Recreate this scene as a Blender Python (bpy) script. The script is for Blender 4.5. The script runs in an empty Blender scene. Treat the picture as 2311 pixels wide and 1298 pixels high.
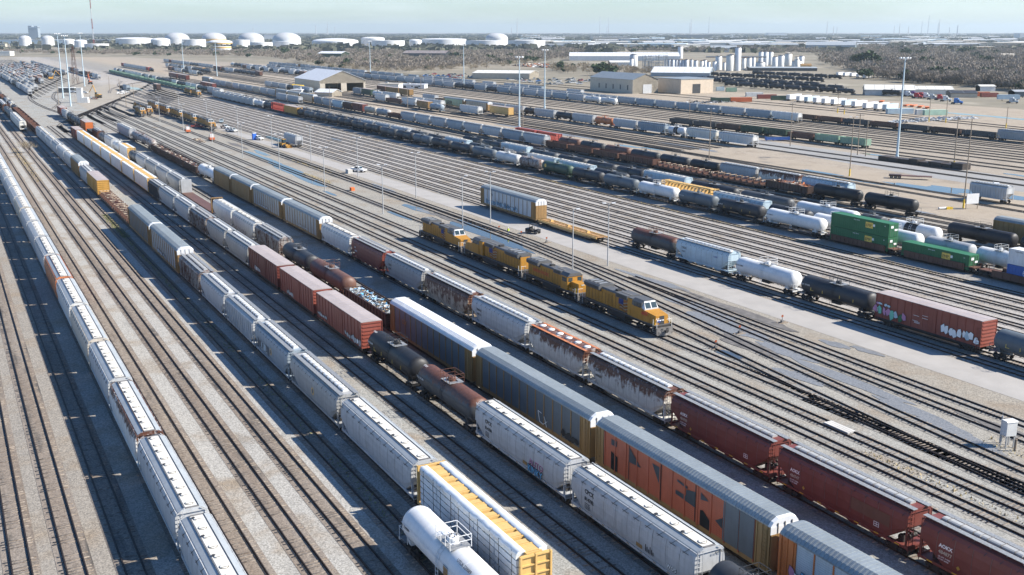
import bpy, math, random
import numpy as np
from mathutils import Vector, Matrix
R = math.radians
random.seed(7)
SC = bpy.context.scene
COL = SC.collection

# ---------------------------------------------------------------- survey of the place
# Camera is 44.6 m up; the yard's tracks run along U (away, to the left), V is measured across them.
F_, CX, CY, CAMH = 2400.0, 1155.5, 649.0, 44.6
TH = math.atan(579.0 / F_)
YAW = math.atan(1315.5 / math.hypot(F_, 579.0))
DU = (-math.sin(YAW), math.cos(YAW))
DV = (math.cos(YAW), math.sin(YAW))
TRACK_ROT = math.pi / 2 + YAW          # local +x away along the track, local +y to the track's left
ZR = 0.2                               # top of rail

def W(u, v, z=0.0):
    return Vector((u * DU[0] + v * DV[0], u * DU[1] + v * DV[1], z))

def ground(px, py, z=0.0):
    """world point of a surveyed mark (photo survey co-ordinates) at height z"""
    x = (px - CX) / F_; y = -(py - CY) / F_
    dy = math.cos(TH) + y * math.sin(TH); dz = -math.sin(TH) + y * math.cos(TH)
    t = (z - CAMH) / dz
    return Vector((x * t, dy * t, z))

def uv_of(p):
    return p.x * DU[0] + p.y * DU[1], p.x * DV[0] + p.y * DV[1]

def guv(px, py, z=0.0):
    return uv_of(ground(px, py, z))

def u_at(px, v, z):
    """distance along the line (v, z) of a surveyed bearing"""
    k = (px - CX) / F_
    # X = u*dux+v*dvx ; depth = Y cos + (H-z) sin
    a = DU[0] - k * math.cos(TH) * DU[1]
    b = k * (math.cos(TH) * v * DV[1] + (CAMH - z) * math.sin(TH)) - v * DV[0]
    return b / a

# ---------------------------------------------------------------- materials
def new_mat(name):
    m = bpy.data.materials.new(name); m.use_nodes = True
    nt = m.node_tree; nt.nodes.clear()
    out = nt.nodes.new('ShaderNodeOutputMaterial')
    b = nt.nodes.new('ShaderNodeBsdfPrincipled')
    nt.links.new(b.outputs[0], out.inputs[0])
    return m, nt, b

def mixn(nt, fac, a, b):
    n = nt.nodes.new('ShaderNodeMix'); n.data_type = 'RGBA'
    for sock, val in ((n.inputs[0], fac), (n.inputs[6], a), (n.inputs[7], b)):
        if isinstance(val, (int, float)): sock.default_value = val
        elif isinstance(val, tuple): sock.default_value = (*val[:3], 1)
        else: nt.links.new(val, sock)
    return n.outputs[2]

def noise(nt, vec, scale, detail=4, rough=.55, dist=0.0):
    n = nt.nodes.new('ShaderNodeTexNoise')
    n.inputs['Scale'].default_value = scale; n.inputs['Detail'].default_value = detail
    n.inputs['Roughness'].default_value = rough; n.inputs['Distortion'].default_value = dist
    nt.links.new(vec, n.inputs['Vector'])
    return n.outputs['Fac']

def ramp(nt, fac, lo, hi):
    n = nt.nodes.new('ShaderNodeMapRange'); n.clamp = True
    n.inputs[1].default_value = lo; n.inputs[2].default_value = hi
    nt.links.new(fac, n.inputs[0])
    return n.outputs[0]

def math_n(nt, op, a, b):
    n = nt.nodes.new('ShaderNodeMath'); n.operation = op
    for s, v in zip(n.inputs, (a, b)):
        if isinstance(v, (int, float)): s.default_value = v
        else: nt.links.new(v, s)
    return n.outputs[0]

def objvec(nt, per_object=True, scale=(1, 1, 1)):
    tc = nt.nodes.new('ShaderNodeTexCoord')
    mp = nt.nodes.new('ShaderNodeMapping'); mp.inputs['Scale'].default_value = scale
    nt.links.new(tc.outputs['Object'], mp.inputs['Vector'])
    if per_object:
        oi = nt.nodes.new('ShaderNodeObjectInfo')
        mul = nt.nodes.new('ShaderNodeMath'); mul.operation = 'MULTIPLY'; mul.inputs[1].default_value = 170.0
        nt.links.new(oi.outputs['Random'], mul.inputs[0])
        cb = nt.nodes.new('ShaderNodeCombineXYZ')
        nt.links.new(mul.outputs[0], cb.inputs[0]); nt.links.new(mul.outputs[0], cb.inputs[1])
        nt.links.new(cb.outputs[0], mp.inputs['Location'])
    return mp.outputs[0]

MATS = {}
def paint(key, rgb, rust=0.0, dirt=.35, rough=.55, metal=0.0, rustcol=(.085, .034, .02), scale=1.0, top=None):
    """weathered paint: patchy fading, grime streaks that run down, rust blooms"""
    if key in MATS: return MATS[key]
    m, nt, b = new_mat(key)
    v = objvec(nt)
    vs = objvec(nt, True, (2.2, 2.2, .22))
    big = ramp(nt, noise(nt, v, .45 * scale, 5), .35, .7)
    fade = tuple(min(1, c * 1.12 + .012) for c in rgb)
    col = mixn(nt, big, rgb, fade)
    st = ramp(nt, noise(nt, vs, 1.5 * scale, 6, .65), .48, .78)
    gr = ramp(nt, noise(nt, v, 1.1 * scale, 8, .7, .3), .52, .66)
    col = mixn(nt, math_n(nt, 'MULTIPLY', gr, dirt * .45), col, tuple(c * .62 for c in rgb))
    dcol = tuple(c * .40 + d * .3 for c, d in zip(rgb, (.12, .1, .08)))
    col = mixn(nt, math_n(nt, 'MULTIPLY', st, dirt), col, dcol)
    if rust > 0:
        rn = noise(nt, v, .8 * scale, 9, .68, .6)
        rs = noise(nt, vs, .9 * scale, 7, .6)
        s = math_n(nt, 'ADD', math_n(nt, 'MULTIPLY', rn, .6), math_n(nt, 'MULTIPLY', rs, .4))
        lo = .72 - .36 * rust
        if top:                                           # rust sits where water stands: heavier towards the roof, running down
            tc = nt.nodes.new('ShaderNodeTexCoord'); sp = nt.nodes.new('ShaderNodeSeparateXYZ'); nt.links.new(tc.outputs['Object'], sp.inputs[0])
            s = math_n(nt, 'ADD', s, math_n(nt, 'MULTIPLY', math_n(nt, 'SUBTRACT', ramp(nt, sp.outputs[2], top[0], top[1]), .6), top[2]))
        rm = ramp(nt, s, lo, lo + .10)
        rc = mixn(nt, ramp(nt, noise(nt, v, 3.0, 6), .35, .7), rustcol, tuple(c * 1.8 for c in rustcol))
        col = mixn(nt, rm, col, rc)
    nt.links.new(col, b.inputs['Base Color'])
    b.inputs['Roughness'].default_value = rough; b.inputs['Metallic'].default_value = metal
    MATS[key] = m
    return m

def flat(key, rgb, rough=.6, metal=0.0, var=.25, scale=2.0):
    if key in MATS: return MATS[key]
    m, nt, b = new_mat(key)
    f = ramp(nt, noise(nt, objvec(nt), scale, 5), .3, .7)
    nt.links.new(mixn(nt, f, tuple(c * (1 - var) for c in rgb), tuple(min(1, c * (1 + var)) for c in rgb)), b.inputs['Base Color'])
    b.inputs['Roughness'].default_value = rough; b.inputs['Metallic'].default_value = metal
    MATS[key] = m
    return m

#            colour word     (linear rgb, rust, dirt)
PAL = {
 'light grey': ((.40, .41, .42), .08, .5), 'white': ((.60, .60, .58), .12, .4), 'clean white': ((.66, .66, .65), .0, .22),
 'cream white': ((.64, .62, .56), .12, .35), 'pale grey': ((.46, .47, .475), .06, .5),
 'grey': ((.34, .35, .355), .10, .4), 'weathered grey': ((.33, .33, .32), .2, .6), 'dirty white': ((.57, .56, .53), .3, .5),
 'rust streaked white': ((.6, .58, .53), .66, .5), 'rust blotched white': ((.66, .65, .62), .56, .35), 'rusty beige': ((.5, .4, .29), .85, .5), 'rusty orange': ((.5, .17, .06), .55, .35),
 'beige': ((.46, .41, .33), .12, .45), 'black': ((.011, .011, .012), .05, .3), 'charcoal': ((.026, .028, .032), .1, .35),
 'dark grey': ((.06, .065, .07), .15, .4), 'slate grey': ((.10, .12, .135), .08, .35), 'blue grey': ((.26, .31, .35), .08, .4), 'pale blue': ((.43, .53, .58), .02, .25),
 'rust stained charcoal': ((.05, .055, .06), .62, .5), 'rusty grey': ((.3, .28, .26), .7, .5), 'red brown': ((.23, .055, .035), .12, .3), 'maroon': ((.15, .035, .026), .05, .25),
 'faded red': ((.42, .105, .05), .1, .4), 'bright red': ((.33, .06, .045), .1, .3), 'brown': ((.12, .055, .035), .5, .5), 'dark brown': ((.06, .035, .028), .5, .5),
 'yellow': ((.50, .27, .05), .2, .5), 'ochre': ((.28, .165, .058), .3, .6), 'tan yellow': ((.60, .38, .13), .12, .3), 'orange': ((.5, .12, .035), .1, .3), 'bright orange': ((.55, .15, .03), .05, .2),
 'loco yellow': ((.40, .185, .012), .25, .85), 'loco grey': ((.085, .085, .085), .0, .4), 'green': ((.018, .13, .05), .0, .2), 'dark green': ((.03, .065, .042), .15, .5), 'pale green': ((.24, .36, .26), .35, .5),
 'silver': ((.5, .52, .53), .05, .5), 'blue': ((.03, .11, .36), .0, .2), 'patchwork beige': ((.52, .47, .40), .22, .4),
}
def pal(c):
    rgb, rust, dirt = PAL[c]
    return paint('paint_' + c.replace(' ', '_'), rgb, rust, dirt, top=TOPRUST.get(c))
TOPRUST = {'rust stained charcoal': (2.7, 3.7, .42), 'rust streaked white': (1.6, 4.0, .30), 'rust blotched white': (2.4, 4.0, .34), 'dirty white': (4.0, 1.4, .3), 'rusty beige': (1.4, 4.2, .16)}

def slotmat(slot, base=None):
    """material of a mesh slot: 'paint' takes the thing's own colour, the rest are fixed"""
    if slot == 'paint': return pal(base)
    if slot.startswith('c:'): return pal(slot[2:])
    S = {
     'dark': lambda: flat('grimy_black_steel', (.028, .025, .023), .7),
     'steel': lambda: flat('worn_steel', (.16, .15, .14), .55),
     'wheel': lambda: flat('wheel_steel', (.05, .04, .034), .5, .3),
     'grate': lambda: flat('galvanised_grating', (.33, .33, .32), .5, .4, .3, 6),
     'cream': lambda: paint('cream_roof_strip', (.62, .59, .52), .08, .3),
     'roofgrey': lambda: paint('grey_roof_sheet', (.30, .325, .34), .0, .4),
     'roofgalv': lambda: paint('galvanised_roof', (.25, .28, .295), .05, .4, .5, .25),
     'roofwhite': lambda: paint('white_roof', (.62, .63, .64), .0, .25),
     'boxroof': lambda: paint('pinkish_grey_roof', (.36, .31, .295), .12, .3),
     'hatch': lambda: paint('white_hatch_cover', (.60, .61, .6), .08, .35) if base not in ('maroon', 'red brown', 'rusty grey') else paint('grey_hatch_cover', (.36, .36, .35), .05, .3),
     'ring': lambda: flat('dark_hatch_ring', (.04, .04, .042), .6),
     'glass': lambda: glassy(),
     'wood': lambda: flat('deck_wood', (.40, .22, .09), .8, 0, .35, 3),
     'lamp': lambda: flat('lamp_lens', (.75, .75, .7), .2),
     'yellow': lambda: flat('safety_yellow', (.72, .48, .03), .5),
     'whitep': lambda: flat('white_letter_paint', (.82, .82, .80), .6, 0, .06),
     'blackp': lambda: flat('black_letter_paint', (.02, .02, .022), .6),
     'redp': lambda: flat('red_letter_paint', (.55, .04, .03), .6),
     'bluep': lambda: flat('blue_letter_paint', (.05, .09, .36), .6),
     'goldp': lambda: flat('gold_letter_paint', (.72, .50, .10), .6),
     'concrete': lambda: flat('pale_concrete', (.52, .50, .46), .85, 0, .12, .6),
    }
    return S[slot]()

def glassy():
    if 'dark_window_glass' in MATS: return MATS['dark_window_glass']
    m, nt, b = new_mat('dark_window_glass')
    b.inputs['Base Color'].default_value = (.03, .05, .06, 1); b.inputs['Roughness'].default_value = .08
    MATS['dark_window_glass'] = m
    return m

# ---------------------------------------------------------------- mesh building
class MB:
    def __init__(s): s.v = []; s.f = []; s.s = []; s.sm = []
    def add(s, vs, fs, slot, smooth=False):
        o = len(s.v); s.v += [tuple(p) for p in vs]
        for f in fs:
            s.f.append(tuple(i + o for i in f)); s.s.append(slot); s.sm.append(smooth)
        return s
    def box(s, x0, x1, y0, y1, z0, z1, slot='paint'):
        return s.add([(x0, y0, z0), (x1, y0, z0), (x1, y1, z0), (x0, y1, z0), (x0, y0, z1), (x1, y0, z1), (x1, y1, z1), (x0, y1, z1)],
              [(3, 2, 1, 0), (4, 5, 6, 7), (0, 1, 5, 4), (1, 2, 6, 5), (2, 3, 7, 6), (3, 0, 4, 7)], slot)
    def prism(s, prof, x0, x1, slot='paint', smooth=False, caps=True):
        """closed (y,z) outline swept along x"""
        n = len(prof)
        vs = [(x0, y, z) for y, z in prof] + [(x1, y, z) for y, z in prof]
        fs = [(i, (i + 1) % n, n + (i + 1) % n, n + i) for i in range(n)]
        s.add(vs, fs, slot, smooth)
        if caps: s.add(vs, [tuple(range(n - 1, -1, -1)), tuple(range(n, 2 * n))], slot)
        return s
    def loft(s, secs, slot='paint', smooth=False, caps=True):
        n = len(secs[0]); vs = [p for q in secs for p in q]
        fs = [(k * n + i, k * n + (i + 1) % n, (k + 1) * n + (i + 1) % n, (k + 1) * n + i) for k in range(len(secs) - 1) for i in range(n)]
        s.add(vs, fs, slot, smooth)
        if caps: s.add(vs, [tuple(range(n - 1, -1, -1)), tuple(range((len(secs) - 1) * n, len(secs) * n))], slot)
        return s
    def rod(s, p, q, r=.03, n=5, slot='paint', r2=None, smooth=True):
        p = Vector(p); q = Vector(q); d = (q - p); L = d.length
        if L < 1e-6: return s
        d /= L; a = d.orthogonal().normalized(); b = d.cross(a); r2 = r if r2 is None else r2
        c0 = [p + (a * math.cos(t) + b * math.sin(t)) * r for t in [2 * math.pi * i / n for i in range(n)]]
        c1 = [q + (a * math.cos(t) + b * math.sin(t)) * r2 for t in [2 * math.pi * i / n for i in range(n)]]
        s.add(c0 + c1, [(i, (i + 1) % n, n + (i + 1) % n, n + i) for i in range(n)], slot, smooth and n > 5)
        s.add(c0 + c1, [tuple(range(n - 1, -1, -1)), tuple(range(n, 2 * n))], slot)
        return s
    def poly(s, rods, r, slot='paint', n=4):
        for a, b in zip(rods[:-1], rods[1:]): s.rod(a, b, r, n, slot)
        return s
    def lathe(s, prof, axis='z', n=16, slot='paint', at=(0, 0, 0), smooth=True):
        """prof: (radius, position along axis)"""
        vs = []
        for r, h in prof:
            for i in range(n):
                t = 2 * math.pi * i / n
                a, b = r * math.cos(t), r * math.sin(t)
                p = (a, b, h) if axis == 'z' else (h, a, b) if axis == 'x' else (a, h, b)
                vs.append((p[0] + at[0], p[1] + at[1], p[2] + at[2]))
        fs = [(k * n + i, k * n + (i + 1) % n, (k + 1) * n + (i + 1) % n, (k + 1) * n + i) for k in range(len(prof) - 1) for i in range(n)]
        s.add(vs, fs, slot, smooth)
        s.add(vs, [tuple(range(n - 1, -1, -1)), tuple(range((len(prof) - 1) * n, len(prof) * n))], slot)
        return s
    def merge(s, o, off=(0, 0, 0)):
        b = len(s.v); s.v += [(p[0] + off[0], p[1] + off[1], p[2] + off[2]) for p in o.v]
        s.f += [tuple(i + b for i in f) for f in o.f]; s.s += o.s; s.sm += o.sm
        return s
    def mesh(s, name, base=None):
        me = bpy.data.meshes.new(name)
        me.from_pydata(s.v, [], s.f)
        slots = sorted(set(s.s), key=lambda k: k if isinstance(k, str) else '~' + k.name)
        for k in slots: me.materials.append(k if isinstance(k, bpy.types.Material) else slotmat(k, base))
        ix = {k: i for i, k in enumerate(slots)}
        me.polygons.foreach_set('material_index', [ix[k] for k in s.s])
        me.polygons.foreach_set('use_smooth', s.sm)
        me.update()
        return me

def link(name, data, parent=None, loc=None, rotz=None):
    o = bpy.data.objects.new(name, data); COL.objects.link(o)
    if parent is not None: o.parent = parent
    if loc is not None: o.location = loc
    if rotz is not None: o.rotation_euler = (0, 0, rotz)
    return o

def tag(o, label=None, cat=None, group=None, kind=None):
    if label: o['label'] = label
    if cat: o['category'] = cat
    if group: o['group'] = group
    if kind: o['kind'] = kind
    return o

def thing(name, loc, rotz, label, cat, group=None, parts=None, base=None, scale=None):
    """parts: list of (part name, MB or mesh, [(sub name, MB or mesh), ...])"""
    o = link(name, None, None, loc, rotz); tag(o, label, cat, group)
    if scale: o.scale = scale
    put_parts(o, parts or [], base)
    return o

MESHES = {}
def put_parts(o, parts, base=None, key=None):
    for i, p in enumerate(parts):
        c = link(p[0], p[1] if isinstance(p[1], bpy.types.Mesh) else p[1].mesh(p[0], base), o)
        for j, q in enumerate(p[2] if len(p) > 2 else []):
            link(q[0], q[1] if isinstance(q[1], bpy.types.Mesh) else q[1].mesh(q[0], base), c)

def solid(name, mb, loc, rotz, label, cat, group=None, base=None, kind=None, scale=None):
    o = link(name, mb if isinstance(mb, bpy.types.Mesh) else mb.mesh(name, base), None, loc, rotz)
    tag(o, label, cat, group, kind)
    if scale: o.scale = scale
    return o

def big_mesh(name, co, quads, mats, mi=None):
    """numpy mesh of quads"""
    me = bpy.data.meshes.new(name)
    n = len(quads); k = quads.shape[1]
    me.vertices.add(len(co)); me.vertices.foreach_set('co', np.asarray(co, np.float32).ravel())
    me.loops.add(n * k); me.loops.foreach_set('vertex_index', np.asarray(quads, np.int32).ravel())
    me.polygons.add(n); me.polygons.foreach_set('loop_start', np.arange(0, n * k, k, dtype=np.int32))
    for m in mats: me.materials.append(m)
    if mi is not None: me.polygons.foreach_set('material_index', np.asarray(mi, np.int32))
    me.update(calc_edges=True); me.validate()
    return me

def text_mesh(s, size, slot, offset=0.0, extrude=.006, align='LEFT', spacing=1.0):
    cu = bpy.data.curves.new('lettering', 'FONT'); cu.body = s; cu.size = size; cu.offset = offset; cu.extrude = extrude
    cu.align_x = align; cu.space_character = spacing; cu.resolution_u = 2
    ob = bpy.data.objects.new('lettering', cu); COL.objects.link(ob)
    dg = bpy.context.evaluated_depsgraph_get()
    me = bpy.data.meshes.new_from_object(ob.evaluated_get(dg))
    COL.objects.unlink(ob); bpy.data.objects.remove(ob)
    me.materials.clear(); me.materials.append(slotmat(slot))
    return me

def letter(parent, s, x, y, z, size, slot, name='lettering', tilt=0.0, offset=0.0, end=False):
    """writing on the left side (+y) of a vehicle reading towards -x; end=True: on the near end (-x)"""
    o = link(name, text_mesh(s, size, slot, offset), parent)
    if end: o.rotation_euler = (R(90), 0, R(-90)); o.location = (x, y, z)
    else: o.rotation_euler = (R(90 - tilt), 0, R(180)); o.location = (x, y, z)
    return o
# ---------------------------------------------------------------- rolling stock (local z = 0 at rail top, +y = side seen from the left)
def wheelset(x):
    m = MB()
    m.lathe([(.09, -.8), (.09, .8)], 'y', 6, 'wheel', (x, 0, .46))
    for y in (-.75, .75):
        m.lathe([(.46, y - .06), (.46, y + .06)], 'y', 12, 'wheel', (x, 0, .46), False)
        s = 1 if y > 0 else -1
        m.lathe([(.40, y + s * .062), (.14, y + s * .10)], 'y', 8, 'dark', (x, 0, .46), False)
    return m

def bogie(x, axles=(-.89, .89)):
    m = MB()
    for y in (-1.03, 1.03):
        x0, x1 = x + axles[0], x + axles[-1]
        m.prism([(y - .08, .42), (y + .08, .42), (y + .08, .62), (y - .08, .62)], x0 - .28, x1 + .28, 'dark')
        m.box(x - .32, x + .32, y - .13, y + .13, .24, .8, 'dark')
        for a in axles: m.box(x + a - .17, x + a + .17, y - .11, y + .11, .3, .66, 'dark')
    m.box(x - .2, x + .2, -1.0, 1.0, .52, .82, 'dark')
    return ('bogie', m, [('wheelset', wheelset(x + a)) for a in axles])

def coupler(x, s):
    m = MB().box(min(x, x + s * .75), max(x, x + s * .75), -.13, .13, .68, .92, 'dark')
    m.box(min(x + s * .55, x + s * .85), max(x + s * .55, x + s * .85), -.2, .2, .62, .98, 'dark')
    return ('coupler', m)

def ladder_mb(x, y, z0, z1, w=.42, along='x', slot='paint', r=.022):
    m = MB(); n = max(3, int((z1 - z0) / .36))
    a = (lambda t: (x + t, y)) if along == 'x' else (lambda t: (x, y + t))
    for t in (-w / 2, w / 2): p = a(t); m.rod((p[0], p[1], z0), (p[0], p[1], z1), r, 4, slot)
    for i in range(n):
        z = z0 + (i + .5) * (z1 - z0) / n; p, q = a(-w / 2), a(w / 2)
        m.rod((p[0], p[1], z), (q[0], q[1], z), r, 4, slot)
    return m

def hopper(L, kind, hatches=10):
    """covered hopper; kind: pellet (cream strip, round hatches), grain (long trough hatch), rib (outside posts), round (six round lids)"""
    H = 4.62; e = L / 2 - .75; full = L / 2 - (2.6 if kind != 'grain' else 3.3)
    zl = 2.55 if kind != 'grain' else 2.9
    if kind == 'rib': prof = [(1.36, 1.0), (1.40, 2.2), (1.42, 3.9), (1.36, 4.15), (.62, 4.55)]
    else: prof = [(1.30, 1.0), (1.50, 1.7), (1.56, 2.6), (1.53, 3.4), (1.42, 3.95), (1.20, 4.32), (.64, 4.56)]
    def sec(x, z0):
        ps = [(y, max(z, z0)) for y, z in prof]
        ring = [(x, y, z) for y, z in ps] + [(x, -y, z) for y, z in reversed(ps)]
        return ring
    body = MB()
    body.loft([sec(-e, zl), sec(-full, 1.0), sec(full, 1.0), sec(e, zl)], 'paint', False)
    for s in (-1, 1):                                     # side sill and end bulkhead posts
        body.box(-L / 2 + .55, L / 2 - .55, s * 1.34 - .07, s * 1.34 + .07, .92, 1.16)
        for x in (-e + .08, e - .08): body.box(x - .07, x + .07, s * 1.36 - .07, s * 1.36 + .07, 1.1, 3.1)
    if kind == 'rib':
        n = int((2 * e) / 1.05)
        for i in range(n + 1):
            x = -e + .1 + i * (2 * e - .2) / n
            zb = 1.1 if abs(x) < full else 1.1 + (abs(x) - full) / (e - full) * (zl - 1.1)
            for s in (-1, 1): body.box(x - .05, x + .05, s * 1.47 - .09, s * 1.47 + .09, zb, 3.98)
    else:                                                 # eave rail along each side
        for s in (-1, 1): body.rod((-e, s * 1.30, 4.28), (e, s * 1.30, 4.28), .045, 4)
        for i in range(1, 10):
            x = -e + i * 2 * e / 10
            for s in (-1, 1): body.add([(x + d, s * (y + .012), z) for d in (-.02, .02) for y, z in ((1.50, 1.7), (1.56, 2.6), (1.53, 3.4), (1.42, 3.95))], [(0, 4, 5, 1), (1, 5, 6, 2), (2, 6, 7, 3), (1, 5, 4, 0), (2, 6, 5, 1), (3, 7, 6, 2)], 'steel')
    parts = [('body', body)]
    subs = []
    n = 4 if L > 17 else 3
    if kind == 'pellet':
        roof = MB()
        for s in (-1, 1): roof.prism([(s * .64, 4.565), (s * 1.18, 4.335), (s * 1.18, 4.36), (s * .64, 4.59)][::s], -e + .02, e - .02, 'roofgrey')
        roof.box(-e + .3, e - .3, -.60, .50, 4.555, 4.60, 'cream'); roof.box(-e + .05, -e + .3, -.6, .5, 4.55, 4.61, 'steel'); roof.box(e - .3, e - .05, -.6, .5, 4.55, 4.61, 'steel')
        for i in range(hatches):
            x = -e + 1.0 + i * (2 * e - 2.0) / (hatches - 1)
            h = MB(); h.lathe([(.34, 4.6), (.34, 4.66), (.27, 4.67)], 'z', 14, 'cream', (x, .03, 0))
            h.lathe([(.375, 4.595), (.375, 4.63)], 'z', 14, 'ring', (x, .03, 0)) if i % 2 == 0 else h.box(x + .12, x + .4, .22, .46, 4.6, 4.69, 'ring')
            h.rod((x - .2, -.3, 4.68), (x - .2, .3, 4.68), .022, 4, 'ring')
            subs.append(('hatch', h))
        rb = MB()
        for s in (-1, 1):                                 # running board carried on brackets outside the eave
            rb.box(-e + .2, e - .2, s * .62 - .02, s * .62 + .02, 4.6, 4.66, 'ring')
            k = 11
            for i in range(k):
                x = -e + .8 + i * (2 * e - 1.6) / (k - 1)
                rb.rod((x, s * 1.30, 4.40), (x + .75, s * 1.52, 3.72), .018, 4, 'blackp')
                rb.rod((x, s * 1.49, 3.86), (x + .9, s * 1.49, 3.86), .018, 4, 'blackp')
        parts += [('roof', roof, subs), ('roof_bracket', rb)]
    elif kind in ('grain', 'rib'):
        roof = MB()
        for s in (-1, 1):
            roof.box(-e - .25, e + .25, s * .86 - .27, s * .86 + .27, 4.60, 4.64, 'grate')
            for i in range(12):
                x = -e + .4 + i * (2 * e - .8) / 11
                roof.box(x - .03, x + .03, s * .84 - .3, s * .84 + .3, 4.5, 4.6, 'steel')
                if kind == 'grain': roof.rod((x, s * 1.12, 4.36), (x + .25, s * 1.5, 3.85), .03, 4, 'ring')
        hatch = MB()
        seg = 4
        for i in range(seg):
            a = -e + .9 + i * (2 * e - 1.8) / seg; b = a + (2 * e - 1.8) / seg - .12
            hatch.prism([(-.34, 4.56), (.34, 4.56), (.34, 4.72), (.2, 4.79), (-.2, 4.79), (-.34, 4.72)], a, b, 'hatch')
            for j in range(3):
                x = a + (j + .5) * (b - a) / 3
                hatch.box(x - .025, x + .025, -.42, .42, 4.56, 4.82, 'steel')
        parts += [('running_board', roof), ('hatch_cover', hatch)]
    elif kind == 'round':
        for i in range(6):
            x = -e + 1.4 + i * (2 * e - 2.8) / 5
            h = MB().lathe([(.5, 4.55), (.5, 4.66), (.3, 4.7)], 'z', 16, 'hatch', (x, 0, 0))
            subs.append(('hatch', h))
        roof = MB()
        for s in (-1, 1): roof.box(-e - .2, e + .2, s * .95 - .2, s * .95 + .2, 4.5, 4.54, 'c:rusty orange')
        parts += [('running_board', roof, subs)]
    for x0 in range(n):
        c = (x0 - (n - 1) / 2) * (2 * full) / n
        o = MB(); w = full / n * .92
        o.loft([[(c - w, -1.2, 1.0), (c + w, -1.2, 1.0), (c + w, 1.2, 1.0), (c - w, 1.2, 1.0)],
                [(c - .35, -.75, .34), (c + .35, -.75, .34), (c + .35, .75, .34), (c - .35, .75, .34)]], 'paint')
        parts.append(('outlet', o))
    for s in (-1, 1):
        x = s * (L / 2 - .55)
        pf = MB(); pf.box(min(x, x - s * 1.9), max(x, x - s * 1.9), -1.32, 1.32, .95, 1.08)
        pf.box(min(x, x - s * .12), max(x, x - s * .12), -1.38, 1.38, .82, 1.22)
        pf.lathe([(.22, -.45), (.22, .45)], 'y', 8, 'dark', (x - s * 1.2, -.4, 1.45)); pf.box(x - s * 1.25 - .2, x - s * 1.25 + .2, .3, .8, 1.1, 1.75, 'dark')
        pf.rod((x - s * .2, -.95, 1.1), (x - s * .2, -.95, 2.9), .03, 4)
        lad = ladder_mb(x - s * .06, 1.05, .6, 4.5, .5, 'y', 'paint', .032); parts.append(('ladder', ladder_mb(x - s * .3, -1.40, .5, 2.7, .42, 'x')))
        lad.rod((x - s * .06, -1.25, 1.2), (x - s * .06, -1.25, 4.3), .04, 4); lad.rod((x - s * .06, -1.25, 4.3), (x - s * .06, 1.25, 4.3), .035, 4)
        lad.rod((x - s * .06, -1.25, 4.3), (x - s * .06, -.8, 4.62), .035, 4); lad.rod((x - s * .06, 1.25, 4.3), (x - s * .06, .8, 4.62), .035, 4)
        parts += [('end_platform', pf), ('ladder', lad), coupler(x, s), bogie(s * (L / 2 - 2.3))]
    return parts

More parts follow.
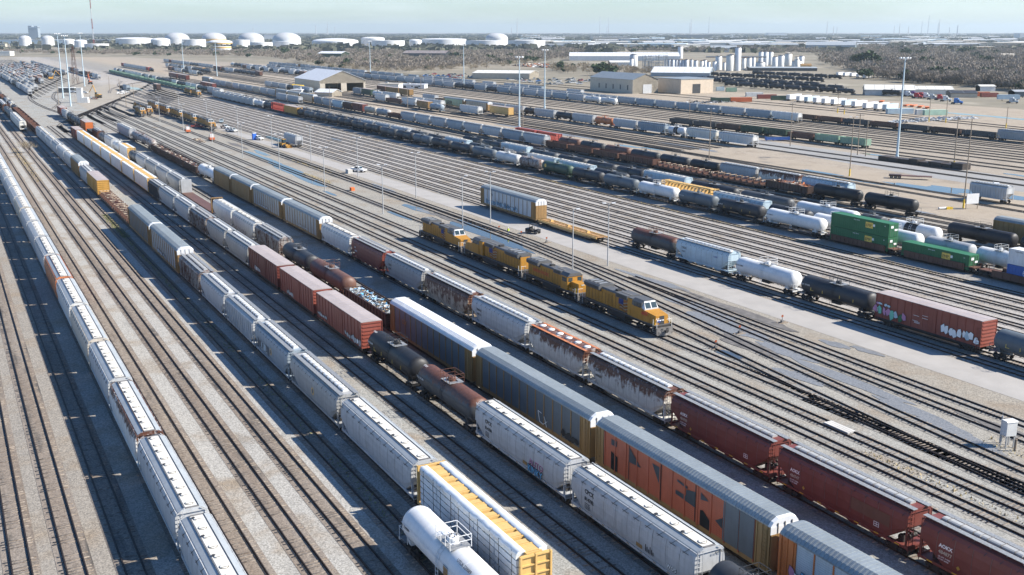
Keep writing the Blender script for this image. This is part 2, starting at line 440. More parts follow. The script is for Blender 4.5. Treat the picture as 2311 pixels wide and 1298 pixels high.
def tank(L, band=False):
    r = 1.5; zc = 2.66; e = L / 2 - 1.0
    sh = MB()
    pr = [(.05, -e), (.55, -e + .04), (1.0, -e + .16), (1.3, -e + .36), (1.46, -e + .62), (r, -e + .9), (r, -.9), (r - .015, -.85), (r - .015, .85), (r, .9), (r, e - .9), (1.46, e - .62), (1.3, e - .36), (1.0, e - .16), (.55, e - .04), (.05, e)]
    sh.lathe(pr, 'x', 28, 'paint', (0, 0, zc))
    for x in (-e + .9, e - .9, -e * .45, e * .45): sh.lathe([(r + .012, x - .03), (r + .012, x + .03)], 'x', 28, 'paint', (0, 0, zc))
    if band: sh.lathe([(r + .016, -1.5), (r + .016, 1.5)], 'x', 28, 'blackp', (0, 0, zc))
    dome = MB(); dome.lathe([(.48, 4.05), (.48, 4.5), (.42, 4.56), (.15, 4.6)], 'z', 16, 'paint', (.1, 0, 0))
    for a in range(4): dome.rod((.1 + .3 * math.cos(a * 1.57), .3 * math.sin(a * 1.57), 4.5), (.1 + .3 * math.cos(a * 1.57), .3 * math.sin(a * 1.57), 4.72), .07, 6, 'steel')
    pf = MB(); pf.box(-1.35, 1.35, -.95, -.5, 4.12, 4.16, 'grate'); pf.box(-1.35, 1.35, .5, .95, 4.12, 4.16, 'grate'); pf.box(-1.35, -.6, -.5, .5, 4.12, 4.16, 'grate'); pf.box(.75, 1.35, -.5, .5, 4.12, 4.16, 'grate')
    rail = MB()
    C = [(-1.35, -.95), (1.35, -.95), (1.35, .95), (-1.35, .95)]
    for z in (4.72, 5.2):
        for i in range(4):
            a, b = C[i], C[(i + 1) % 4]
            if i == 2: continue
            rail.rod((*a, z), (*b, z), .032, 4)
        rail.rod((1.35, .95, z), (.45, .95, z), .032, 4); rail.rod((-1.35, .95, z), (-.45, .95, z), .032, 4)
    for x, y in C + [(.45, .95), (-.45, .95)]: rail.rod((x, y, 4.1), (x, y, 5.2), .032, 4)
    lads = []
    for s in (-1, 1):
        lad = MB(); lads.append(('ladder', lad))
        pts = [(0, s * (r + .06) * math.sin(t), zc + (r + .06) * math.cos(t)) for t in (.65, .95, 1.25, 1.57)] + [(0, s * 1.55, .75)]
        for dx in (-.25, .25): lad.poly([(p[0] + dx, p[1], p[2]) for p in pts], .025)
        for i in range(9):
            z = .8 + i * .37; y = s * 1.57 if z < zc else s * (math.sqrt(max(.1, (r + .06) ** 2 - (z - zc) ** 2)))
            lad.rod((-.25, y, z), (.25, y, z), .025, 4)
    fr = MB()
    for s in (-1, 1):
        x = s * (L / 2 - .55)
        fr.box(min(x, x - s * 3.4), max(x, x - s * 3.4), -.35, .35, .8, 1.25, 'paint'); fr.box(min(x, x - s * .12), max(x, x - s * .12), -1.35, 1.35, .8, 1.1, 'paint')
        xs = s * (L / 2 - 2.4)
        fr.prism([(-1.05, 1.0), (1.05, 1.0), (1.3, 1.9), (-1.3, 1.9)], xs - .25, xs + .25, 'paint')
        fr.box(min(x, x - s * 1.5), max(x, x - s * 1.5), -1.3, 1.3, 1.05, 1.1, 'steel')
        fr.poly([(x - s * .06, -1.3, 1.1), (x - s * .06, -1.3, 2.1), (x - s * .06, 1.3, 2.1), (x - s * .06, 1.3, 1.1)], .03)
        for y in (-1.32, 1.32): fr.poly([(x - s * .06, y, 2.1), (x - s * 1.9, y, 2.1), (x - s * 1.9, y, 1.1)], .025)
        fr.box(x - s * 1.3 - .2, x - s * 1.3 + .2, .2, .6, 1.1, 1.6, 'dark')
    for s in (-1, 1): h2 = MB().rod((-e + .7, s * 1.56, 3.05), (e - .7, s * 1.56, 3.05), .018, 4); lads.append(('handrail', h2))
    fr.box(-1.1, .9, -.6, .6, .75, 1.15, 'dark')
    parts = [('tank_shell', sh), ('dome', dome), ('platform', pf, [('railing', rail)]), ('underframe', fr)] + lads
    for s in (-1, 1): parts += [coupler(s * (L / 2 - .55), s), bogie(s * (L / 2 - 2.4))]
    return parts

def boxcar(L, H=4.95, roof='boxroof'):
    e = L / 2 - .75; w = 1.52
    b = MB().box(-e, e, -w, w, 1.05, H - .12)
    n = int(2 * e / 1.15)
    for i in range(n + 1):
        x = -e + i * 2 * e / n
        if abs(x) < 1.7 or (1.6 < x < 2.0): continue
        for s in (-1, 1): b.box(x - .06, x + .06, s * (w + .035) - .035, s * (w + .035) + .035, 1.1, H - .2)
    for s in (-1, 1):
        for z in np.arange(1.45, H - .3, .52): b.prism([(-1.4, z), (1.4, z), (1.4, z + .2), (-1.4, z + .2)], *((e, e + .07) if s > 0 else (-e - .07, -e)))
        b.box(-e, e, s * (w - .02) - .06, s * (w - .02) + .06, .8, 1.08, 'dark')
    rf = MB(); rf.prism([(-w - .03, H - .13), (w + .03, H - .13), (w + .03, H - .06), (0, H + .04), (-w - .03, H - .06)], -e - .02, e + .02, roof)
    for i in range(15):
        x = -e + .4 + i * (2 * e - .8) / 14
        rf.prism([(-w, H - .07), (w, H - .07), (w, H - .03), (0, H + .08), (-w, H - .03)], x - .04, x + .04, roof)
    drs = []
    for s in (-1, 1):
        dr = MB(); drs.append(('sliding_door', dr)); dr.box(-1.65, 1.65, s * (w + .05) - .045, s * (w + .05) + .045, 1.12, H - .32)
        for x in (-1.1, -.4, .4, 1.1): dr.box(x - .02, x + .02, s * (w + .1) - .02, s * (w + .1) + .02, 1.2, H - .4)
    for sx in (-1, 1):
        for s in (-1, 1): drs.append(('ladder', ladder_mb(sx * (e - .35), s * (w + .1), .7, 2.6 if sx > 0 else 3.9)))
    uf = MB().box(-L / 2 + .6, L / 2 - .6, -.3, .3, .6, 1.05, 'dark').box(-1.2, 1.2, -1.0, 1.0, .55, .95, 'dark')
    parts = [('body', b), ('roof', rf), ('underframe', uf)] + drs
    for s in (-1, 1): parts += [coupler(s * (L / 2 - .6), s), bogie(s * (L / 2 - 3.0))]
    return parts

def autorack(L, trim='ochre', roof='roofgalv', panel='paint', endtop='roofwhite', posts=None):
    e = L / 2 - .55; w = 1.5; ze = 4.86
    slot = 'c:' + trim if trim else 'paint'
    x0, x1 = -e + 1.9, e - 1.9; parts = []
    for s in (-1, 1):
        side = MB()
        side.box(x0, x1, s * w - .02, s * w + .02, 1.18, ze, panel)
        for z in np.arange(1.36, ze - .05, .19): side.box(x0, x1, s * (w + .028) - .012, s * (w + .028) + .012, z - .04, z + .04, panel)
        for i in range(13):
            x = x0 + i * (x1 - x0) / 12
            side.box(x - .06, x + .06, s * (w + .05) - .05, s * (w + .05) + .05, 1.0, ze, posts or slot)
        parts.append(('side_panel', side))
    for sx in (-1, 1):
        a, b = sorted((sx * (e - 1.9), sx * e))
        for s in (-1, 1):
            endb = MB(); endb.box(a, b, s * w - .03, s * w + .03, 1.0, ze, slot)
            for i in range(3): x = a + .3 + i * (b - a - .6) / 2; endb.box(x - .05, x + .05, s * (w + .05) - .04, s * (w + .05) + .04, 1.0, ze, slot)
            parts.append(('corner_panel', endb))
    door = []
    for sx in (-1, 1):
        d = MB(); x = sx * e
        for i in range(4):
            y0 = -w + .05 + i * (2 * w - .1) / 4
            d.box(min(x, x + sx * .06), max(x, x + sx * .06), y0 + .02, y0 + (2 * w - .1) / 4 - .02, 1.05, 4.2, slot)
        d.box(min(x, x + sx * .05), max(x, x + sx * .05), -w, w, 4.2, ze, endtop)
        for y in (-.75, 0, .75): d.box(min(x, x + sx * .1), max(x, x + sx * .1), y - .03, y + .03, 4.25, 4.85 + .3, slot if endtop != 'roofwhite' else 'steel')
        door.append(('end_door', d))
    deck = MB().box(-e, e, -w + .05, w - .05, .82, 1.05, slot).box(-L / 2 + .5, L / 2 - .5, -.35, .35, .55, .9, 'dark')
    for s in (-1, 1): deck.box(-e, e, s * (w - .05) - .06, s * (w - .05) + .06, .72, 1.16, slot)
    rf = MB()
    pr = [(-w - .06, ze), (-w - .06, ze + .12), (-1.28, 5.32), (-.75, 5.62), (.75, 5.62), (1.28, 5.32), (w + .06, ze + .12), (w + .06, ze)]
    rf.prism(pr, -e + .25, e - .25, roof)
    for sx in (-1, 1):
        xa = sx * (e - .25); xb = sx * (e + .02)
        s2 = [(y * .94, ze + (z - ze) * .86) for y, z in pr]
        rf.loft([[(xa, y, z) for y, z in pr], [(xb, y, z) for y, z in s2]][::1 if sx > 0 else -1], endtop)
    n = int((2 * e) / .42)
    pr2 = [(y * 1.012, z + (.028 if z > ze else 0)) for y, z in pr]
    for i in range(n):
        x = -e + .5 + i * (2 * e - 1.0) / (n - 1)
        rf.prism(pr2, x - .09, x + .09, roof)
    parts += [('deck', deck), ('roof', rf)] + door
    for sx in (-1, 1):
        for s in (-1, 1): parts.append(('ladder', ladder_mb(sx * (e - .55), s * (w + .13), 1.0, 4.6, .45, 'x', slot)))
    for s in (-1, 1): parts += [coupler(s * (L / 2 - .6), s), bogie(s * (L / 2 - 4.2))]
    return parts

def gondola(L, H=2.9):
    e = L / 2 - .6; w = 1.5
    b = MB().box(-e, e, -w, w, 1.0, 1.2)
    for s in (-1, 1):
        b.box(-e, e, s * w - .05, s * w + .05, 1.2, H); b.box(-e, e, s * (w + .05) - .1, s * (w + .05) + .1, H - .12, H)
        n = int(2 * e / 1.15)
        for i in range(n + 1):
            x = -e + .1 + i * (2 * e - .2) / n
            b.box(x - .07, x + .07, s * (w + .09) - .08, s * (w + .09) + .08, .85, H - .1)
    for s in (-1, 1):
        x = s * e
        b.box(min(x, x - s * .1), max(x, x - s * .1), -w, w, 1.2, H)
        for z in np.arange(1.3, H, .35): b.box(min(x, x + s * .08), max(x, x + s * .08), -w, w, z, z + .14)
    uf = MB().box(-L / 2 + .5, L / 2 - .5, -.35, .35, .55, 1.0, 'dark')
    parts = [('body', b), ('underframe', uf)] + [('ladder', ladder_mb(sx * (e - .35), s * (w + .2), .5, H - .1)) for sx in (-1, 1) for s in (-1, 1)]
    for s in (-1, 1): parts += [coupler(s * (L / 2 - .6), s), bogie(s * (L / 2 - 2.3))]
    return parts

def openhopper(L, H=3.4):
    parts = gondola(L, H)
    b = parts[0][1]
    for s in (-1, 1):
        x = s * (L / 2 - .6)
        b.prism([(-1.45, 1.3), (1.45, 1.3), (1.45, 1.36), (-1.45, 1.36)], -.1, .1)
        b.add([(x, -1.44, H - .4), (x, 1.44, H - .4), (x - s * 3.2, 1.44, 1.3), (x - s * 3.2, -1.44, 1.3)], [(0, 1, 2, 3)], 'paint')
    for i in range(4):
        x = -L / 2 + 2 + i * (L - 4) / 3
        b.prism([(-1.44, 1.25), (1.44, 1.25), (0, 2.6)], x - .06, x + .06); b.box(x - .1, x + .1, -1.44, 1.44, H - .5, H - .3)
    return parts

def flatcar(L, slot='wood', racks=False):
    e = L / 2 - .6; w = 1.42
    d = MB().box(-e, e, -w, w, .98, 1.1, 'c:dark brown' if racks else slot)
    for s in (-1, 1):
        d.box(-e, e, s * w - .06, s * w + .06, .72, 1.14); d.box(-e, e, s * .5 - .05, s * .5 + .05, 1.1, 1.16)
    d.box(-L / 2 + .5, L / 2 - .5, -.45, .45, .55, .98, 'dark'); d.box(-e * .6, e * .6, -1.2, 1.2, .5, .98)
    parts = [('deck', d)]
    if racks:
        for i in range(9):
            x = -e + 1.0 + i * (2 * e - 2.0) / 8
            k = MB().box(x - .22, x + .22, -w, w, 1.14, 1.55)
            for s in (-1, 1): k.box(x - .12, x + .12, s * w - .09, s * w + .09, 1.1, 2.35); k.rod((x, s * (w - .05), 2.3), (x, s * .4, 1.5), .06, 4)
            k.box(x - .1, x + .1, -w, w, 2.26, 2.42, 'c:rusty beige'); k.lathe([(.3, -1.1), (.3, 1.1)], 'y', 7, 'c:brown', (x + .6, 0, 1.45))
            parts.append(('load_rack', k))
    else:
        for x in (-e * .55, e * .1, e * .7): parts.append(('hitch', MB().prism([(-.5, 1.1), (.5, 1.1), (.25, 1.5), (-.25, 1.5)], x - .3, x + .3)))
        rl = MB()
        for s in (-1, 1): rl.box(-e, e, s * .95 - .05, s * .95 + .05, 1.1, 1.22)
        for i in range(16): x = -e + .8 + i * (2 * e - 1.6) / 15; rl.box(x - .05, x + .05, -w, w, 1.1, 1.15, 'c:brown')
        parts.append(('deck_rail', rl))
    for s in (-1, 1): parts += [coupler(s * (L / 2 - .6), s), bogie(s * (L / 2 - 2.6))]
    return parts

def bulkflat(L):
    e = L / 2 - .6; w = 1.42
    d = MB().box(-e, e, -w, w, .98, 1.12, 'c:rusty orange' if False else 'paint')
    for s in (-1, 1): d.box(-e, e, s * w - .06, s * w + .06, .7, 1.0)
    parts = [('deck', d.box(-L / 2 + .5, L / 2 - .5, -.4, .4, .55, .98, 'dark'))]
    for s in (-1, 1):
        b = MB(); x = s * (e - .3)
        b.box(x - .06, x + .06, -w, w, 1.1, 4.6, 'c:brown' if s < 0 else 'c:grey')
        for y in (-w + .1, -.7, 0, .7, w - .1): b.box(min(x, x + s * .3), max(x, x + s * .3), y - .07, y + .07, 1.1, 4.6, 'c:ochre' if s < 0 else 'c:grey')
        b.box(min(x, x + s * .35), max(x, x + s * .35), -w, w, 4.5, 4.65, 'c:ochre' if s < 0 else 'c:grey')
        parts.append(('bulkhead', b))
    for s in (-1, 1): parts += [coupler(s * (L / 2 - .6), s), bogie(s * (L / 2 - 2.6))]
    return parts

def centerbeam(L):
    e = L / 2 - .7; w = 1.42; H = 4.75
    d = MB().box(-e, e, -w, w, .95, 1.12)
    d.box(-L / 2 + .5, L / 2 - .5, -.35, .35, .55, .95, 'dark')
    tr = MB().box(-e, e, -.68, -.56, H - .3, H).box(-e, e, .56, .68, H - .3, H)
    n = 14
    for i in range(n + 1):
        x = -e + .2 + i * (2 * e - .4) / n
        tr.box(x - .1, x + .1, -.5, .5, 1.1, H - .05)
        tr.box(x - .08, x + .08, -.70, .70, H - .04, H + .05)
        if i < n:
            x2 = x + (2 * e - .4) / n
            tr.box(x + .25, x2 - .5 if i % 3 else x2 - .1, -.57, .57, H - .08, H + .01)
            for y in (-.3, .3): tr.rod((x, y, H - .3), (x2, y, 1.2), .07, 4)
    parts = [('deck', d), ('centre_truss', tr)]
    for s in (-1, 1):
        b = MB(); x = s * e
        b.box(x - .05, x + .05, -w, w, 1.1, H)
        for y in (-w + .08, 0, w - .08): b.box(min(x, x + s * .25), max(x, x + s * .25), y - .08, y + .08, .9, H)
        for z in (1.5, 2.3, 3.1, 3.9, H - .1): b.box(min(x, x + s * .2), max(x, x + s * .2), -w, w, z - .06, z + .06)
        parts.append(('bulkhead', b))
    for s in (-1, 1): parts += [coupler(s * (L / 2 - .6), s), bogie(s * (L / 2 - 2.6))]
    return parts

def wellcar(L):
    e = L / 2 - .5; w = 1.48
    d = MB()
    for s in (-1, 1):
        d.box(-e + 2.2, e - 2.2, s * w - .06, s * w + .06, .35, 1.55); d.box(-e + 2.2, e - 2.2, s * (w + .05) - .1, s * (w + .05) + .1, 1.45, 1.62)
        for i in range(13): x = -e + 2.6 + i * (2 * e - 5.2) / 12; d.box(x - .05, x + .05, s * (w + .07) - .06, s * (w + .07) + .06, .4, 1.5)
        a, b = sorted((s * (e - 2.4), s * e)); d.box(a, b, -1.3, 1.3, 1.0, 1.2); d.box(a, b, -.4, .4, .6, 1.0, 'dark')
        d.rod((s * (e - .2), 1.2, 1.2), (s * (e - .2), 1.2, 2.3), .04, 4); d.rod((s * (e - .2), 1.2, 2.3), (s * (e - 1.6), 1.2, 2.3), .04, 4); d.rod((s * (e - 1.6), 1.2, 2.3), (s * (e - 1.6), 1.2, 1.2), .04, 4)
    d.box(-e + 2.2, e - 2.2, -w, w, .3, .42, 'dark')
    parts = [('well', d)]
    for s in (-1, 1): parts += [coupler(s * (L / 2 - .6), s), bogie(s * (L / 2 - 1.6))]
    return parts

def container(L, W2=1.26, H=2.86):
    b = MB(); e = L / 2
    b.box(-e, e, -W2, W2, .05, H)
    for s in (-1, 1):
        n = int(L / .62)
        for i in range(n): x = -e + .4 + i * (L - .8) / (n - 1); b.box(x - .11, x + .11, s * (W2 + .02) - .02, s * (W2 + .02) + .02, .2, H - .15)
        for x in (-e + .08, e - .08): b.box(x - .09, x + .09, s * W2 - .07, s * W2 + .07, 0, H + .03)
        b.box(-e, e, s * W2 - .05, s * W2 + .05, H - .14, H + .02)
    dr = MB()
    dr.box(-e - .04, -e, -W2 + .08, -.02, .2, H - .15); dr.box(-e - .04, -e, .02, W2 - .08, .2, H - .15)
    for y in (-.9, -.35, .35, .9): dr.rod((-e - .08, y, .2), (-e - .08, y, H - .15), .025, 4, 'steel')
    for z in (.6, 1.3, 2.0, 2.5): dr.box(-e - .06, -e - .02, -W2 + .1, W2 - .1, z - .03, z + .03)
    return [('box', b), ('door', dr)]

def loco(L, style, front=-1):
    """six-axle diesel; style wide (wide nose), narrow (short narrow nose). front -1: nose towards the near end"""
    e = L / 2 - .5; f = front
    X = lambda a, b: (min(f * a, f * b), max(f * a, f * b))       # positions measured towards the nose
    fr = MB(); fr.box(-e, e, -1.5, 1.5, 1.25, 1.62, 'dark'); fr.box(-e + .1, e - .1, -1.52, 1.52, 1.56, 1.64, 'c:loco grey')
    for s in (-1, 1):
        x = s * e
        fr.prism([(-1.45, .28), (1.45, .28), (1.5, 1.3), (-1.5, 1.3)], min(x, x + s * .22), max(x, x + s * .22), 'steel')
        fr.add([(x + s * .2, -1.4, .15), (x + s * .2, 1.4, .15), (x + s * .55, 0, .12), (x + s * .2, -1.4, .9), (x + s * .2, 1.4, .9), (x + s * .4, 0, .9)], [(0, 2, 5, 3), (2, 1, 4, 5)], 'steel')
        for y in (-1.3, 1.3):
            for i in range(4): fr.box(min(x, x - s * .75), max(x, x - s * .75), y - .2, y + .2, .35 + i * .3, .39 + i * .3, 'steel')
        for y in (-.6, -.4, .4, .6): fr.rod((x + s * .25, y, 1.2), (x + s * .4, y, .6), .035, 4, 'blackp')
    tankp = MB().prism([(-1.35, .45), (1.35, .45), (1.5, .75), (1.5, 1.25), (-1.5, 1.25), (-1.5, .75)], -2.6, 2.6, 'dark')
    rear = X(-e + .9, 3.0) if style == 'wide' else X(-e + 1.0, 4.2)
    hood = MB().box(rear[0], rear[1], -.98, .98, 1.62, 4.0)
    hood.prism([(-.98, 3.98), (.98, 3.98), (.8, 4.28), (-.8, 4.28)], rear[0], rear[1], 'c:loco grey')
    hx0, hx1 = rear
    for i in range(13):
        x = hx0 + .5 + i * (hx1 - hx0 - 1.0) / 12
        for s in (-1, 1): hood.box(x - .35, x + .35, s * .99 - .015, s * .99 + .015, 1.8, 3.5); hood.box(x + .38, x + .42, s * 1.0 - .01, s * 1.0 + .01, 1.75, 3.6, 'dark')
    roof = MB()
    a = X(-e + 1.1, -e + 5.6)                                          # radiator section overhangs the hood
    roof.prism([(-1.0, 3.5), (1.0, 3.5), (1.5, 3.85), (1.5, 4.35), (1.2, 4.55), (-1.2, 4.55), (-1.5, 4.35), (-1.5, 3.85)], a[0], a[1], 'c:loco grey')
    for i in range(3): x = (a[0] + a[1]) / 2 + (i - 1) * 1.3; roof.box(x - .45, x + .45, -1.0, 1.0, 4.55, 4.6, 'ring'); roof.box(x - .3, x + .3, -.8, .8, 4.6, 4.63, 'grate')
    for s in (-1, 1): roof.box(a[0] + .3, a[1] - .3, s * 1.5 - .02, s * 1.5 + .02, 3.9, 4.3, 'ring')
    c = X(-.6, 2.6) if style == 'wide' else X(1.0, 3.8)
    roof.box(c[0], c[1], -1.25, 1.25, 3.7, 4.42, 'c:loco grey')
    for s in (-1, 1): roof.box(c[0] + .3, c[1] - .3, s * 1.26 - .02, s * 1.26 + .02, 3.8, 4.25, 'ring')
    m0 = X(-1.9, -1.2); roof.box(m0[0], m0[1], -.4, .4, 4.28, 4.55, 'dark')
    for i in range(5): x = c[0] + .3 + i * .55; roof.lathe([(.2, 4.42), (.2, 4.5)], 'z', 8, 'steel', (x, .3, 0))
    hd = MB().box(*X(-e + .88, -e + .98), -.9, .9, 1.7, 3.95, 'paint')
    cab = MB(); win = MB(); nose = MB()
    if style == 'wide':
        c0, c1, n1 = 3.0, 6.9, e - .6
        cab.prism([(-1.5, 1.62), (1.5, 1.62), (1.5, 3.55), (-1.5, 3.55)], *X(c0 + 1.3, c1))
        cab.prism([(-1.5, 3.55), (1.5, 3.55), (1.42, 4.25), (.9, 4.6), (-.9, 4.6), (-1.42, 4.25)], *X(c0 + 1.3, c1 - .1), 'c:loco grey')
        cab.box(*X(c0, c0 + 1.3), -1.4, 1.4, 1.62, 4.3, 'paint'); cab.box(*X(c0, c0 + 1.3), -1.3, 1.3, 4.3, 4.4, 'c:loco grey')
        S = lambda x, w1, z0, z1, w2: [(f * x, -w1, z0), (f * x, w1, z0), (f * x, w2, z1), (f * x, -w2, z1)]
        nose.loft([S(c1, 1.5, 1.62, 3.5, 1.45), S(c1 + .5, 1.48, 1.62, 3.3, 1.35), S(n1, 1.25, 1.62, 2.95, 1.1)], 'paint')
        cab.loft([S(c1 - .1, 1.48, 3.4, 4.5, 1.0), S(c1 + .5, 1.35, 3.25, 3.5, 1.2)], 'c:silver')
        for s in (-1, 1):
            ya, yb = sorted((s * .08, s * 1.05))
            win.add([(f * (c1 + .5), ya, 3.52), (f * (c1 + .5), yb, 3.52), (f * (c1 + .02), yb * .95, 4.3), (f * (c1 + .02), ya, 4.3)], [(0, 1, 2, 3)], 'glass')
            win.box(*X(c1 - 2.0, c1 - 1.1), s * 1.5 - .02, s * 1.5 + .02, 3.5, 4.15, 'glass'); win.box(*X(c1 - .95, c1 - .3), s * 1.5 - .02, s * 1.5 + .02, 3.5, 4.15, 'glass')
        nose.box(*X(n1 - .02, n1 + .04), -.42, .42, 1.65, 2.9, 'ring')
        lamps = MB()
        for y in (-.18, .18): lamps.lathe([(.11, 0), (.11, .1)], 'x', 8, 'lamp', (f * (n1 + .0), y + .75, 2.5))
    else:
        c0, c1, n1 = 4.2, 6.6, e - .7
        cab.box(*X(c0, c1), -1.5, 1.5, 1.62, 3.95); cab.prism([(-1.52, 3.95), (1.52, 3.95), (1.0, 4.5), (-1.0, 4.5)], *X(c0 - .1, c1 + .1), 'c:loco grey')
        nose.box(*X(c1, n1), -.8, .8, 1.62, 3.1); nose.box(*X(c1 + .1, n1 - .4), -1.3, 1.3, 1.62, 2.2)
        for s in (-1, 1):
            win.box(*X(c1, c1 + .03), min(s * .5, s * 1.3), max(s * .5, s * 1.3), 3.05, 3.75, 'glass'); win.box(*X(c0 + .5, c1 - .4), s * 1.5 - .02, s * 1.5 + .02, 3.0, 3.7, 'glass')
        lamps = MB()
        for y in (-.16, .16): lamps.lathe([(.11, 0), (.11, .08)], 'x', 8, 'lamp', (f * n1 + (0 if f > 0 else -.08), y, 2.9))
    rls = []
    for s in (-1, 1):
        rl = MB(); rls.append(('handrail', rl)); y = s * 1.47
        for x in np.arange(-e + .3, e - .2, 1.6): rl.rod((x, y, 1.62), (x, y, 2.55), .02, 4, 'yellow' if abs(x) > e - 1.5 else 'c:loco yellow')
        lo, hi = X(-e + .3, c0)
        rl.rod((lo, y, 2.55), (hi, y, 2.55), .02, 4, 'c:loco yellow')
        for sx in (-1, 1): rl.rod((sx * (e + .05), s * 1.35, 1.3), (sx * (e + .05), s * 1.35, 2.6), .03, 4, 'whitep'); rl.rod((sx * (e + .05), s * .4, 2.5), (sx * (e + .05), s * 1.35, 2.5), .025, 4, 'whitep'); rl.rod((sx * (e - .7), s * 1.5, .6), (sx * (e - .7), s * 1.5, 2.5), .03, 4, 'whitep')
    parts = [('underframe', fr), ('fuel_tank', tankp), ('hood', hood), ('roof', roof), ('hood_end', hd), ('cab', cab, [('window', win)]), ('nose', nose), ('headlight', lamps)] + rls
    for s in (-1, 1): parts += [coupler(s * e, s), bogie(s * (L / 2 - 4.0), (-1.85, 0, 1.85))]
    return parts

STOCK = {  # code: (builder, natural length, name, category, words)
 'HP': (lambda L: hopper(L, 'pellet'), 20.4, 'covered_hopper', 'hopper car', 'smooth hopper'),
 'HG': (lambda L: hopper(L, 'grain'), 18.6, 'covered_hopper', 'hopper car', 'trough hopper'),
 'HR': (lambda L: hopper(L, 'rib'), 16.8, 'covered_hopper', 'hopper car', 'ribbed hopper'),
 'HO': (lambda L: hopper(L, 'round'), 17.0, 'covered_hopper', 'hopper car', 'lidded hopper'),
 'TK': (lambda L: tank(L), 18.2, 'tank_car', 'tank car', 'tank car'),
 'TB': (lambda L: tank(L, True), 14.5, 'tank_car', 'tank car', 'banded tank car'),
 'BX': (lambda L: boxcar(L), 18.2, 'boxcar', 'boxcar', 'boxcar'),
 'AR': (lambda L: autorack(L, 'ochre'), 28.6, 'autorack_car', 'autorack', 'autorack'),
 'AW': (lambda L: autorack(L, 'ochre', 'roofwhite'), 28.6, 'autorack_car', 'autorack', 'autorack'),
 'AY': (lambda L: autorack(L, 'ochre', 'roofgalv', 'paint'), 28.6, 'autorack_car', 'autorack', 'autorack'),
 'AO': (lambda L: autorack(L, 'ochre', 'roofgalv', 'paint', 'roofwhite', 'paint'), 28.6, 'autorack_car', 'autorack', 'autorack'),
 'AB': (lambda L: autorack(L, 'bright orange', 'roofgalv', 'c:silver', 'roofgalv'), 28.6, 'autorack_car', 'autorack', 'autorack'),
 'GN': (lambda L: gondola(L), 17.5, 'gondola', 'gondola', 'gondola'),
 'OH': (lambda L: openhopper(L), 16.5, 'open_hopper', 'hopper car', 'open hopper'),
 'CB': (lambda L: centerbeam(L), 22.0, 'centerbeam_flatcar', 'flatcar', 'centerbeam flatcar'),
 'CE': (lambda L: centerbeam(L), 22.0, 'centerbeam_flatcar', 'flatcar', 'empty centerbeam flatcar'),
 'BF': (lambda L: bulkflat(L), 19.0, 'bulkhead_flatcar', 'flatcar', 'bulkhead flatcar'),
 'RF': (lambda L: flatcar(L, 'paint', True), 20.0, 'flatcar', 'flatcar', 'rack flatcar'),
 'FL': (lambda L: flatcar(L), 27.5, 'flatcar', 'flatcar', 'empty flatcar'),
 'WC': (lambda L: wellcar(L), 21.5, 'well_car', 'well car', 'well car'),
 'LW': (lambda L: loco(L, 'wide', -1), 22.3, 'diesel_locomotive', 'locomotive', 'diesel locomotive'),
 'LR': (lambda L: loco(L, 'wide', 1), 22.3, 'diesel_locomotive', 'locomotive', 'diesel locomotive'),
 'LN': (lambda L: loco(L, 'narrow', -1), 21.0, 'diesel_locomotive', 'locomotive', 'diesel locomotive'),
}
TPL = {}
def template(code, colour, lod):
    """meshes of one kind in one colour; shared by every copy"""
    k = (code, colour, lod)
    if k in TPL: return TPL[k]
    raw = STOCK[code][0](STOCK[code][1])
    if lod == 2:
        m = MB()
        for p in raw:
            m.merge(p[1])
            for q in (p[2] if len(p) > 2 and p[0] != 'bogie' else []): m.merge(q[1])
        r = m.mesh(STOCK[code][2], colour)
    else:
        r = []
        groups = {}
        for p in raw:
            sig = (p[0], round(min(v[0] for v in p[1].v), 3))
            subs = [(q[0], q[1]) for q in (p[2] if len(p) > 2 else [])]
            if lod == 1:
                mm = MB().merge(p[1])
                for q in subs: mm.merge(q[1])
                r.append((p[0], mm.mesh(p[0], colour), []))
            else:
                r.append((p[0], p[1].mesh(p[0], colour), [(q[0], q[1].mesh(q[0], colour)) for q in subs]))
        if lod == 1: r = [p for p in r if p[0] not in ('coupler', 'end_platform', 'outlet', 'roof_bracket', 'handrail')]
    TPL[k] = r
    return r

GROUP = {'covered_hopper': 'covered hoppers standing in the yard', 'tank_car': 'tank cars standing in the yard', 'boxcar': 'boxcars standing in the yard',
 'autorack_car': 'autoracks standing in the yard', 'gondola': 'gondolas standing in the yard', 'open_hopper': 'open hoppers standing in the yard',
 'centerbeam_flatcar': 'centerbeam flatcars in the yard', 'bulkhead_flatcar': 'flatcars in the yard', 'flatcar': 'flatcars in the yard', 'well_car': 'well cars in the container train',
 'diesel_locomotive': 'locomotives in the yard'}
ORD = 'first second third fourth fifth sixth seventh eighth ninth tenth eleventh twelfth thirteenth fourteenth fifteenth sixteenth seventeenth eighteenth nineteenth twentieth'.split()
ORD += ['twenty-' + w for w in ORD[:9]] + ['thirtieth'] + ['thirty-' + w for w in ORD[:9]] + ['fortieth'] + ['forty-' + w for w in ORD[:9]]

def place_car(code, colour, uc, v, length, label, lod=None, flip=False):
    b, n, name, cat, words = STOCK[code]
    sx = length / n
    if not .8 < sx < 1.22: print('CARLEN', label, code, round(length, 1), 'natural', n)
    if lod is None: lod = 0 if uc < 235 and v < 215 else 1 if uc < 430 else 2
    t = template(code, colour, lod)
    rz = TRACK_ROT + (math.pi if flip else 0)
    loc = W(uc, v, ZR)
    if lod == 2 and name == 'covered_hopper':
        FAR_HOPPERS.append((t, loc, rz, sx, label)); return None
    if lod == 2:
        o = link(name, t, None, loc, rz)
    else:
        o = link(name, None, None, loc, rz)
        put_parts(o, t)
    o.scale = (sx, 1, 1)
    tag(o, label, cat, GROUP[name])
    return o

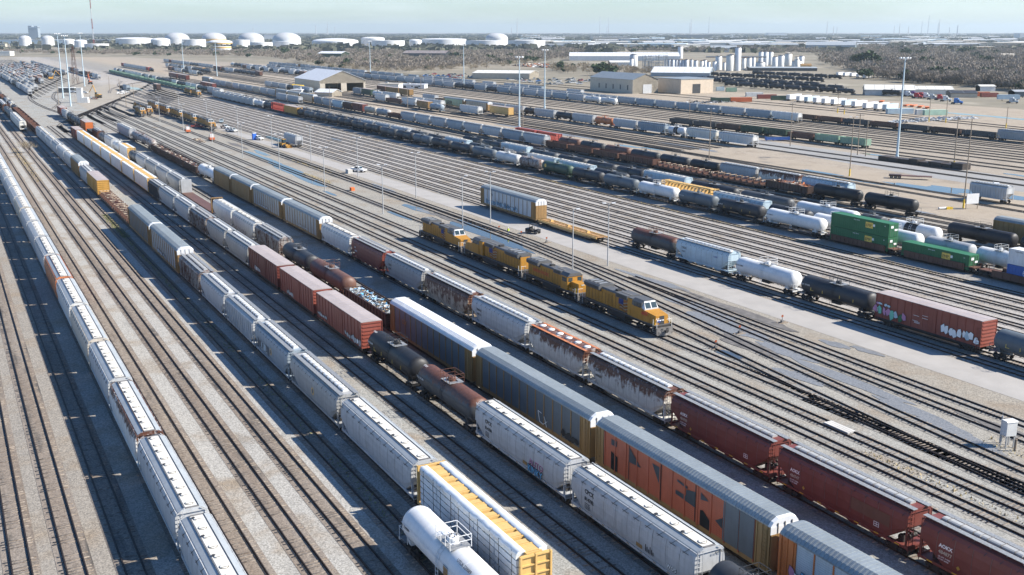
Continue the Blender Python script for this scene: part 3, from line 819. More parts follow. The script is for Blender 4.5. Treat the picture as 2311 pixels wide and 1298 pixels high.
FAR_HOPPERS = []
def build_far_hoppers():
    """the nearest ones as things of their own, the few smallest ones on the horizon side as one mass"""
    near = len([o for o in SC.objects if o.name.startswith('covered_hopper')])
    FAR_HOPPERS.sort(key=lambda h: h[1].length)
    k = max(0, 296 - near); mats = []; co = []; q = []; mi = []; off = 0
    for t, loc, rz, sx, label in FAR_HOPPERS[:k]:
        o = link('covered_hopper', t, None, loc, rz); o.scale = (sx, 1, 1); tag(o, label, 'hopper car', GROUP['covered_hopper'])
    m = MB()
    for t, loc, rz, sx, label in FAR_HOPPERS[k:]:
        M = Matrix.Translation(loc) @ Matrix.Rotation(rz, 4, 'Z') @ Matrix.Diagonal((sx, 1, 1, 1)); off = len(m.v)
        m.v += [tuple(M @ v.co) for v in t.vertices]
        for p in t.polygons: m.f.append(tuple(i + off for i in p.vertices)); m.s.append(t.materials[p.material_index]); m.sm.append(False)
    if m.v:
        o = link('distant_hoppers', m.mesh('distant_hoppers')); tag(o, 'mass of tiny pale hoppers in the farthest yard tracks', 'hopper cars', None, 'stuff')

def run(rowname, v, xs, cars, edge=1.42, z=4.45, notes=None, rowshort=None):
    """cars of one row from the near end; xs: bearings of the gaps between them (None = evenly between neighbours)"""
    us = [None if x is None else (x[0] if isinstance(x, tuple) else u_at(x, v - edge, z)) for x in xs]
    i = 0
    while i < len(us):
        if us[i] is None:
            j = i
            while us[j] is None: j += 1
            k = us[i - 1]
            wts = [STOCK[c[0]][1] for c in cars[i - 1:j]]
            acc = 0
            for m_ in range(i, j):
                acc += wts[m_ - i]; us[m_] = k + (us[j] - k) * acc / sum(wts)
        i += 1
    out = []
    for i, c in enumerate(cars):
        code, col = c[0], c[1]
        lab = c[2] if len(c) > 2 and c[2] else f"{col} {STOCK[code][4]}, {ORD[i]} from near end of {rowname}"
        out.append(place_car(code, col, (us[i] + us[i + 1]) / 2, v, us[i + 1] - us[i], lab))
    return out

def fill(rowname, v, x0, x1, pattern, edge=1.42, z=4.45, seed=1, u0=None, u1=None):
    """a long row: cars of natural length from bearing x0 to x1 (or u0 to u1)"""
    rnd = random.Random(seed)
    a = u_at(x0, v - edge, z) if u0 is None else u0
    b = u_at(x1, v - edge, z) if u1 is None else u1
    i = 0; out = []; u = a
    while u < b and i < 60:
        code, col = pattern[i] if i < len(pattern) and isinstance(pattern, list) else rnd.choice(pattern)
        L = STOCK[code][1]
        out.append(place_car(code, col, u + L / 2, v, L, f"{col} {STOCK[code][4]}, {ORD[min(i, 48)]} from near end of {rowname}"))
        u += L; i += 1
    return out
# ---------------------------------------------------------------- rows of cars
LGH = ('HP', 'light grey'); 
def build_rows():
    # A: long hopper row nearest on the left
    rA = 'the leftmost hopper row'
    A = run(rA, 15.4, [(66.5, 0), 399, 308, 245, 199, 157, 126, 99, None, None, None, None, None, None, 0, None, None, (439, 0)],
        [('HP', 'pale grey', 'pale grey covered hopper with cream roof strip cut by the lower left edge'),
         ('HP', 'pale grey', 'pale grey covered hopper, second from the bottom edge in the leftmost row'),
         ('HP', 'rust blotched white', 'white covered hopper with brown rust blotches along its upper side in the leftmost row'),
         ('HP', 'pale grey', 'pale grey covered hopper between the rust blotched hopper and the patchwork beige one'),
         ('HP', 'patchwork beige', 'patchwork beige covered hopper with brown squares painted on its roof edges'),
         ('HP', 'white', 'clean white covered hopper right in front of the rusty orange hopper'),
         ('HP', 'rusty orange', 'rusty orange covered hopper standing out in the leftmost grey row')] +
        [('HP', 'pale grey'), ('HP', 'light grey'), ('HP', 'light grey'), ('HP', 'beige'), ('HP', 'pale grey'), ('HP', 'light grey'), ('HP', 'pale grey'), ('HP', 'light grey'), ('HP', 'pale grey'), ('HP', 'light grey')])
    # white tank car cut by the bottom edge
    T = place_car('TK', 'clean white', 72.0, 33.0, 18.4, 'clean white tank car with white railing, alone on its track at the bottom edge')
    # white end of a lone hopper, upper left
    B0 = run('the short row at the left edge', 33.0, [44, None, None, None, (780, 0)], [('HP', 'cream white', 'cream white covered hopper with yellowed end, alone beside the brown open hoppers'), ('TK', 'dark grey'), ('HR', 'brown'), ('TK', 'charcoal')])
    fill('the second row at the left edge', 33.0, 0, 0, (('TK', 'charcoal'), ('HP', 'grey'), ('HR', 'brown')), u0=760, u1=960, seed=3)
    # B
    rB = 'the near lumber row'
    xsB = [1181, 936, 765, 652, 573, 506, 451, 402, 338, 289, None, 221, 196, 178, 160, None, None, None, None, None, 80]
    carsB = [('CB', 'tan yellow', 'tan yellow centerbeam flatcar stacked with white wrapped lumber beside the white tank car'),
         ('HP', 'light grey', 'light grey covered hopper with cream strip right behind the wrapped lumber car'),
         ('HG', 'weathered grey', 'weathered grey covered hopper with small faded emblem, second behind the wrapped lumber car'),
         ('HG', 'blue grey', 'blue grey covered hopper scrawled with graffiti in the row behind the wrapped lumber'),
         ('HR', 'pale grey', 'pale grey ribbed covered hopper beside the red brown boxcars'),
         ('HG', 'light grey', 'light grey covered hopper with trough hatch between two ribbed hoppers'),
         ('HR', 'rusty grey', 'rusty grey ribbed hopper coupled to the white ended autorack'),
         ('AR', 'weathered grey', 'weathered grey autorack with white end top above a ribbed hopper roof'),
         ('AR', 'slate grey', 'slate grey autorack coupled between another autorack and the rack flatcars'),
         ('RF', 'brown', 'brown flatcar with rusty racks next to the slate grey autorack'),
         ('RF', 'brown', 'brown flatcar with rusty racks next to the yellow boxcar'),
         ('BX', 'yellow', 'yellow boxcar with ridged end and rusty roof facing the rack flatcars'),
         ('HG', 'grey', 'grey covered hopper squeezed between the yellow boxcar and an autorack'),
         ('AR', 'ochre', 'small ochre autorack with pale roof beyond the yellow boxcar'),
         ('HP', 'grey'), ('HP', 'light grey'), ('HG', 'pale grey'), ('HP', 'pale grey'), ('HP', 'light grey'), ('HP', 'pale grey')]
    B = run(rB, 37.3, xsB, carsB)
    rB2 = 'the line of brown open hoppers'
    fill(rB2, 37.6, 0, 0, [('OH', 'brown')] * 9 + [('TK', 'charcoal'), ('HP', 'cream white'), ('TK', 'charcoal'), ('HP', 'grey'), ('TK', 'dark grey')], u0=u_at(80, 36, 4.4) + .5, u1=860, seed=4)
    # C
    rC = 'the red brown boxcar row'
    C = run(rC, 50.2, [1765, 1583, 1283, 1068, 932, 822, 712, 630, 560, 507, 465, 426, 392, 357, 333, None, None, None, None, None, None, 172, 160],
        [('TK', 'charcoal', 'charcoal tank car whose rounded top just enters at the bottom edge'),
         ('HP', 'light grey', 'large light grey covered hopper with black lettering beside the orange red autorack'),
         ('HP', 'light grey', 'light grey covered hopper with pink and blue graffiti low on its side'),
         ('TK', 'rust stained charcoal', 'rust stained charcoal tank car between the graffiti hopper and the black tank car'),
         ('TK', 'black', 'black tank car behind the ridged end of the nearest red brown boxcar'),
         ('BX', 'red brown', 'nearest red brown boxcar with bright ridged end above the black tank car'),
         ('BX', 'red brown', 'middle one of the three coupled red brown boxcars'),
         ('BX', 'maroon', 'maroon boxcar farthest of the three coupled red boxcars'),
         ('HG', 'weathered grey'), ('HG', 'weathered grey'), ('HR', 'rusty grey'), ('HG', 'light grey'), ('HG', 'grey'), ('HR', 'dark grey')] +
        [('CB', 'tan yellow', f'yellow topped centerbeam car with wrapped lumber, {ORD[i]} of seven behind the dark hopper') for i in range(7)] +
        [('BX', 'maroon', 'small maroon boxcar at the far end of the wrapped lumber cars')])
    # D
    rD = 'the orange autorack row'
    D = run(rD, 57.8, [(30.5, 0), 1750, 1340, 1071, 878, 775, 692, 632, 573, 522, 479, 405, None, None, None, 305, None, 268, None, None, None, None, 196],
        [('AB', 'silver', 'bright orange and silver autorack with ribbed roof at the bottom right'),
         ('AO', 'faded red', 'ochre autorack painted over with huge orange red block letters'),
         ('AR', 'slate grey', 'slate grey autorack between the orange lettered autorack and the white roofed one'),
         ('AW', 'slate grey', 'autorack with a bright white roof behind the scrap gondola'),
         ('GN', 'dark brown', 'dark gondola heaped with white and blue scrap metal'),
         ('TK', 'brown', 'brown tank car behind the scrap filled gondola'),
         ('TK', 'charcoal', 'charcoal tank car between the brown tank car and a ribbed hopper'),
         ('HR', 'rusty grey', 'rusty grey ribbed hopper behind the charcoal tank car'),
         ('HP', 'dirty white', 'dirty white covered hopper with a rusty lower side, behind the rusty ribbed hopper'),
         ('HP', 'white', 'white covered hopper facing the empty bulkhead flatcar'),
         ('BF', 'brown', 'empty rusty bulkhead flatcar with ochre and grey end walls'),
         ('HG', 'weathered grey'), ('HG', 'grey'), ('HG', 'weathered grey'), ('HG', 'light grey'), ('TK', 'dark grey'), ('CB', 'tan yellow', 'single far centerbeam car with lumber beside the seven yellow topped ones'),
         ('TK', 'white'), ('HP', 'pale grey'), ('TK', 'dark grey'), ('HR', 'brown'), ('GN', 'dark grey')])
    D2 = run('the far orange autorack row', 58.4, [194, None, None, None, None, None, 129],
        [('BX', 'bright orange', 'bright orange boxcar far up the row beside dark tank cars'), ('TK', 'charcoal'), ('TK', 'dark grey'), ('TK', 'charcoal'), ('HP', 'light grey'), ('BX', 'red brown')])
    # E
    rE = 'the maroon hopper row'
    E = run(rE, 70.8, [(38.5, 0), 2066, 1748, 1508, 1322, 1190, 1061, 955, 866, 791, 723, 637, 567, 520, 482, 443, None, None, None, 340, 292, 263],
        [('HG', 'maroon', 'maroon covered hopper cut by the right edge at the lower right corner'),
         ('HG', 'maroon', 'maroon covered hopper with white lettering, the middle one of three at the lower right'),
         ('HG', 'maroon', 'maroon covered hopper coupled to the rust streaked white hopper'),
         ('HG', 'rust streaked white', 'rust streaked white covered hopper coupled to the maroon hoppers'),
         ('HO', 'rust streaked white', 'rusty topped covered hopper with six round white lids'),
         ('HG', 'pale grey', 'pale grey covered hopper between the round lid hopper and a rusty beige one'),
         ('HG', 'rusty beige', 'rusty beige covered hopper with white trough hatch'),
         ('HG', 'weathered grey', 'weathered grey covered hopper between the rusty beige and the red brown hoppers'),
         ('HG', 'red brown', 'red brown covered hopper standing between a white and a grey hopper'),
         ('HP', 'white', 'white covered hopper below the autoracks white end'),
         ('AR', 'weathered grey', 'grey autorack with white end top next to the white covered hopper'),
         ('AR', 'weathered grey', 'grey autorack, second of four coupled together in the maroon hopper row'),
         ('AR', 'ochre', 'ochre autorack, third of the four coupled together'),
         ('AR', 'ochre', 'ochre autorack, farthest of the four, touching a white tank car'),
         ('TK', 'clean white', 'short white tank car between the ochre autorack and the dirt filled gondolas'),
         ('GN', 'dark brown'), ('GN', 'dark brown'), ('GN', 'dark brown'), ('GN', 'dark brown'),
         ('TK', 'rusty grey', 'grey tank car with a reddish end beyond the dirt filled gondolas'),
         ('HP', 'light grey', 'light grey covered hopper at the far end of the row with the dirt gondolas')])
    # locomotives
    LO = run('the four yellow locomotives', 92.2, [1492, 1312, 1184, 1046, 948],
        [('LW', 'loco yellow', 'yellow wide nosed locomotive leading the line of four, windshield facing the camera'),
         ('LN', 'loco yellow', 'yellow locomotive with a short bright yellow nose, second in the line of four'),
         ('LR', 'loco yellow', 'yellow locomotive with its bright hood end nearest, third in the line of four'),
         ('LW', 'loco yellow', 'yellow locomotive at the far end of the line of four, beside a puddle')], edge=1.0, z=4.2)
    # F, single autorack and flatcar beside the road
    run('the road side track', 123.5, [1352, 1214, 1085], [('FL', 'tan yellow', 'long empty tan yellow flatcar beside the concrete road'), ('AY', 'silver', 'silver autorack with blue graffiti and yellow end doors beside the road')], edge=1.2, z=2.8)
    run('the road side track', 123.5, [(409, 0), (426, 0)], [('HP', 'light grey', 'lone light grey hopper standing by the wheel loader')])
    # G
    G = run('the red boxcar row', 127.2, [(80.5, 0), 2229, 1970, 1796, 1650, 1523, 1416],
        [('TK', 'slate grey', 'slate grey tank car cut by the right edge behind the red boxcar'),
         ('BX', 'red brown', 'large red boxcar with green and white graffiti at the right'),
         ('TK', 'charcoal', 'charcoal tank car coupled to the far end of the graffiti boxcar'),
         ('TK', 'clean white', 'white tank car between the charcoal tank car and the pale blue hopper'),
         ('HG', 'pale blue', 'pale blue covered hopper between two tank cars beside the road'),
         ('TK', 'rust stained charcoal', 'rust topped charcoal tank car at the far end of the red boxcar row')], edge=1.4, z=4.0)
    # H, container train and tank cars
    Hh = run('the container train', 169.5, [(101.5, 0), 2207, 2025, 1862, 1722, 1615, 1527, 1436, 1358, 1288, 1220, 1170, 1117],
        [('WC', 'brown', 'brown well car under the white and blue containers'), ('WC', 'brown', 'brown well car under the single green container'),
         ('WC', 'brown', 'brown well car under the two stacked green containers'),
         ('TK', 'clean white', 'white tank car with white end railing coupled to the container train'), ('TK', 'charcoal'), ('TK', 'slate grey'), ('TK', 'clean white'), ('TK', 'slate grey'),
         ('TK', 'charcoal'), ('TK', 'dark green', 'dark green tank car with a round yellow emblem'), ('TK', 'rusty grey', 'rusty grey tank car between the green and the white tank cars'), ('TK', 'white', 'white tank car with bands at the end of the dark tank string')], edge=1.0, z=3.4)
    fill('the long dark tank string', 169.5, 0, 0, (('TK', 'charcoal'), ('TK', 'black'), ('TK', 'charcoal'), ('TK', 'dark grey'), ('TK', 'slate grey')), u0=u_at(1117, 168.5, 3.4) + .6, u1=u_at(676, 168, 3.4), seed=5)
    run('the long dark tank string', 169.5, [672, 640, 611, 592, 571, None, None, None, None, None, None, None, None, 478],
        [('BX', 'yellow', 'small yellow boxcar beside a red centerbeam car beyond the dark tank string'), ('CE', 'bright red', 'bright red centerbeam car next to the small yellow boxcar'), ('TK', 'charcoal', 'dark tank car between the red centerbeam and the white tank car'), ('TK', 'white', 'white tank car at the near end of the small white hoppers')] +
        [('HR', 'white', f'small white hopper with a bright end, {ORD[i]} from the near end of nine alike') for i in range(9)])
    fill('the green gondola string', 169.5, 0, 0, (('OH', 'pale green'), ('GN', 'pale green'), ('OH', 'pale green')), u0=u_at(430, 168, 3.4), u1=1240, seed=6)
    run('the track beside the green gondolas', 160.2, [446, None, 413], [('LW', 'loco yellow', 'yellow locomotive nearest the green gondola string'), ('LR', 'loco yellow', 'yellow locomotive coupled behind the one nearest the green gondola string')])
    # I
    rI = 'the row behind the dark tanks'
    run(rI, 174.2, [2304, 2195, 2078, 1936, None, 1727, 1606, 1490, 1412, 1333, 1253, 1188, 1160],
        [('TK', 'white', 'white tank car peeping out left of the white container'), ('TK', 'grey', 'grey tank car behind the single green container'), ('TK', 'clean white', 'white tank car behind the near end of the stacked green containers'),
         ('TK', 'clean white', 'white tank car hidden behind the stacked green containers'), ('TK', 'charcoal'), ('HP', 'pale blue', 'pale blue covered hopper behind the slate grey tank cars'), ('CE', 'tan yellow', 'empty tan yellow centerbeam flatcar with open truss'), ('TK', 'charcoal'), ('TK', 'charcoal'),
         ('HP', 'pale blue', 'pale blue covered hopper behind the dark green tank car'), ('HP', 'pale blue', 'pale blue covered hopper behind the white banded tank car'), ('TK', 'dark grey')])
    fill('the farther row behind tanks', 174.2, 0, 0, [('TK', 'charcoal'), ('TK', 'dark grey'), ('HP', 'pale blue')] + [('TK', 'charcoal')] * 2 + [('HP', 'pale grey')] * 3 + [('TK', 'dark grey'), ('TK', 'charcoal')] * 6 + [('HP', 'pale grey')] * 6, u0=u_at(1160, 173, 4.4) + .6, u1=720, seed=8)
    # J
    rJ = 'the second row behind the tanks'
    run(rJ, 183.2, [2122, 1990, 1936, 1786, 1662, 1549, 1450, 1385, 1318, 1253, 1190, 1129, None, 1040],
        [('TB', 'clean white', 'white tank car with black middle behind the stacked green containers'), ('TK', 'dark grey'), ('TK', 'clean white', 'long white tank car behind the white tank car with end railing'), ('TK', 'dark grey'), ('TK', 'charcoal'), ('HP', 'pale blue', 'pale blue covered hopper behind the empty yellow centerbeam'), ('TK', 'charcoal'), ('TK', 'charcoal'), ('TK', 'charcoal'), ('TK', 'dark grey'),
         ('HP', 'pale blue', 'pale blue covered hopper far up the second row behind the tank cars'), ('TK', 'charcoal'), ('TK', 'black')])
    run('the short right hand track', 191.5, [2420, 2296, 2129], [('TK', 'black', 'black tank car cut by the right edge behind the white container'), ('TK', 'black', 'black tank car with silver end behind the white and blue containers')], edge=1.0, z=3.4)
    run('the right hand track', 199.5, [2420, 2240], [('AY', 'ochre', 'ochre autorack with grey roof at the right edge')], z=5.2)
    # K
    rK = 'the brown gondola row'
    run(rK, 209.0, [2068, 1942, 1828, 1727, 1598, 1477, 1396, 1338, 1281, 1232],
        [('TK', 'black', 'black tank car at the end of its row beside the wide puddle'), ('TK', 'black', 'black tank car between another black tank car and a scrap gondola'),
         ('GN', 'dark brown', 'dark gondola filled with rusty brown scrap'), ('RF', 'brown', 'rack flatcar next to the gondola of rusty scrap'), ('RF', 'brown', 'rack flatcar next to the brown gondolas'),
         ('GN', 'brown'), ('GN', 'brown'), ('GN', 'brown'), ('GN', 'brown')])
    fill('the far gondola row', 209.0, 0, 0, [('HG', 'light grey'), ('HG', 'blue grey'), ('HG', 'pale grey'), ('HG', 'light grey'), ('HG', 'blue grey'), ('HG', 'light grey'), ('HG', 'pale grey'), ('HG', 'light grey'), ('GN', 'brown'), ('TK', 'grey'), ('TK', 'beige'), ('BX', 'maroon'), ('HR', 'brown'), ('HG', 'pale blue'), ('HG', 'light grey'), ('HR', 'grey'), ('AR', 'beige'), ('AR', 'beige'), ('AR', 'grey'), ('HP', 'light grey'), ('HP', 'light grey'), ('HP', 'beige'), ('HP', 'light grey'), ('HP', 'light grey'), ('HP', 'white'), ('HP', 'beige'), ('HP', 'light grey'), ('HP', 'light grey')], u0=u_at(1231, 207.8, 4.4), u1=960)
    run('the stub beside the brown gondola row', 200.0, [674, None, 622], [('HP', 'light grey', 'light grey hopper with white end, nearer of two in front of a beige autorack'), ('HP', 'light grey', 'light grey hopper, farther of two in front of a beige autorack')])
    # L
    rL = 'the tank row along the dirt road'
    run(rL, 214.2, [1918, 1806, 1709, 1622, 1552, 1484, 1418, 1360, 1305, 1257],
        [('HG', 'pale blue', 'pale blue hopper at the near end of the tank row along the dirt road'), ('HG', 'rust streaked white', 'rust streaked white hopper behind the rack flatcars'), ('HG', 'grey', 'grey hopper with white end behind the rack flatcars'),
         ('TK', 'black'), ('TK', 'charcoal'), ('TK', 'charcoal'), ('TK', 'brown'), ('TK', 'charcoal'), ('TK', 'brown')])
    run('the far dirt road row', 215.5, [1256, None, None, None, 1060], [('CE', 'bright red', 'red centerbeam car next to the tank row along the dirt road'), ('CE', 'bright red', 'second red centerbeam car from the tank row along the dirt road'), ('FL', 'tan yellow', 'yellow flatcar behind the light grey hoppers'), ('FL', 'tan yellow', 'yellow flatcar behind the brown gondola far up the row')])
    # M
    rM = 'the mid yard white hopper row'
    run(rM, 281.2, [1703, 1619, 1546, 1503, 1437, 1382, 1339, 1290, 1251, 1204, 1181],
        [('HR', 'white', 'white ribbed hopper with white end at the near end of the mid yard row'), ('HR', 'cream white', 'cream white ribbed hopper coupled to the white end hopper in mid yard'), ('TB', 'clean white', 'short white tank car with a broad black band'), ('HR', 'blue grey', 'blue grey ribbed hopper next to the black banded tank car'), ('HP', 'light grey'), ('TK', 'rusty orange', 'rusty orange tank car between two grey hoppers in mid yard'), ('HP', 'light grey'), ('TK', 'charcoal'), ('HP', 'light grey'), ('TK', 'black')])
    fill('the far mid yard row', 281.2, 0, 0, [('HP', 'light grey')] * 3 + [('GN', 'dark brown'), ('HP', 'light grey')] * 3, u0=u_at(1180, 280, 4.4), u1=640)
    run('the repair track', 268.0, [1150, 1104], [('BX', 'tan yellow', 'tan yellow boxcar with dark door standing in mid yard')])
    run('the repair track behind', 273.5, [1102, 1048, 1000], [('AR', 'beige', 'beige autorack behind the tan yellow boxcar'), ('AR', 'pale green', 'greenish autorack with dark graffiti letters in mid yard')])
    run('the mid yard stub', 258.5, [1080, 1036], [('HP', 'white', 'lone white hopper with white end in front of the greenish autorack')])
    run('the stub with the blue grey tank car', 250.0, [995, 967, 940], [('TK', 'blue grey', 'blue grey tank car beside an orange brown flatcar load'), ('BX', 'ochre', 'ochre boxcar coupled to the blue grey tank car')])
    run('the mid yard hoppers', 262.5, [996, 955, 930], [('HP', 'white', 'white hopper with white end behind the blue grey tank car'), ('HP', 'pale grey', 'pale grey hopper behind the white end hopper near the blue grey tank')])
    run('the second mid yard hoppers', 255.0, [938, 905, 870, 845], [('HG', 'white', 'white hopper in front of the ochre boxcars by the shed'), ('GN', 'brown', 'brown gondola among the white hoppers by the shed'), ('HP', 'white', 'white hopper behind the maroon boxcar')])
    run('the third mid yard hoppers', 268.0, [895, 862, 838, 815, 795], [('HP', 'white'), ('TK', 'white'), ('BX', 'dark green', 'dark green boxcar in front of the open shed'), ('HR', 'grey')])
    run('the row in front of the low office', 292.0, [925, 900, 870, 850], [('BX', 'ochre'), ('BX', 'ochre'), ('BX', 'brown')])
    # P, green hoppers to the right
    rP = 'the green hopper row'
    run(rP, 318.0, [1956, 1895, 1838, 1776, 1722, 1670, 1616, 1565, 1510], [('OH', 'pale green'), ('OH', 'pale green'), ('GN', 'brown'), ('OH', 'dark green'), ('OH', 'dark green'), ('GN', 'dark brown'), ('GN', 'dark grey'), ('GN', 'dark grey')], z=3.2)
    run('the repaired car track', 247.0, [2277, 2186], [('HR', 'pale grey', 'lone pale grey hopper with a tan end by the stacked ties')])
    # N and the long rows along the yard edge
    fill('the long yard edge row', 378.5, 0, 0, [('HP', 'white')] + [('HP', 'blue grey'), ('HP', 'light grey'), ('HP', 'blue grey')] * 5 + [('HP', 'light grey')] * 12, u0=u_at(1803, 377, 4.4), u1=930)
    rN2 = 'the two white tanks row'
    fill(rN2, 367.0, 0, 0, [('TK', 'white'), ('TK', 'white'), ('HP', 'light grey'), ('HP', 'blue grey'), ('HP', 'light grey'), ('HP', 'light grey'), ('HP', 'grey'), ('HP', 'blue grey'), ('TK', 'dark grey'), ('HP', 'blue grey'), ('TK', 'charcoal'), ('TK', 'charcoal')] + [('HP', 'light grey'), ('HP', 'blue grey')] * 12, u0=u_at(1390, 366, 4.0), u1=1330)
    fill('the right edge gondola row', 391.0, 0, 0, [('HR', 'grey')] + [('GN', 'dark grey'), ('GN', 'dark brown'), ('GN', 'dark grey'), ('GN', 'brown'), ('GN', 'dark grey'), ('GN', 'brown'), ('GN', 'dark brown')], u0=u_at(2330, 390, 3.2), u1=430)
    fill('the outermost hopper row', 397.0, 0, 0, (('HP', 'light grey'), ('HP', 'blue grey'), ('GN', 'dark brown'), ('HP', 'pale grey')), u0=640, u1=1420, seed=12)
    fill('the row behind the shed', 345.0, 0, 0, (('HP', 'light grey'), ('TK', 'white'), ('HP', 'pale grey'), ('TK', 'dark grey')), u0=1010, u1=1420, seed=13)
    fill('the locomotive row behind the shed', 330.0, 0, 0, [('LR', 'loco yellow'), ('TK', 'white'), ('BX', 'brown'), ('TK', 'charcoal'), ('HP', 'white'), ('TK', 'dark grey')] + [('TK', 'charcoal'), ('HP', 'white')] * 4, u0=1020, u1=1300)
    fill('the short mixed car row', 240.0, 0, 0, [('HP', 'blue grey'), ('HP', 'pale grey'), ('TK', 'charcoal'), ('HP', 'light grey'), ('HP', 'grey')], u0=760, u1=860)
    # beyond, towards the tank farm
    fill('the bright red boxcar row', 214.5, 0, 0, [('TK', 'charcoal'), ('BX', 'bright red')] + [('HP', 'pale grey')] * 7, u0=1250, u1=1450)
    fill('the far middle row', 240.0, 0, 0, (('HP', 'white'), ('TK', 'charcoal'), ('BX', 'brown'), ('TK', 'white')), u0=1120, u1=1290, seed=15)
    fill('the second far middle row', 262.0, 0, 0, (('HP', 'white'), ('TK', 'dark grey'), ('HP', 'grey')), u0=1180, u1=1420, seed=16)
    fill('the third far middle row', 290.0, 0, 0, (('HP', 'white'), ('TK', 'charcoal'), ('TK', 'dark grey'), ('BX', 'brown')), u0=1080, u1=1280, seed=17)
    fill('the far row below the trees', 300.0, 0, 0, [('HP', 'pale grey')] * 4 + [('TK', 'slate grey')] * 3 + [('HP', 'light grey')] * 6 + [('BX', 'maroon')], u0=1330, u1=1640)
    run('the maroon boxcars by the green gondolas', 190.0, [480, None, 452], [('BX', 'maroon', 'maroon boxcar beside the green gondola string'), ('BX', 'maroon', 'second maroon boxcar beside the green gondola string')])
    run('the far maroon boxcars', 205.0, [421, None, 380], [('BX', 'maroon', 'far maroon boxcar above the green gondola string'), ('BX', 'maroon', 'farther maroon boxcar above the green gondola string')])
    fill('the row behind the green gondolas', 178.0, 0, 0, (('HP', 'pale grey'), ('HP', 'white'), ('TK', 'dark grey'), ('TK', 'charcoal')), u0=770, u1=1260, seed=18)
    # bowl yard at the upper left
    for i, (v, u0, u1) in enumerate([(58.5, 838, 1500), (63.0, 880, 1560), (67.5, 905, 1300), (72.0, 985, 1600), (76.5, 1040, 1700), (81.0, 1010, 1500), (86.0, 1090, 1760), (91.0, 1135, 1500), (96.0, 1160, 1800), (101.0, 1130, 1480), (107.0, 1240, 1640), (114.0, 1180, 1520), (121.0, 1210, 1760), (137.0, 1085, 1330)]):
        fill(f'the {ORD[i]} left yard track', v, 0, 0, (('HP', 'light grey'), ('HP', 'pale grey'), ('TK', 'dark grey'), ('HG', 'blue grey'), ('HP', 'white'), ('BX', 'brown'), ('TK', 'charcoal'), ('GN', 'dark grey'), ('HP', 'light grey')), u0=u0, u1=min(u1, u0 + 430), seed=30 + i)
    place_car('HP', 'blue grey', 868, 128.5, 18, 'blue grey hopper alone on the wye track in the upper left')
    place_car('GN', 'dark grey', 886, 128.5, 17, 'dark gondola coupled to the lone hopper on the wye track')
    place_car('BX', 'dark brown', 862, 150.0, 16, 'dark brown boxcar body near the far loop track')
    # parked locomotives along the service track
    run('the parked locomotive line', 110.8, [478, None, None, None, None, 332], [('LW', 'loco yellow', f'dirty yellow locomotive, {ORD[i]} from the near end of the long parked line') for i in range(5)], edge=1, z=4.2)
    run('the service track', 96.0, [320, 304], [('LW', 'loco yellow', 'single yellow locomotive on the service track at the left')], edge=1, z=4.2)
    run('the second service track', 101.5, [336, None, 300], [('LW', 'loco yellow', 'yellow locomotive behind the single one on the service track'), ('LR', 'loco yellow', 'yellow locomotive farthest back on the service track')], edge=1, z=4.2)
    run('the far service tracks', 405.0, [700, None, 640], [('LW', 'loco yellow', 'far yellow locomotive near the green building'), ('LR', 'loco yellow', 'farther yellow locomotive near the green building')])
    run('the far yard', 265.0, [458, 443], [('BX', 'yellow', 'far yellow car alone near the bushes below the tank farm')])
    return dict(A=A, B=B, C=C, D=D, E=E, G=G, H=Hh, LO=LO, T=T)
# ---------------------------------------------------------------- ground, road, tracks
def speckle(nt, v, scale):
    n = nt.nodes.new('ShaderNodeTexVoronoi'); n.inputs['Scale'].default_value = scale
    nt.links.new(v, n.inputs['Vector'])
    s = nt.nodes.new('ShaderNodeSeparateColor'); nt.links.new(n.outputs['Color'], s.inputs[0])
    return s.outputs[0]

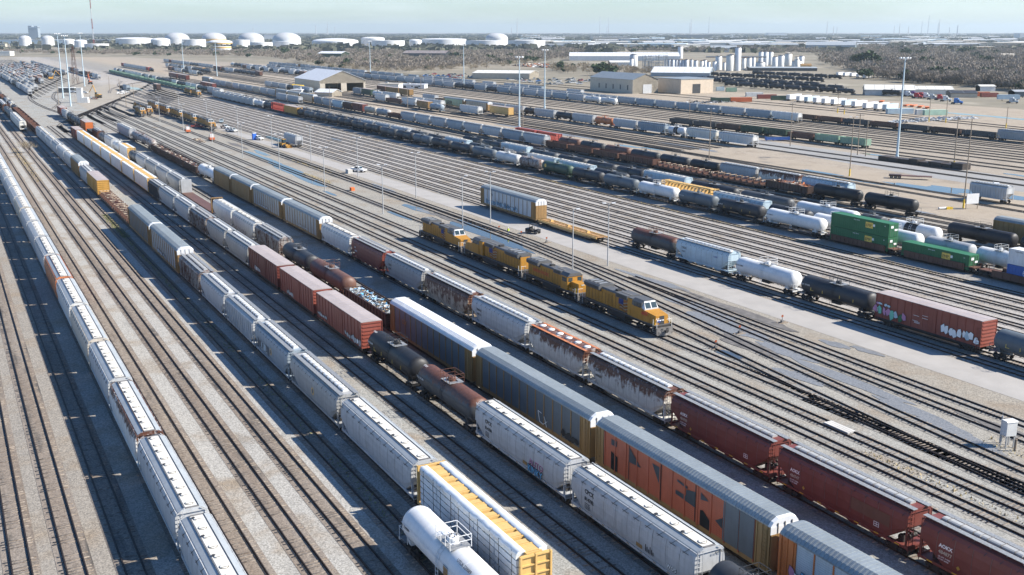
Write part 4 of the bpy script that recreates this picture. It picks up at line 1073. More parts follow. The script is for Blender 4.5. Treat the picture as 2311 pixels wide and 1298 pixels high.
def gravel_mat(key, stops=None, rgb=None, contrast=.55, tone=None, stain=.5):
    """crushed stone: stone-sized speckle, patches of soil and damp; stops: (v, rgb) across the yard"""
    m, nt, b = new_mat(key)
    v = objvec(nt, False)
    sp = speckle(nt, v, 7.5); sp2 = noise(nt, v, 2.4, 6, .7)
    if stops:
        sep = nt.nodes.new('ShaderNodeSeparateXYZ'); nt.links.new(v, sep.inputs[0])
        wob = math_n(nt, 'MULTIPLY', math_n(nt, 'SUBTRACT', noise(nt, v, .05, 5, .6), .5), 14.0)
        y = math_n(nt, 'ADD', math_n(nt, 'MULTIPLY', sep.outputs[1], -1.0), wob)
        lo, hi = stops[0][0], stops[-1][0]
        f = ramp(nt, y, lo, hi)
        cr = nt.nodes.new('ShaderNodeValToRGB'); nt.links.new(f, cr.inputs[0])
        el = cr.color_ramp.elements
        while len(el) < len(stops): el.new(.5)
        for e, (p, c) in zip(el, stops): e.position = (p - lo) / (hi - lo); e.color = (*c, 1)
        for e, (p, c) in zip(el, stops): e.position = (p - lo) / (hi - lo); e.color = (*c, 1)
        base = cr.outputs[0]
    else: base = rgb
    soil = mixn(nt, ramp(nt, noise(nt, v, .11, 7, .62, .4), .5, .68), base, tone or (.235, .19, .14))
    damp = ramp(nt, noise(nt, objvec(nt, False, (.05, .16, 1)), 1.0, 6, .6, .3), .60, .72)
    soil = mixn(nt, math_n(nt, 'MULTIPLY', damp, stain), soil, (.13, .125, .115))
    lo = math_n(nt, 'ADD', math_n(nt, 'MULTIPLY', sp, contrast), math_n(nt, 'MULTIPLY', sp2, contrast * .5))
    bc = nt.nodes.new('ShaderNodeVectorMath'); bc.operation = 'SCALE'
    nt.links.new(soil, bc.inputs[0]); nt.links.new(math_n(nt, 'ADD', lo, 1 - contrast * .75), bc.inputs['Scale'])
    nt.links.new(bc.outputs[0], b.inputs['Base Color'])
    b.inputs['Roughness'].default_value = .95
    bump = nt.nodes.new('ShaderNodeBump'); bump.inputs['Strength'].default_value = .5; bump.inputs['Distance'].default_value = .06
    nt.links.new(sp, bump.inputs['Height']); nt.links.new(bump.outputs[0], b.inputs['Normal'])
    return m

def sheet(name, pts, z, mat, rot=0.0, kind='structure'):
    """flat sheet; pts already in the object's own frame"""
    me = bpy.data.meshes.new(name); me.from_pydata([(x, y, 0) for x, y in pts], [], [tuple(range(len(pts)))]); me.materials.append(mat); me.update()
    if me.polygons[0].normal.z < 0: me.flip_normals()
    o = link(name, me, None, (0, 0, z), rot); o['kind'] = kind
    return o

def uvsheet(name, quads, z, mat):
    """sheet in track frame: (u, v) corners -> local (u, -v)"""
    return sheet(name, [(u, -v) for u, v in quads], z, mat, TRACK_ROT)

def build_ground():
    # far land to the horizon
    m, nt, b = new_mat('scrubby_land')
    v = objvec(nt, False)
    c = mixn(nt, ramp(nt, noise(nt, v, .006, 8, .65), .4, .62), (.24, .205, .15), (.17, .15, .105))
    c = mixn(nt, ramp(nt, noise(nt, v, .02, 6, .6), .55, .7), c, (.34, .30, .23))
    nt.links.new(c, b.inputs['Base Color']); b.inputs['Roughness'].default_value = 1
    n = 48
    sheet('ground', [(30000 * math.cos(2 * math.pi * i / n), 30000 * math.sin(2 * math.pi * i / n)) for i in range(n)], -.12, m)
    stops = [(-120, (.235, .21, .18)), (10, (.25, .225, .19)), (16, (.31, .295, .265)), (30, (.335, .32, .29)), (42, (.28, .275, .25)), (75, (.285, .28, .255)), (95, (.275, .26, .225)),
             (112, (.265, .235, .19)), (121, (.28, .26, .225)), (130, (.345, .32, .29)), (160, (.325, .30, .27)), (170, (.23, .22, .205)), (200, (.255, .235, .2)), (225, (.34, .28, .21)), (300, (.30, .255, .2)), (420, (.27, .23, .18))]
    yard = gravel_mat('yard_gravel', stops=stops, contrast=.62, stain=.45)
    uvsheet('yard_ground', [(-40, -160), (-40, 440), (420, 440), (760, 430), (1420, 420), (2000, 300), (2150, 40), (1200, -60), (700, -160)], 0.0, yard)
    road = flat('road_concrete', (.335, .315, .29), .9, 0, .09, .25)
    nt = road.node_tree
    uvsheet('road', [(20, 114.5), (20, 121.7), (260, 121.2), (420, 119.5), (560, 118.5), (560, 113.6), (420, 114.6), (260, 114.6)], .02, road)
    dirt = gravel_mat('dirt_lot', rgb=(.32, .265, .20), contrast=.25, tone=(.27, .22, .16), stain=.8)
    uvsheet('dirt_lot', [(90, 222), (90, 262), (190, 268), (330, 262), (450, 246), (430, 224), (300, 221)], .012, dirt)
    pale = gravel_mat('pale_paved_lot', rgb=(.31, .275, .225), contrast=.2, tone=(.27, .23, .175), stain=.6)
    uvsheet('paved_lot', [(640, 76), (600, 84), (590, 98), (700, 150), (850, 165), (960, 160), (985, 130), (880, 100), (760, 78)], .012, pale)
    uvsheet('paved_lot', [(300, 405), (300, 520), (420, 560), (620, 540), (700, 470), (640, 410)], .012, dirt)
    grey = gravel_mat('grey_paved_lot', rgb=(.27, .265, .255), contrast=.2, tone=(.27, .25, .22), stain=.6)
    uvsheet('paved_strip', [(150, 268), (150, 285), (260, 300), (420, 306), (560, 300), (560, 290), (330, 284), (240, 272)], .016, grey)

def mat_rail():
    m, nt, b = new_mat('rusty_rail')
    v = objvec(nt, False)
    geo = nt.nodes.new('ShaderNodeNewGeometry'); sep = nt.nodes.new('ShaderNodeSeparateXYZ'); nt.links.new(geo.outputs['Normal'], sep.inputs[0])
    c = mixn(nt, ramp(nt, noise(nt, v, .6, 5), .35, .7), (.022, .016, .013), (.045, .03, .023))
    nt.links.new(c, b.inputs['Base Color']); b.inputs['Roughness'].default_value = .6; b.inputs['Metallic'].default_value = .3
    return m

def mat_bed(key, ca, cb):
    m, nt, b = new_mat(key)
    v = objvec(nt, False)
    w = nt.nodes.new('ShaderNodeTexWave'); w.wave_type = 'BANDS'; w.bands_direction = 'X'; w.inputs['Scale'].default_value = .314 * 2; w.inputs['Distortion'].default_value = .6; w.inputs['Detail'].default_value = 2
    nt.links.new(v, w.inputs['Vector'])
    sp = speckle(nt, v, 8.0)
    c = mixn(nt, ramp(nt, noise(nt, objvec(nt, False, (.03, .4, 1)), 1.0, 6, .6), .35, .65), ca, cb)
    c = mixn(nt, ramp(nt, noise(nt, objvec(nt, False, (.06, .5, 1)), 1.0, 5, .6), .56, .70), c, (.075, .068, .06))
    bc = nt.nodes.new('ShaderNodeVectorMath'); bc.operation = 'SCALE'
    nt.links.new(c, bc.inputs[0]); nt.links.new(math_n(nt, 'ADD', math_n(nt, 'MULTIPLY', sp, .6), .62), bc.inputs['Scale'])
    nt.links.new(bc.outputs[0], b.inputs['Base Color']); b.inputs['Roughness'].default_value = .95
    return m

def mat_tie():
    m, nt, b = new_mat('weathered_tie')
    v = objvec(nt, False)
    c = mixn(nt, ramp(nt, noise(nt, v, 1.7, 3), .35, .65), (.10, .075, .056), (.24, .20, .16))
    c = mixn(nt, ramp(nt, noise(nt, v, 3.5, 6, .7), .52, .6), c, (.27, .235, .195))
    nt.links.new(c, b.inputs['Base Color']); b.inputs['Roughness'].default_value = .95
    return m

TM = {}
def build_track(pts, tie_to=330.0, tie_from=0.0):
    """one track: soiled ballast strip, ties and two rails along a smooth (u, v) centre line; one structure object in track frame"""
    if not TM: TM.update(rail=mat_rail(), tie=mat_tie(), brown=mat_bed('brown_ballast', (.19, .15, .115), (.24, .205, .17)), grey=mat_bed('grey_ballast', (.20, .185, .16), (.265, .25, .225)), light=mat_bed('light_ballast', (.27, .245, .22), (.335, .31, .28)), dark=mat_bed('dark_ballast', (.145, .135, .12), (.21, .195, .175)))
    vm = sum(p[1] for p in pts) / len(pts); bed = TM['brown' if vm < 44 else 'grey' if vm < 118 else 'light' if vm < 166 else 'dark']
    P = [Vector((u, -v)) for u, v in pts]
    # resample with Catmull-Rom when curved
    if len(P) > 2:
        Q = [P[0] * 2 - P[1]] + P + [P[-1] * 2 - P[-2]]; out = []
        for i in range(1, len(Q) - 2):
            for k in range(8):
                t = k / 8; a, b2, c, d = Q[i - 1], Q[i], Q[i + 1], Q[i + 2]
                out.append(.5 * ((2 * b2) + (c - a) * t + (2 * a - 5 * b2 + 4 * c - d) * t * t + (3 * b2 - a - 3 * c + d) * t ** 3))
        P = out + [P[-1]]
    T = []
    for i in range(len(P)):
        t = (P[min(i + 1, len(P) - 1)] - P[max(i - 1, 0)]).normalized(); T.append((t, Vector((-t.y, t.x))))
    co = []; q = []; mi = []
    def strip(a, b, z, m, za=None):
        o = len(co)
        for p, (t, n) in zip(P, T):
            A = p + n * a; B = p + n * b; co.append((A.x, A.y, za if za is not None else z)); co.append((B.x, B.y, z))
        for i in range(len(P) - 1):
            q.append((o + 2 * i, o + 2 * i + 2, o + 2 * i + 3, o + 2 * i + 1)); mi.append(m)
    strip(-1.45, 1.45, .024, 0)
    for s in (-.75, .75):
        strip(s + .042, s - .042, .21, 2)
        strip(s + .042, s + .042, .21, 2, .06); strip(s - .042, s - .042, .06, 2, .21)
        strip(s + .085, s - .085, .065, 2)
    # ties
    step = .53; carry = 0.0; rnd = random.Random(int(abs(pts[0][1] * 100)))
    for i in range(len(P) - 1):
        a, b = P[i], P[i + 1]; L = (b - a).length; t, n = T[i]
        d = carry
        while d < L:
            c = a + (b - a) * (d / L); d += step
            if tie_from <= c.x < tie_to:
                w = .115; h = 1.3 + rnd.uniform(-.06, .06); z = .024 + rnd.uniform(-.028, .032); sh = rnd.uniform(-.07, .07)
                o = len(co)
                for zz in (.0, z):
                    for dx, dy in ((-w, -h + sh), (w, -h + sh), (w, h + sh), (-w, h + sh)):
                        p = c + t * dx + n * dy; co.append((p.x, p.y, zz))
                q.extend([(o + 4, o + 5, o + 6, o + 7), (o, o + 1, o + 5, o + 4), (o + 1, o + 2, o + 6, o + 5), (o + 2, o + 3, o + 7, o + 6), (o + 3, o, o + 4, o + 7)]); mi.extend([1] * 5)
        carry = d - L
    me = big_mesh('railway_track', np.array(co), np.array(q), [bed, TM['tie'], TM['rail']], mi)
    o = link('railway_track', me, None, (0, 0, 0), TRACK_ROT); o['kind'] = 'structure'
    return o

def build_tracks():
    for v, u1 in ((-2.6, 900), (1.9, 900), (6.0, 900), (10.4, 900), (15.4, 900)):
        build_track([(20, v), (u1, v)], 260)
    for v, u1 in ((19.4, 860), (24.1, 900), (28.7, 980), (33.0, 1000), (37.4, 1000)):
        build_track([(20, v), (u1, v)], 300)
    for v, u1 in ((45.8, 560), (50.2, 560), (57.8, 590), (63.2, 600), (70.8, 640), (75.3, 640)): build_track([(20, v), (u1, v)], 330)
    # tracks between the maroon hoppers and the locomotives
    build_track([(20, 79.0), (660, 79.0)], 330)
    build_track([(20, 83.2), (680, 83.2)], 330)
    build_track([(20, 87.4), (690, 87.4)], 330)
    build_track([(20, 92.0), (90, 92.0), (140, 92.1), (700, 92.2)], 330)
    build_track([(20, 90.2), (60, 91.0), (90, 93.2), (125, 96.5), (160, 98.5), (230, 99.6), (400, 99.6), (720, 99.4)], 330)
    build_track([(20, 94.6), (60, 95.4), (100, 98.8), (140, 103.0), (180, 106.8), (240, 108.6), (420, 108.6), (720, 108.6)], 330)
    build_track([(20, 103.0), (60, 103.0), (110, 105.0), (150, 108.0), (190, 110.2), (230, 110.8), (480, 110.8)], 330)
    build_track([(20, 106.8), (80, 107.6), (120, 109.0), (160, 110.6)], 330)
    build_track([(20, 123.6), (740, 123.4)], 330)
    for v in (127.2, 131.5, 135.8, 140.1, 144.4, 148.8, 153.3, 157.8, 162.4): build_track([(20, v), (760 + (v - 120) * 4, v)], 330)
    for v in (169.5, 174.2, 178.6, 183.2, 187.3, 191.5): build_track([(20, v), (1300, v)], 300)
    for v in (199.6, 204.0, 209.0, 214.2): build_track([(60, v), (1100, v)], 280)
    build_track([(20, 238), (200, 240), (300, 244), (420, 246), (700, 236), (1000, 226)], 240)
    build_track([(20, 243), (180, 247), (330, 247.0), (440, 250), (700, 246), (1000, 240)], 240)
    for v in (250.0, 254.8, 258.5, 263.0, 268.0, 273.5, 281.2): build_track([(330 if v < 280 else 120, v), (1250, v)], 0)
    for v in (292.0, 310.0, 318.0, 330.0, 338.0, 345.0, 352.0, 359.0, 367.0, 372.5, 378.5, 384.5, 391.0, 397.0, 403.0): build_track([(120, v), (1430, v)], 0)
    # ladder and loops at the upper left
    build_track([(600, 60), (640, 70.7), (700, 89), (773, 110.3), (850, 132), (960, 160), (1014, 169.2)], 0)
    build_track([(560, 66), (620, 62), (700, 56), (790, 55), (870, 62), (960, 78), (1060, 96), (1185, 114), (1330, 128)], 0)
    build_track([(690, 60), (740, 68), (800, 70), (880, 80), (960, 98), (1040, 118)], 0)
    build_track([(840, 112), (900, 122), (960, 140), (1000, 158), (1010, 168)], 0)
    build_track([(800, 128), (870, 128.5), (960, 136), (1040, 150)], 0)
    for i in range(12):
        v = 58.5 + i * 4.6; build_track([(790 + i * 26, v), (1900, v)], 0)
    for k in range(7):      # leads from the ladder into the yard tracks
        v = 50.2 + k * 7.0; build_track([(520 + k * 14, v), (560 + k * 20, v + .3), (600 + k * 27, 60 + k * 8.0), (640 + k * 30, 70.7 + k * 8.9)], 0)
    for k in range(10):
        v = 108.6 + k * 5.0; build_track([(640 + k * 16, v), (700 + k * 18, v + .4), (760 + k * 25, 106 + k * 6.6)], 0)
    # crossing spur at the right
    build_track([(150, 428), (230, 436), (330, 452), (430, 462), (560, 470), (760, 470), (1100, 440)], 0)
    build_track([(150, 421), (300, 440), (430, 451), (560, 455), (760, 450), (1100, 425)], 0)

def blob(cu, cv, lu, lv, seed, n=40, rough=.28):
    rnd = random.Random(seed); ph = [(rnd.uniform(0, 6.28), rnd.uniform(-1, 1) * rough / (k ** .6)) for k in range(1, 8)]
    out = []
    for i in range(n):
        t = 2 * math.pi * i / n
        r = 1 + sum(a * math.cos((k + 1) * t + p) for k, (p, a) in enumerate(ph))
        out.append((cu + lu * r * math.cos(t), cv + lv * r * math.sin(t)))
    return out

def build_water():
    m, nt, b = new_mat('rain_puddle')
    b.inputs['Base Color'].default_value = (.055, .06, .06, 1); b.inputs['Roughness'].default_value = .04; b.inputs['Specular IOR Level'].default_value = .8
    wet, nt2, b2 = new_mat('wet_gravel')
    nt2.links.new(mixn(nt2, ramp(nt2, speckle(nt2, objvec(nt2, False), 7.5), 0, 1), (.14, .14, .135), (.25, .245, .235)), b2.inputs['Base Color']); b2.inputs['Roughness'].default_value = .38
    i = 0
    for px, py, lu, lv, w in [(600, 358, 26, 1.3, 0), (655, 385, 22, 2.3, 0), (700, 408, 16, 1.7, 0), (622, 315, 16, 2.0, 0), (588, 345, 10, 1.4, 0), (745, 437, 5, .7, 0), (905, 488, 7, 1.1, 0),
                              (1100, 528, 17, 2.1, 0), (1060, 508, 9, 1.6, 0), (1150, 553, 9, 1.3, 0), (935, 470, 8, 1.3, 0), (960, 478, 6, .9, 1), (865, 425, 12, 1.0, 1), (760, 315, 8, .9, 1),
                              (1560, 690, 8, 1.3, 1), (1640, 735, 10, 2.2, 1), (1760, 790, 6, 1.2, 1), (1920, 860, 10, 1.3, 1), (2060, 930, 7, 1.2, 1), (2170, 985, 6, 1.0, 1), (1645, 800, 3, 1.0, 0), (1950, 790, 2.5, .9, 1), (1890, 780, 3, .9, 1), (1800, 850, 4, 1.4, 1), (1500, 640, 6, 1.0, 1), (1445, 625, 7, .8, 1),
                              (2080, 424, 15, 3.0, 0), (2180, 432, 14, 3.6, 0), (2270, 442, 10, 3.0, 0), (1950, 410, 12, 1.6, 0), (1842, 388, 9, 1.6, 0), (1480, 336, 9, 3.0, 0), (1415, 330, 8, 2.0, 0), (1990, 352, 10, 1.8, 0), (2290, 395, 5, 1.2, 0),
                              (1430, 277, 40, 3.0, 1), (1330, 262, 30, 2.5, 1), (1230, 297, 40, 3.0, 1), (2200, 260, 26, 4.0, 0), (2290, 268, 18, 3.5, 0), (300, 200, 28, 5.0, 0), (1560, 333, 20, 2.2, 1), (2030, 470, 12, 1.4, 1), (1190, 327, 20, 3.0, 1)]:
        i += 1
        u, v = guv(px, py)
        uvsheet('puddle' if not w else 'wet_patch', blob(u, v, lu, lv, i), .0285 + .0006 * i, m if not w else wet)
    # spilled oil and old soil marks between tracks
    oil = flat('oily_soil', (.13, .12, .11), .8, 0, .4, .8)
    for px, py, lu, lv in [(1690, 780, 7, 1.6), (1660, 700, 16, 1.1), (830, 455, 20, .8), (1330, 640, 6, 1.2), (2240, 960, 4, 1.0), (540, 330, 14, 1.2), (1720, 660, 3, .5), (238, 240, 14, 1.5), (150, 215, 12, 1.6), (1000, 490, 10, .8)]:
        i += 1; u, v = guv(px, py); uvsheet('oil_stain', blob(u, v, lu, lv, i, rough=.35), .0285 + .0006 * i, oil)

def tufts(name, areas, col, col2, n_per, h, seed, label):
    """weeds: many small upright blades over (u, v, lu, lv) patches; one stuff object"""
    rnd = np.random.default_rng(seed); co = []; q = []
    for (u, v, lu, lv, k) in areas:
        N = int(n_per * k)
        uu = u + rnd.uniform(-lu, lu, N); vv = v + rnd.normal(0, lv * .5, N); a = rnd.uniform(0, math.pi, N); hh = h * rnd.uniform(.4, 1.2, N); w = rnd.uniform(.04, .12, N); lean = rnd.uniform(-.2, .2, (N, 2))
        for i in range(N):
            dx, dy = math.cos(a[i]) * w[i], math.sin(a[i]) * w[i]; o = len(co)
            x, y = uu[i], -vv[i]
            co += [(x - dx, y - dy, 0), (x + dx, y + dy, 0), (x + dx * .2 + lean[i, 0], y + dy * .2 + lean[i, 1], hh[i]), (x - dx * .2 + lean[i, 0], y - dy * .2 + lean[i, 1], hh[i])]
            q.append((o, o + 1, o + 2, o + 3))
    m, nt, b = new_mat(name + '_blades')
    nt.links.new(mixn(nt, ramp(nt, noise(nt, objvec(nt, False), .7, 4), .35, .65), col, col2), b.inputs['Base Color']); b.inputs['Roughness'].default_value = .9
    o = link(name, big_mesh(name, np.array(co), np.array(q), [m]), None, (0, 0, 0), TRACK_ROT)
    tag(o, label, 'weeds', None, 'stuff')

def build_weeds():
    A = [(262, 33.6, 17, .9, 3), (220, 33.4, 30, .7, 1.2), (75, 33.2, 30, .8, .6), (150, 33.4, 40, .8, .9)]
    tufts('grass', A, (.13, .16, .05), (.26, .24, .10), 700, .16, 3, 'thin green grass growing between the rails in front of the rack flatcars')
    B = [(230, 162.4, 60, .7, 2.2), (150, 162.4, 30, .8, .8), (300, 162.3, 40, .7, .8), (420, 161, 80, .7, .8), (118, 75, 26, .9, .9), (80, 77, 25, 1.6, 1.4), (62, 85.0, 16, .9, .7), (60, 99.5, 14, 2.5, .8), (350, 109, 20, 1.5, 1.2), (320, 101.5, 14, 1.2, 1.0), (430, 24.2, 30, 1.6, 1.4), (380, 24.4, 30, 1.4, 1.2)]
    tufts('dry_weeds', B, (.36, .29, .13), (.42, .33, .19), 500, .22, 4, 'dry yellow weeds growing along the tracks')
# ---------------------------------------------------------------- loads, lettering and small things in the yard
def rows_uv(o):
    return uv_of(o.location)

def jag(o, w, h, seed, fills, x, z, y, name='graffiti'):
    """spray-painted piece: interlocking strokes with a dark outline, flat on the left side of a car"""
    rnd = random.Random(seed); m = MB(); n = int(w / .62)
    for layer, (g, slot) in enumerate([(.07, 'blackp')] + [(0, s) for s in fills]):
        r2 = random.Random(seed)
        for i in range(n):
            cx = i * w / n + r2.uniform(0, .25); k = r2.randint(5, 7); ph = r2.uniform(0, 6); hh = h * r2.uniform(.55, 1.0); ww = w / n * r2.uniform(.5, .85); cz = h / 2 + r2.uniform(-.12, .12) * h
            rr = [r2.uniform(.55, 1.15) for _ in range(k)]; pick = r2.randint(0, len(fills) - 1)
            if layer and pick != layer - 1: continue
            pts = [((ww * rr[j] + g) * math.cos(ph + 6.283 * j / k), (hh * .5 * rr[j] + g) * math.sin(ph + 6.283 * j / k)) for j in range(k)]
            yy = .0015 * (i % 5) + .006 * (1 if layer else 0)
            vs = [(-(cx + a), yy, cz + b) for a, b in pts]
            m.add(vs, [tuple(range(k))], slot)
    o2 = link(name, m.mesh(name), o, (x, y, z))
    return o2

def box_of(L, W2, H, slot):
    return MB().box(-L / 2, L / 2, -W2 / 2, W2 / 2, 0, H, slot)

def lumber_pack(L, W2, H, seed, slot):
    """a wrapped pack of boards with straps and a slightly slack cover"""
    rnd = random.Random(seed); m = MB()
    def ring(x, s): return [(x, -W2 / 2 + rnd.uniform(0, .02), .03 + rnd.uniform(0, .02)), (x, W2 / 2 - rnd.uniform(0, .025), .03 + rnd.uniform(0, .02)), (x, W2 / 2 - rnd.uniform(0, .03), H - rnd.uniform(0, .035)), (x, -W2 / 2 + rnd.uniform(0, .03), H - rnd.uniform(0, .035))]
    m.loft([ring(-L / 2 + i * L / 6, 0) for i in range(7)], slot)
    for x in (-L * .3, L * .3): m.box(x - .025, x + .025, -W2 / 2 - .004, W2 / 2 + .004, .02, H + .004, 'blackp')
    for x in (-L * .35, 0, L * .35): m.box(x - .06, x + .06, -W2 / 2, W2 / 2, -.06, .03, 'c:beige')
    return m

def build_lumber(cars):
    wrap = paint('white_lumber_wrap', (.66, .69, .71), 0, .25, .38)
    near = cars['B'][0]
    L = 22.0; e = L / 2 - 1.2; sx = near.scale[0]; u0, v0 = rows_uv(near)
    packs = [lumber_pack(3.82 * sx, .86, .56, s, wrap) .mesh('wrapped_lumber') for s in range(4)]
    words = ['bottom', 'second', 'third', 'fourth', 'fifth', 'top']; five = ['nearest', 'second', 'middle', 'fourth', 'farthest']
    rnd = random.Random(2)
    for side in (1, -1):
        for k in range(5):
            for lay in range(6):
                if side < 0 and lay < 4: continue
                u = u0 + (-e + (k + .5) * 2 * e / 5) * sx + rnd.uniform(-.05, .05)
                solid('wrapped_lumber', packs[rnd.randint(0, 3)], W(u, v0 - side * .98, ZR + 1.15 + lay * .605), TRACK_ROT,
                      f"white lumber pack, {five[k]} column, {words[lay]} layer, {'left' if side > 0 else 'right'} side of near centerbeam car", 'lumber pack', 'wrapped lumber packs on the near centerbeam car')
        # loose wrap flaps on top
        m = MB(); r2 = random.Random(9 + side)
        pts = [(-e + i * 2 * e / 40, r2.uniform(0, .16), r2.uniform(-.05, .22)) for i in range(41)]
        m.loft([[(x, .42 + b, -.22 - b), (x, .30, .02 + a), (x, -.30, .015 + a * .6), (x, -.42, .0)] for x, a, b in pts], wrap, True)
        solid('lumber_cover', m, W(u0, v0 - side * .98, ZR + 4.80), TRACK_ROT, f"crumpled white cover over the {'left' if side > 0 else 'right'} lumber stack of the near centerbeam car", 'cover', scale=(sx, 1, 1))
    far = MB(); 
    for lay in range(6):
        for k in range(5):
            x = -e + (k + .5) * 2 * e / 5; far.box(x - e / 5 + .05, x + e / 5 - .05, -.44, .44, lay * .605, lay * .605 + .56, wrap)
        far.box(-e + .05, e - .05, -.40, .40, lay * .605 - .04, lay * .605, 'c:beige')
    fm = far.mesh('lumber_stack')
    for name, cs in (('C', [c for c in cars['C'] if c and c.name.startswith('centerbeam')]), ('D', [c for c in cars['D'] if c and c.name.startswith('centerbeam')])):
        for i, c in enumerate(cs):
            u, v = rows_uv(c)
            for side in (1, -1):
                if name == 'C': lab = f"white lumber stack on the {'left' if side > 0 else 'right'} side of the {ORD[i]} of seven far centerbeam cars"
                else: lab = f"white wrapped lumber stack on the {'left' if side > 0 else 'right'} side of the single far centerbeam car"
                solid('lumber_stack', fm, W(u, v - side * .98, ZR + 1.15), TRACK_ROT, lab, 'lumber stack', 'lumber stacks on the far centerbeam cars', scale=(c.scale[0], 1, 1))

def heap(name, u, v, L, W2, z, h, slots, seed, label, n=240, k=1.0):
    rnd = random.Random(seed); m = MB()
    m.box(-L / 2, L / 2, -W2 / 2, W2 / 2, -.5, -.02, slots[0])
    for i in range(n):
        x = rnd.uniform(-L / 2 + .3, L / 2 - .3); y = rnd.uniform(-W2 / 2 + .2, W2 / 2 - .2)
        top = h * (1 - (2 * y / W2) ** 2 * .7) * (.6 + .4 * math.sin(x * 1.3 + seed)) * rnd.uniform(.3, 1)
        a = Vector((rnd.uniform(-1, 1), rnd.uniform(-1, 1), rnd.uniform(-.35, .35))).normalized() * rnd.uniform(.2, .7) * k; b = Vector((rnd.uniform(-1, 1), rnd.uniform(-1, 1), rnd.uniform(-.3, .3))).normalized() * rnd.uniform(.15, .5) * k
        c = a.cross(b).normalized() * rnd.uniform(.02, .1) * k; p = Vector((x, y, top))
        vs = [p - a - b, p + a - b, p + a + b, p - a + b]; vs2 = [q + c for q in vs]
        m.add(vs + vs2, [(3, 2, 1, 0), (4, 5, 6, 7), (0, 1, 5, 4), (1, 2, 6, 5), (2, 3, 7, 6), (3, 0, 4, 7)], rnd.choice(slots))
    solid(name, m, W(u, v, z), TRACK_ROT, label, 'scrap' if 'scrap' in name else 'load', kind='stuff')

def build_loads(cars):
    build_lumber(cars)
    g = cars['D'][4]; u, v = rows_uv(g)
    heap('scrap_metal', u, v, 15.5 * g.scale[0], 2.7, ZR + 2.55, .55, ['c:white', 'c:pale blue', 'c:sky', 'c:grey', 'c:slate grey', 'c:ochre', 'c:blue grey', 'c:charcoal'], 3, 'white and blue scrap metal heaped in the gondola behind the white roofed autorack', 520, .6)
    for i in (15, 16, 17, 18):
        g = cars['E'][i]; u, v = rows_uv(g)
        heap('rusty_scrap', u, v, 15.5 * g.scale[0], 2.8, ZR + 2.3, .5, ['c:dark brown', 'c:brown', 'c:beige', 'c:rusty grey'], i, f"dark scrap in the {ORD[i - 15]} of four dark gondolas behind the short white tank car", 130)
    u0 = (u_at(1828, 207.6, 3) + u_at(1727, 207.6, 3)) / 2
    heap('rusty_scrap', u0, 209.0, 14.5, 2.8, ZR + 2.75, .5, ['c:brown', 'c:rusty orange', 'c:beige'], 40, 'rusty brown scrap piled in the dark gondola near the wide puddle', 150)
    # containers on the well cars
    H = cars['H']; rows = []
    def cont(i, lev, col, L, label, texts, z=None):
        u, v = rows_uv(H[i])
        o = thing('shipping_container', W(u, v, ZR + .42 + lev * 2.9), TRACK_ROT, label, 'container', 'shipping containers on the well cars', container(L), col)
        for t in texts: t(o, L)
        return o
    def emp(o, L):
        p = MB().box(-1.0, 1.0, 0, .012, 0, 1.2, 'goldp'); link('logo_panel', p.mesh('logo_panel'), o, (-L * .17, 1.305, 1.2))
        letter(o, 'EMP', -L * .17 + .88, 1.32, 1.45, .86, 'blackp', 'logo')
        p = MB().box(-.25, .25, 0, .012, -.25, .25, 'whitep'); link('placard', p.mesh('placard'), o, (-L * .25, 1.305, 1.9))
        letter(o, 'EMHU 252410', L * .1, 1.305, 2.3, .28, 'whitep'); letter(o, '53', -L / 2 + 1.3, 1.305, 2.1, .35, 'whitep')
        for y, z, w, hh in ((.5, 1.9, .7, .5), (-.6, 1.3, .8, .4)):
            q = MB().box(-.012, 0, -w / 2, w / 2, 0, hh, 'whitep'); link('placard', q.mesh('placard'), o, (-L / 2 - .09, y, z))
    def pacer(o, L):
        letter(o, 'STACKTRAIN', -.8, 1.305, .75, 1.35, 'whitep', 'lettering', offset=.02)
        letter(o, 'Pacer', 2.6, 1.305, 1.0, .95, 'redp', 'lettering', offset=.01)
        q = MB().lathe([(.62, 0), (.62, .012)], 'y', 20, 'whitep'); link('logo', q.mesh('logo'), o, (4.2, 1.305, 1.75)); q = MB().lathe([(.5, 0), (.5, .016)], 'y', 20, 'bluep'); q.box(-.5, .5, .016, .02, -.06, .06, 'whitep'); link('logo', q.mesh('logo'), o, (4.2, 1.305, 1.75))
        q = MB().box(-.3, .3, 0, .012, -.25, .25, 'whitep'); link('placard', q.mesh('placard'), o, (-1.2, 1.305, 2.5))
    def plain(o, L): letter(o, 'HUBG 664102', L * .42, 1.305, 2.35, .26, 'blackp')
    L53 = 16.15
    cont(0, 0, 'blue', L53, 'blue container with large white lettering under the white container', [pacer]); cont(0, 1, 'clean white', L53, 'white container stacked on the blue container at the right edge', [plain])
    cont(1, 0, 'green', L53, 'single green container lying low in its well car', [emp])
    cont(2, 0, 'green', L53, 'lower of the two stacked green containers', [emp]); cont(2, 1, 'green', L53, 'upper of the two stacked green containers', [emp])

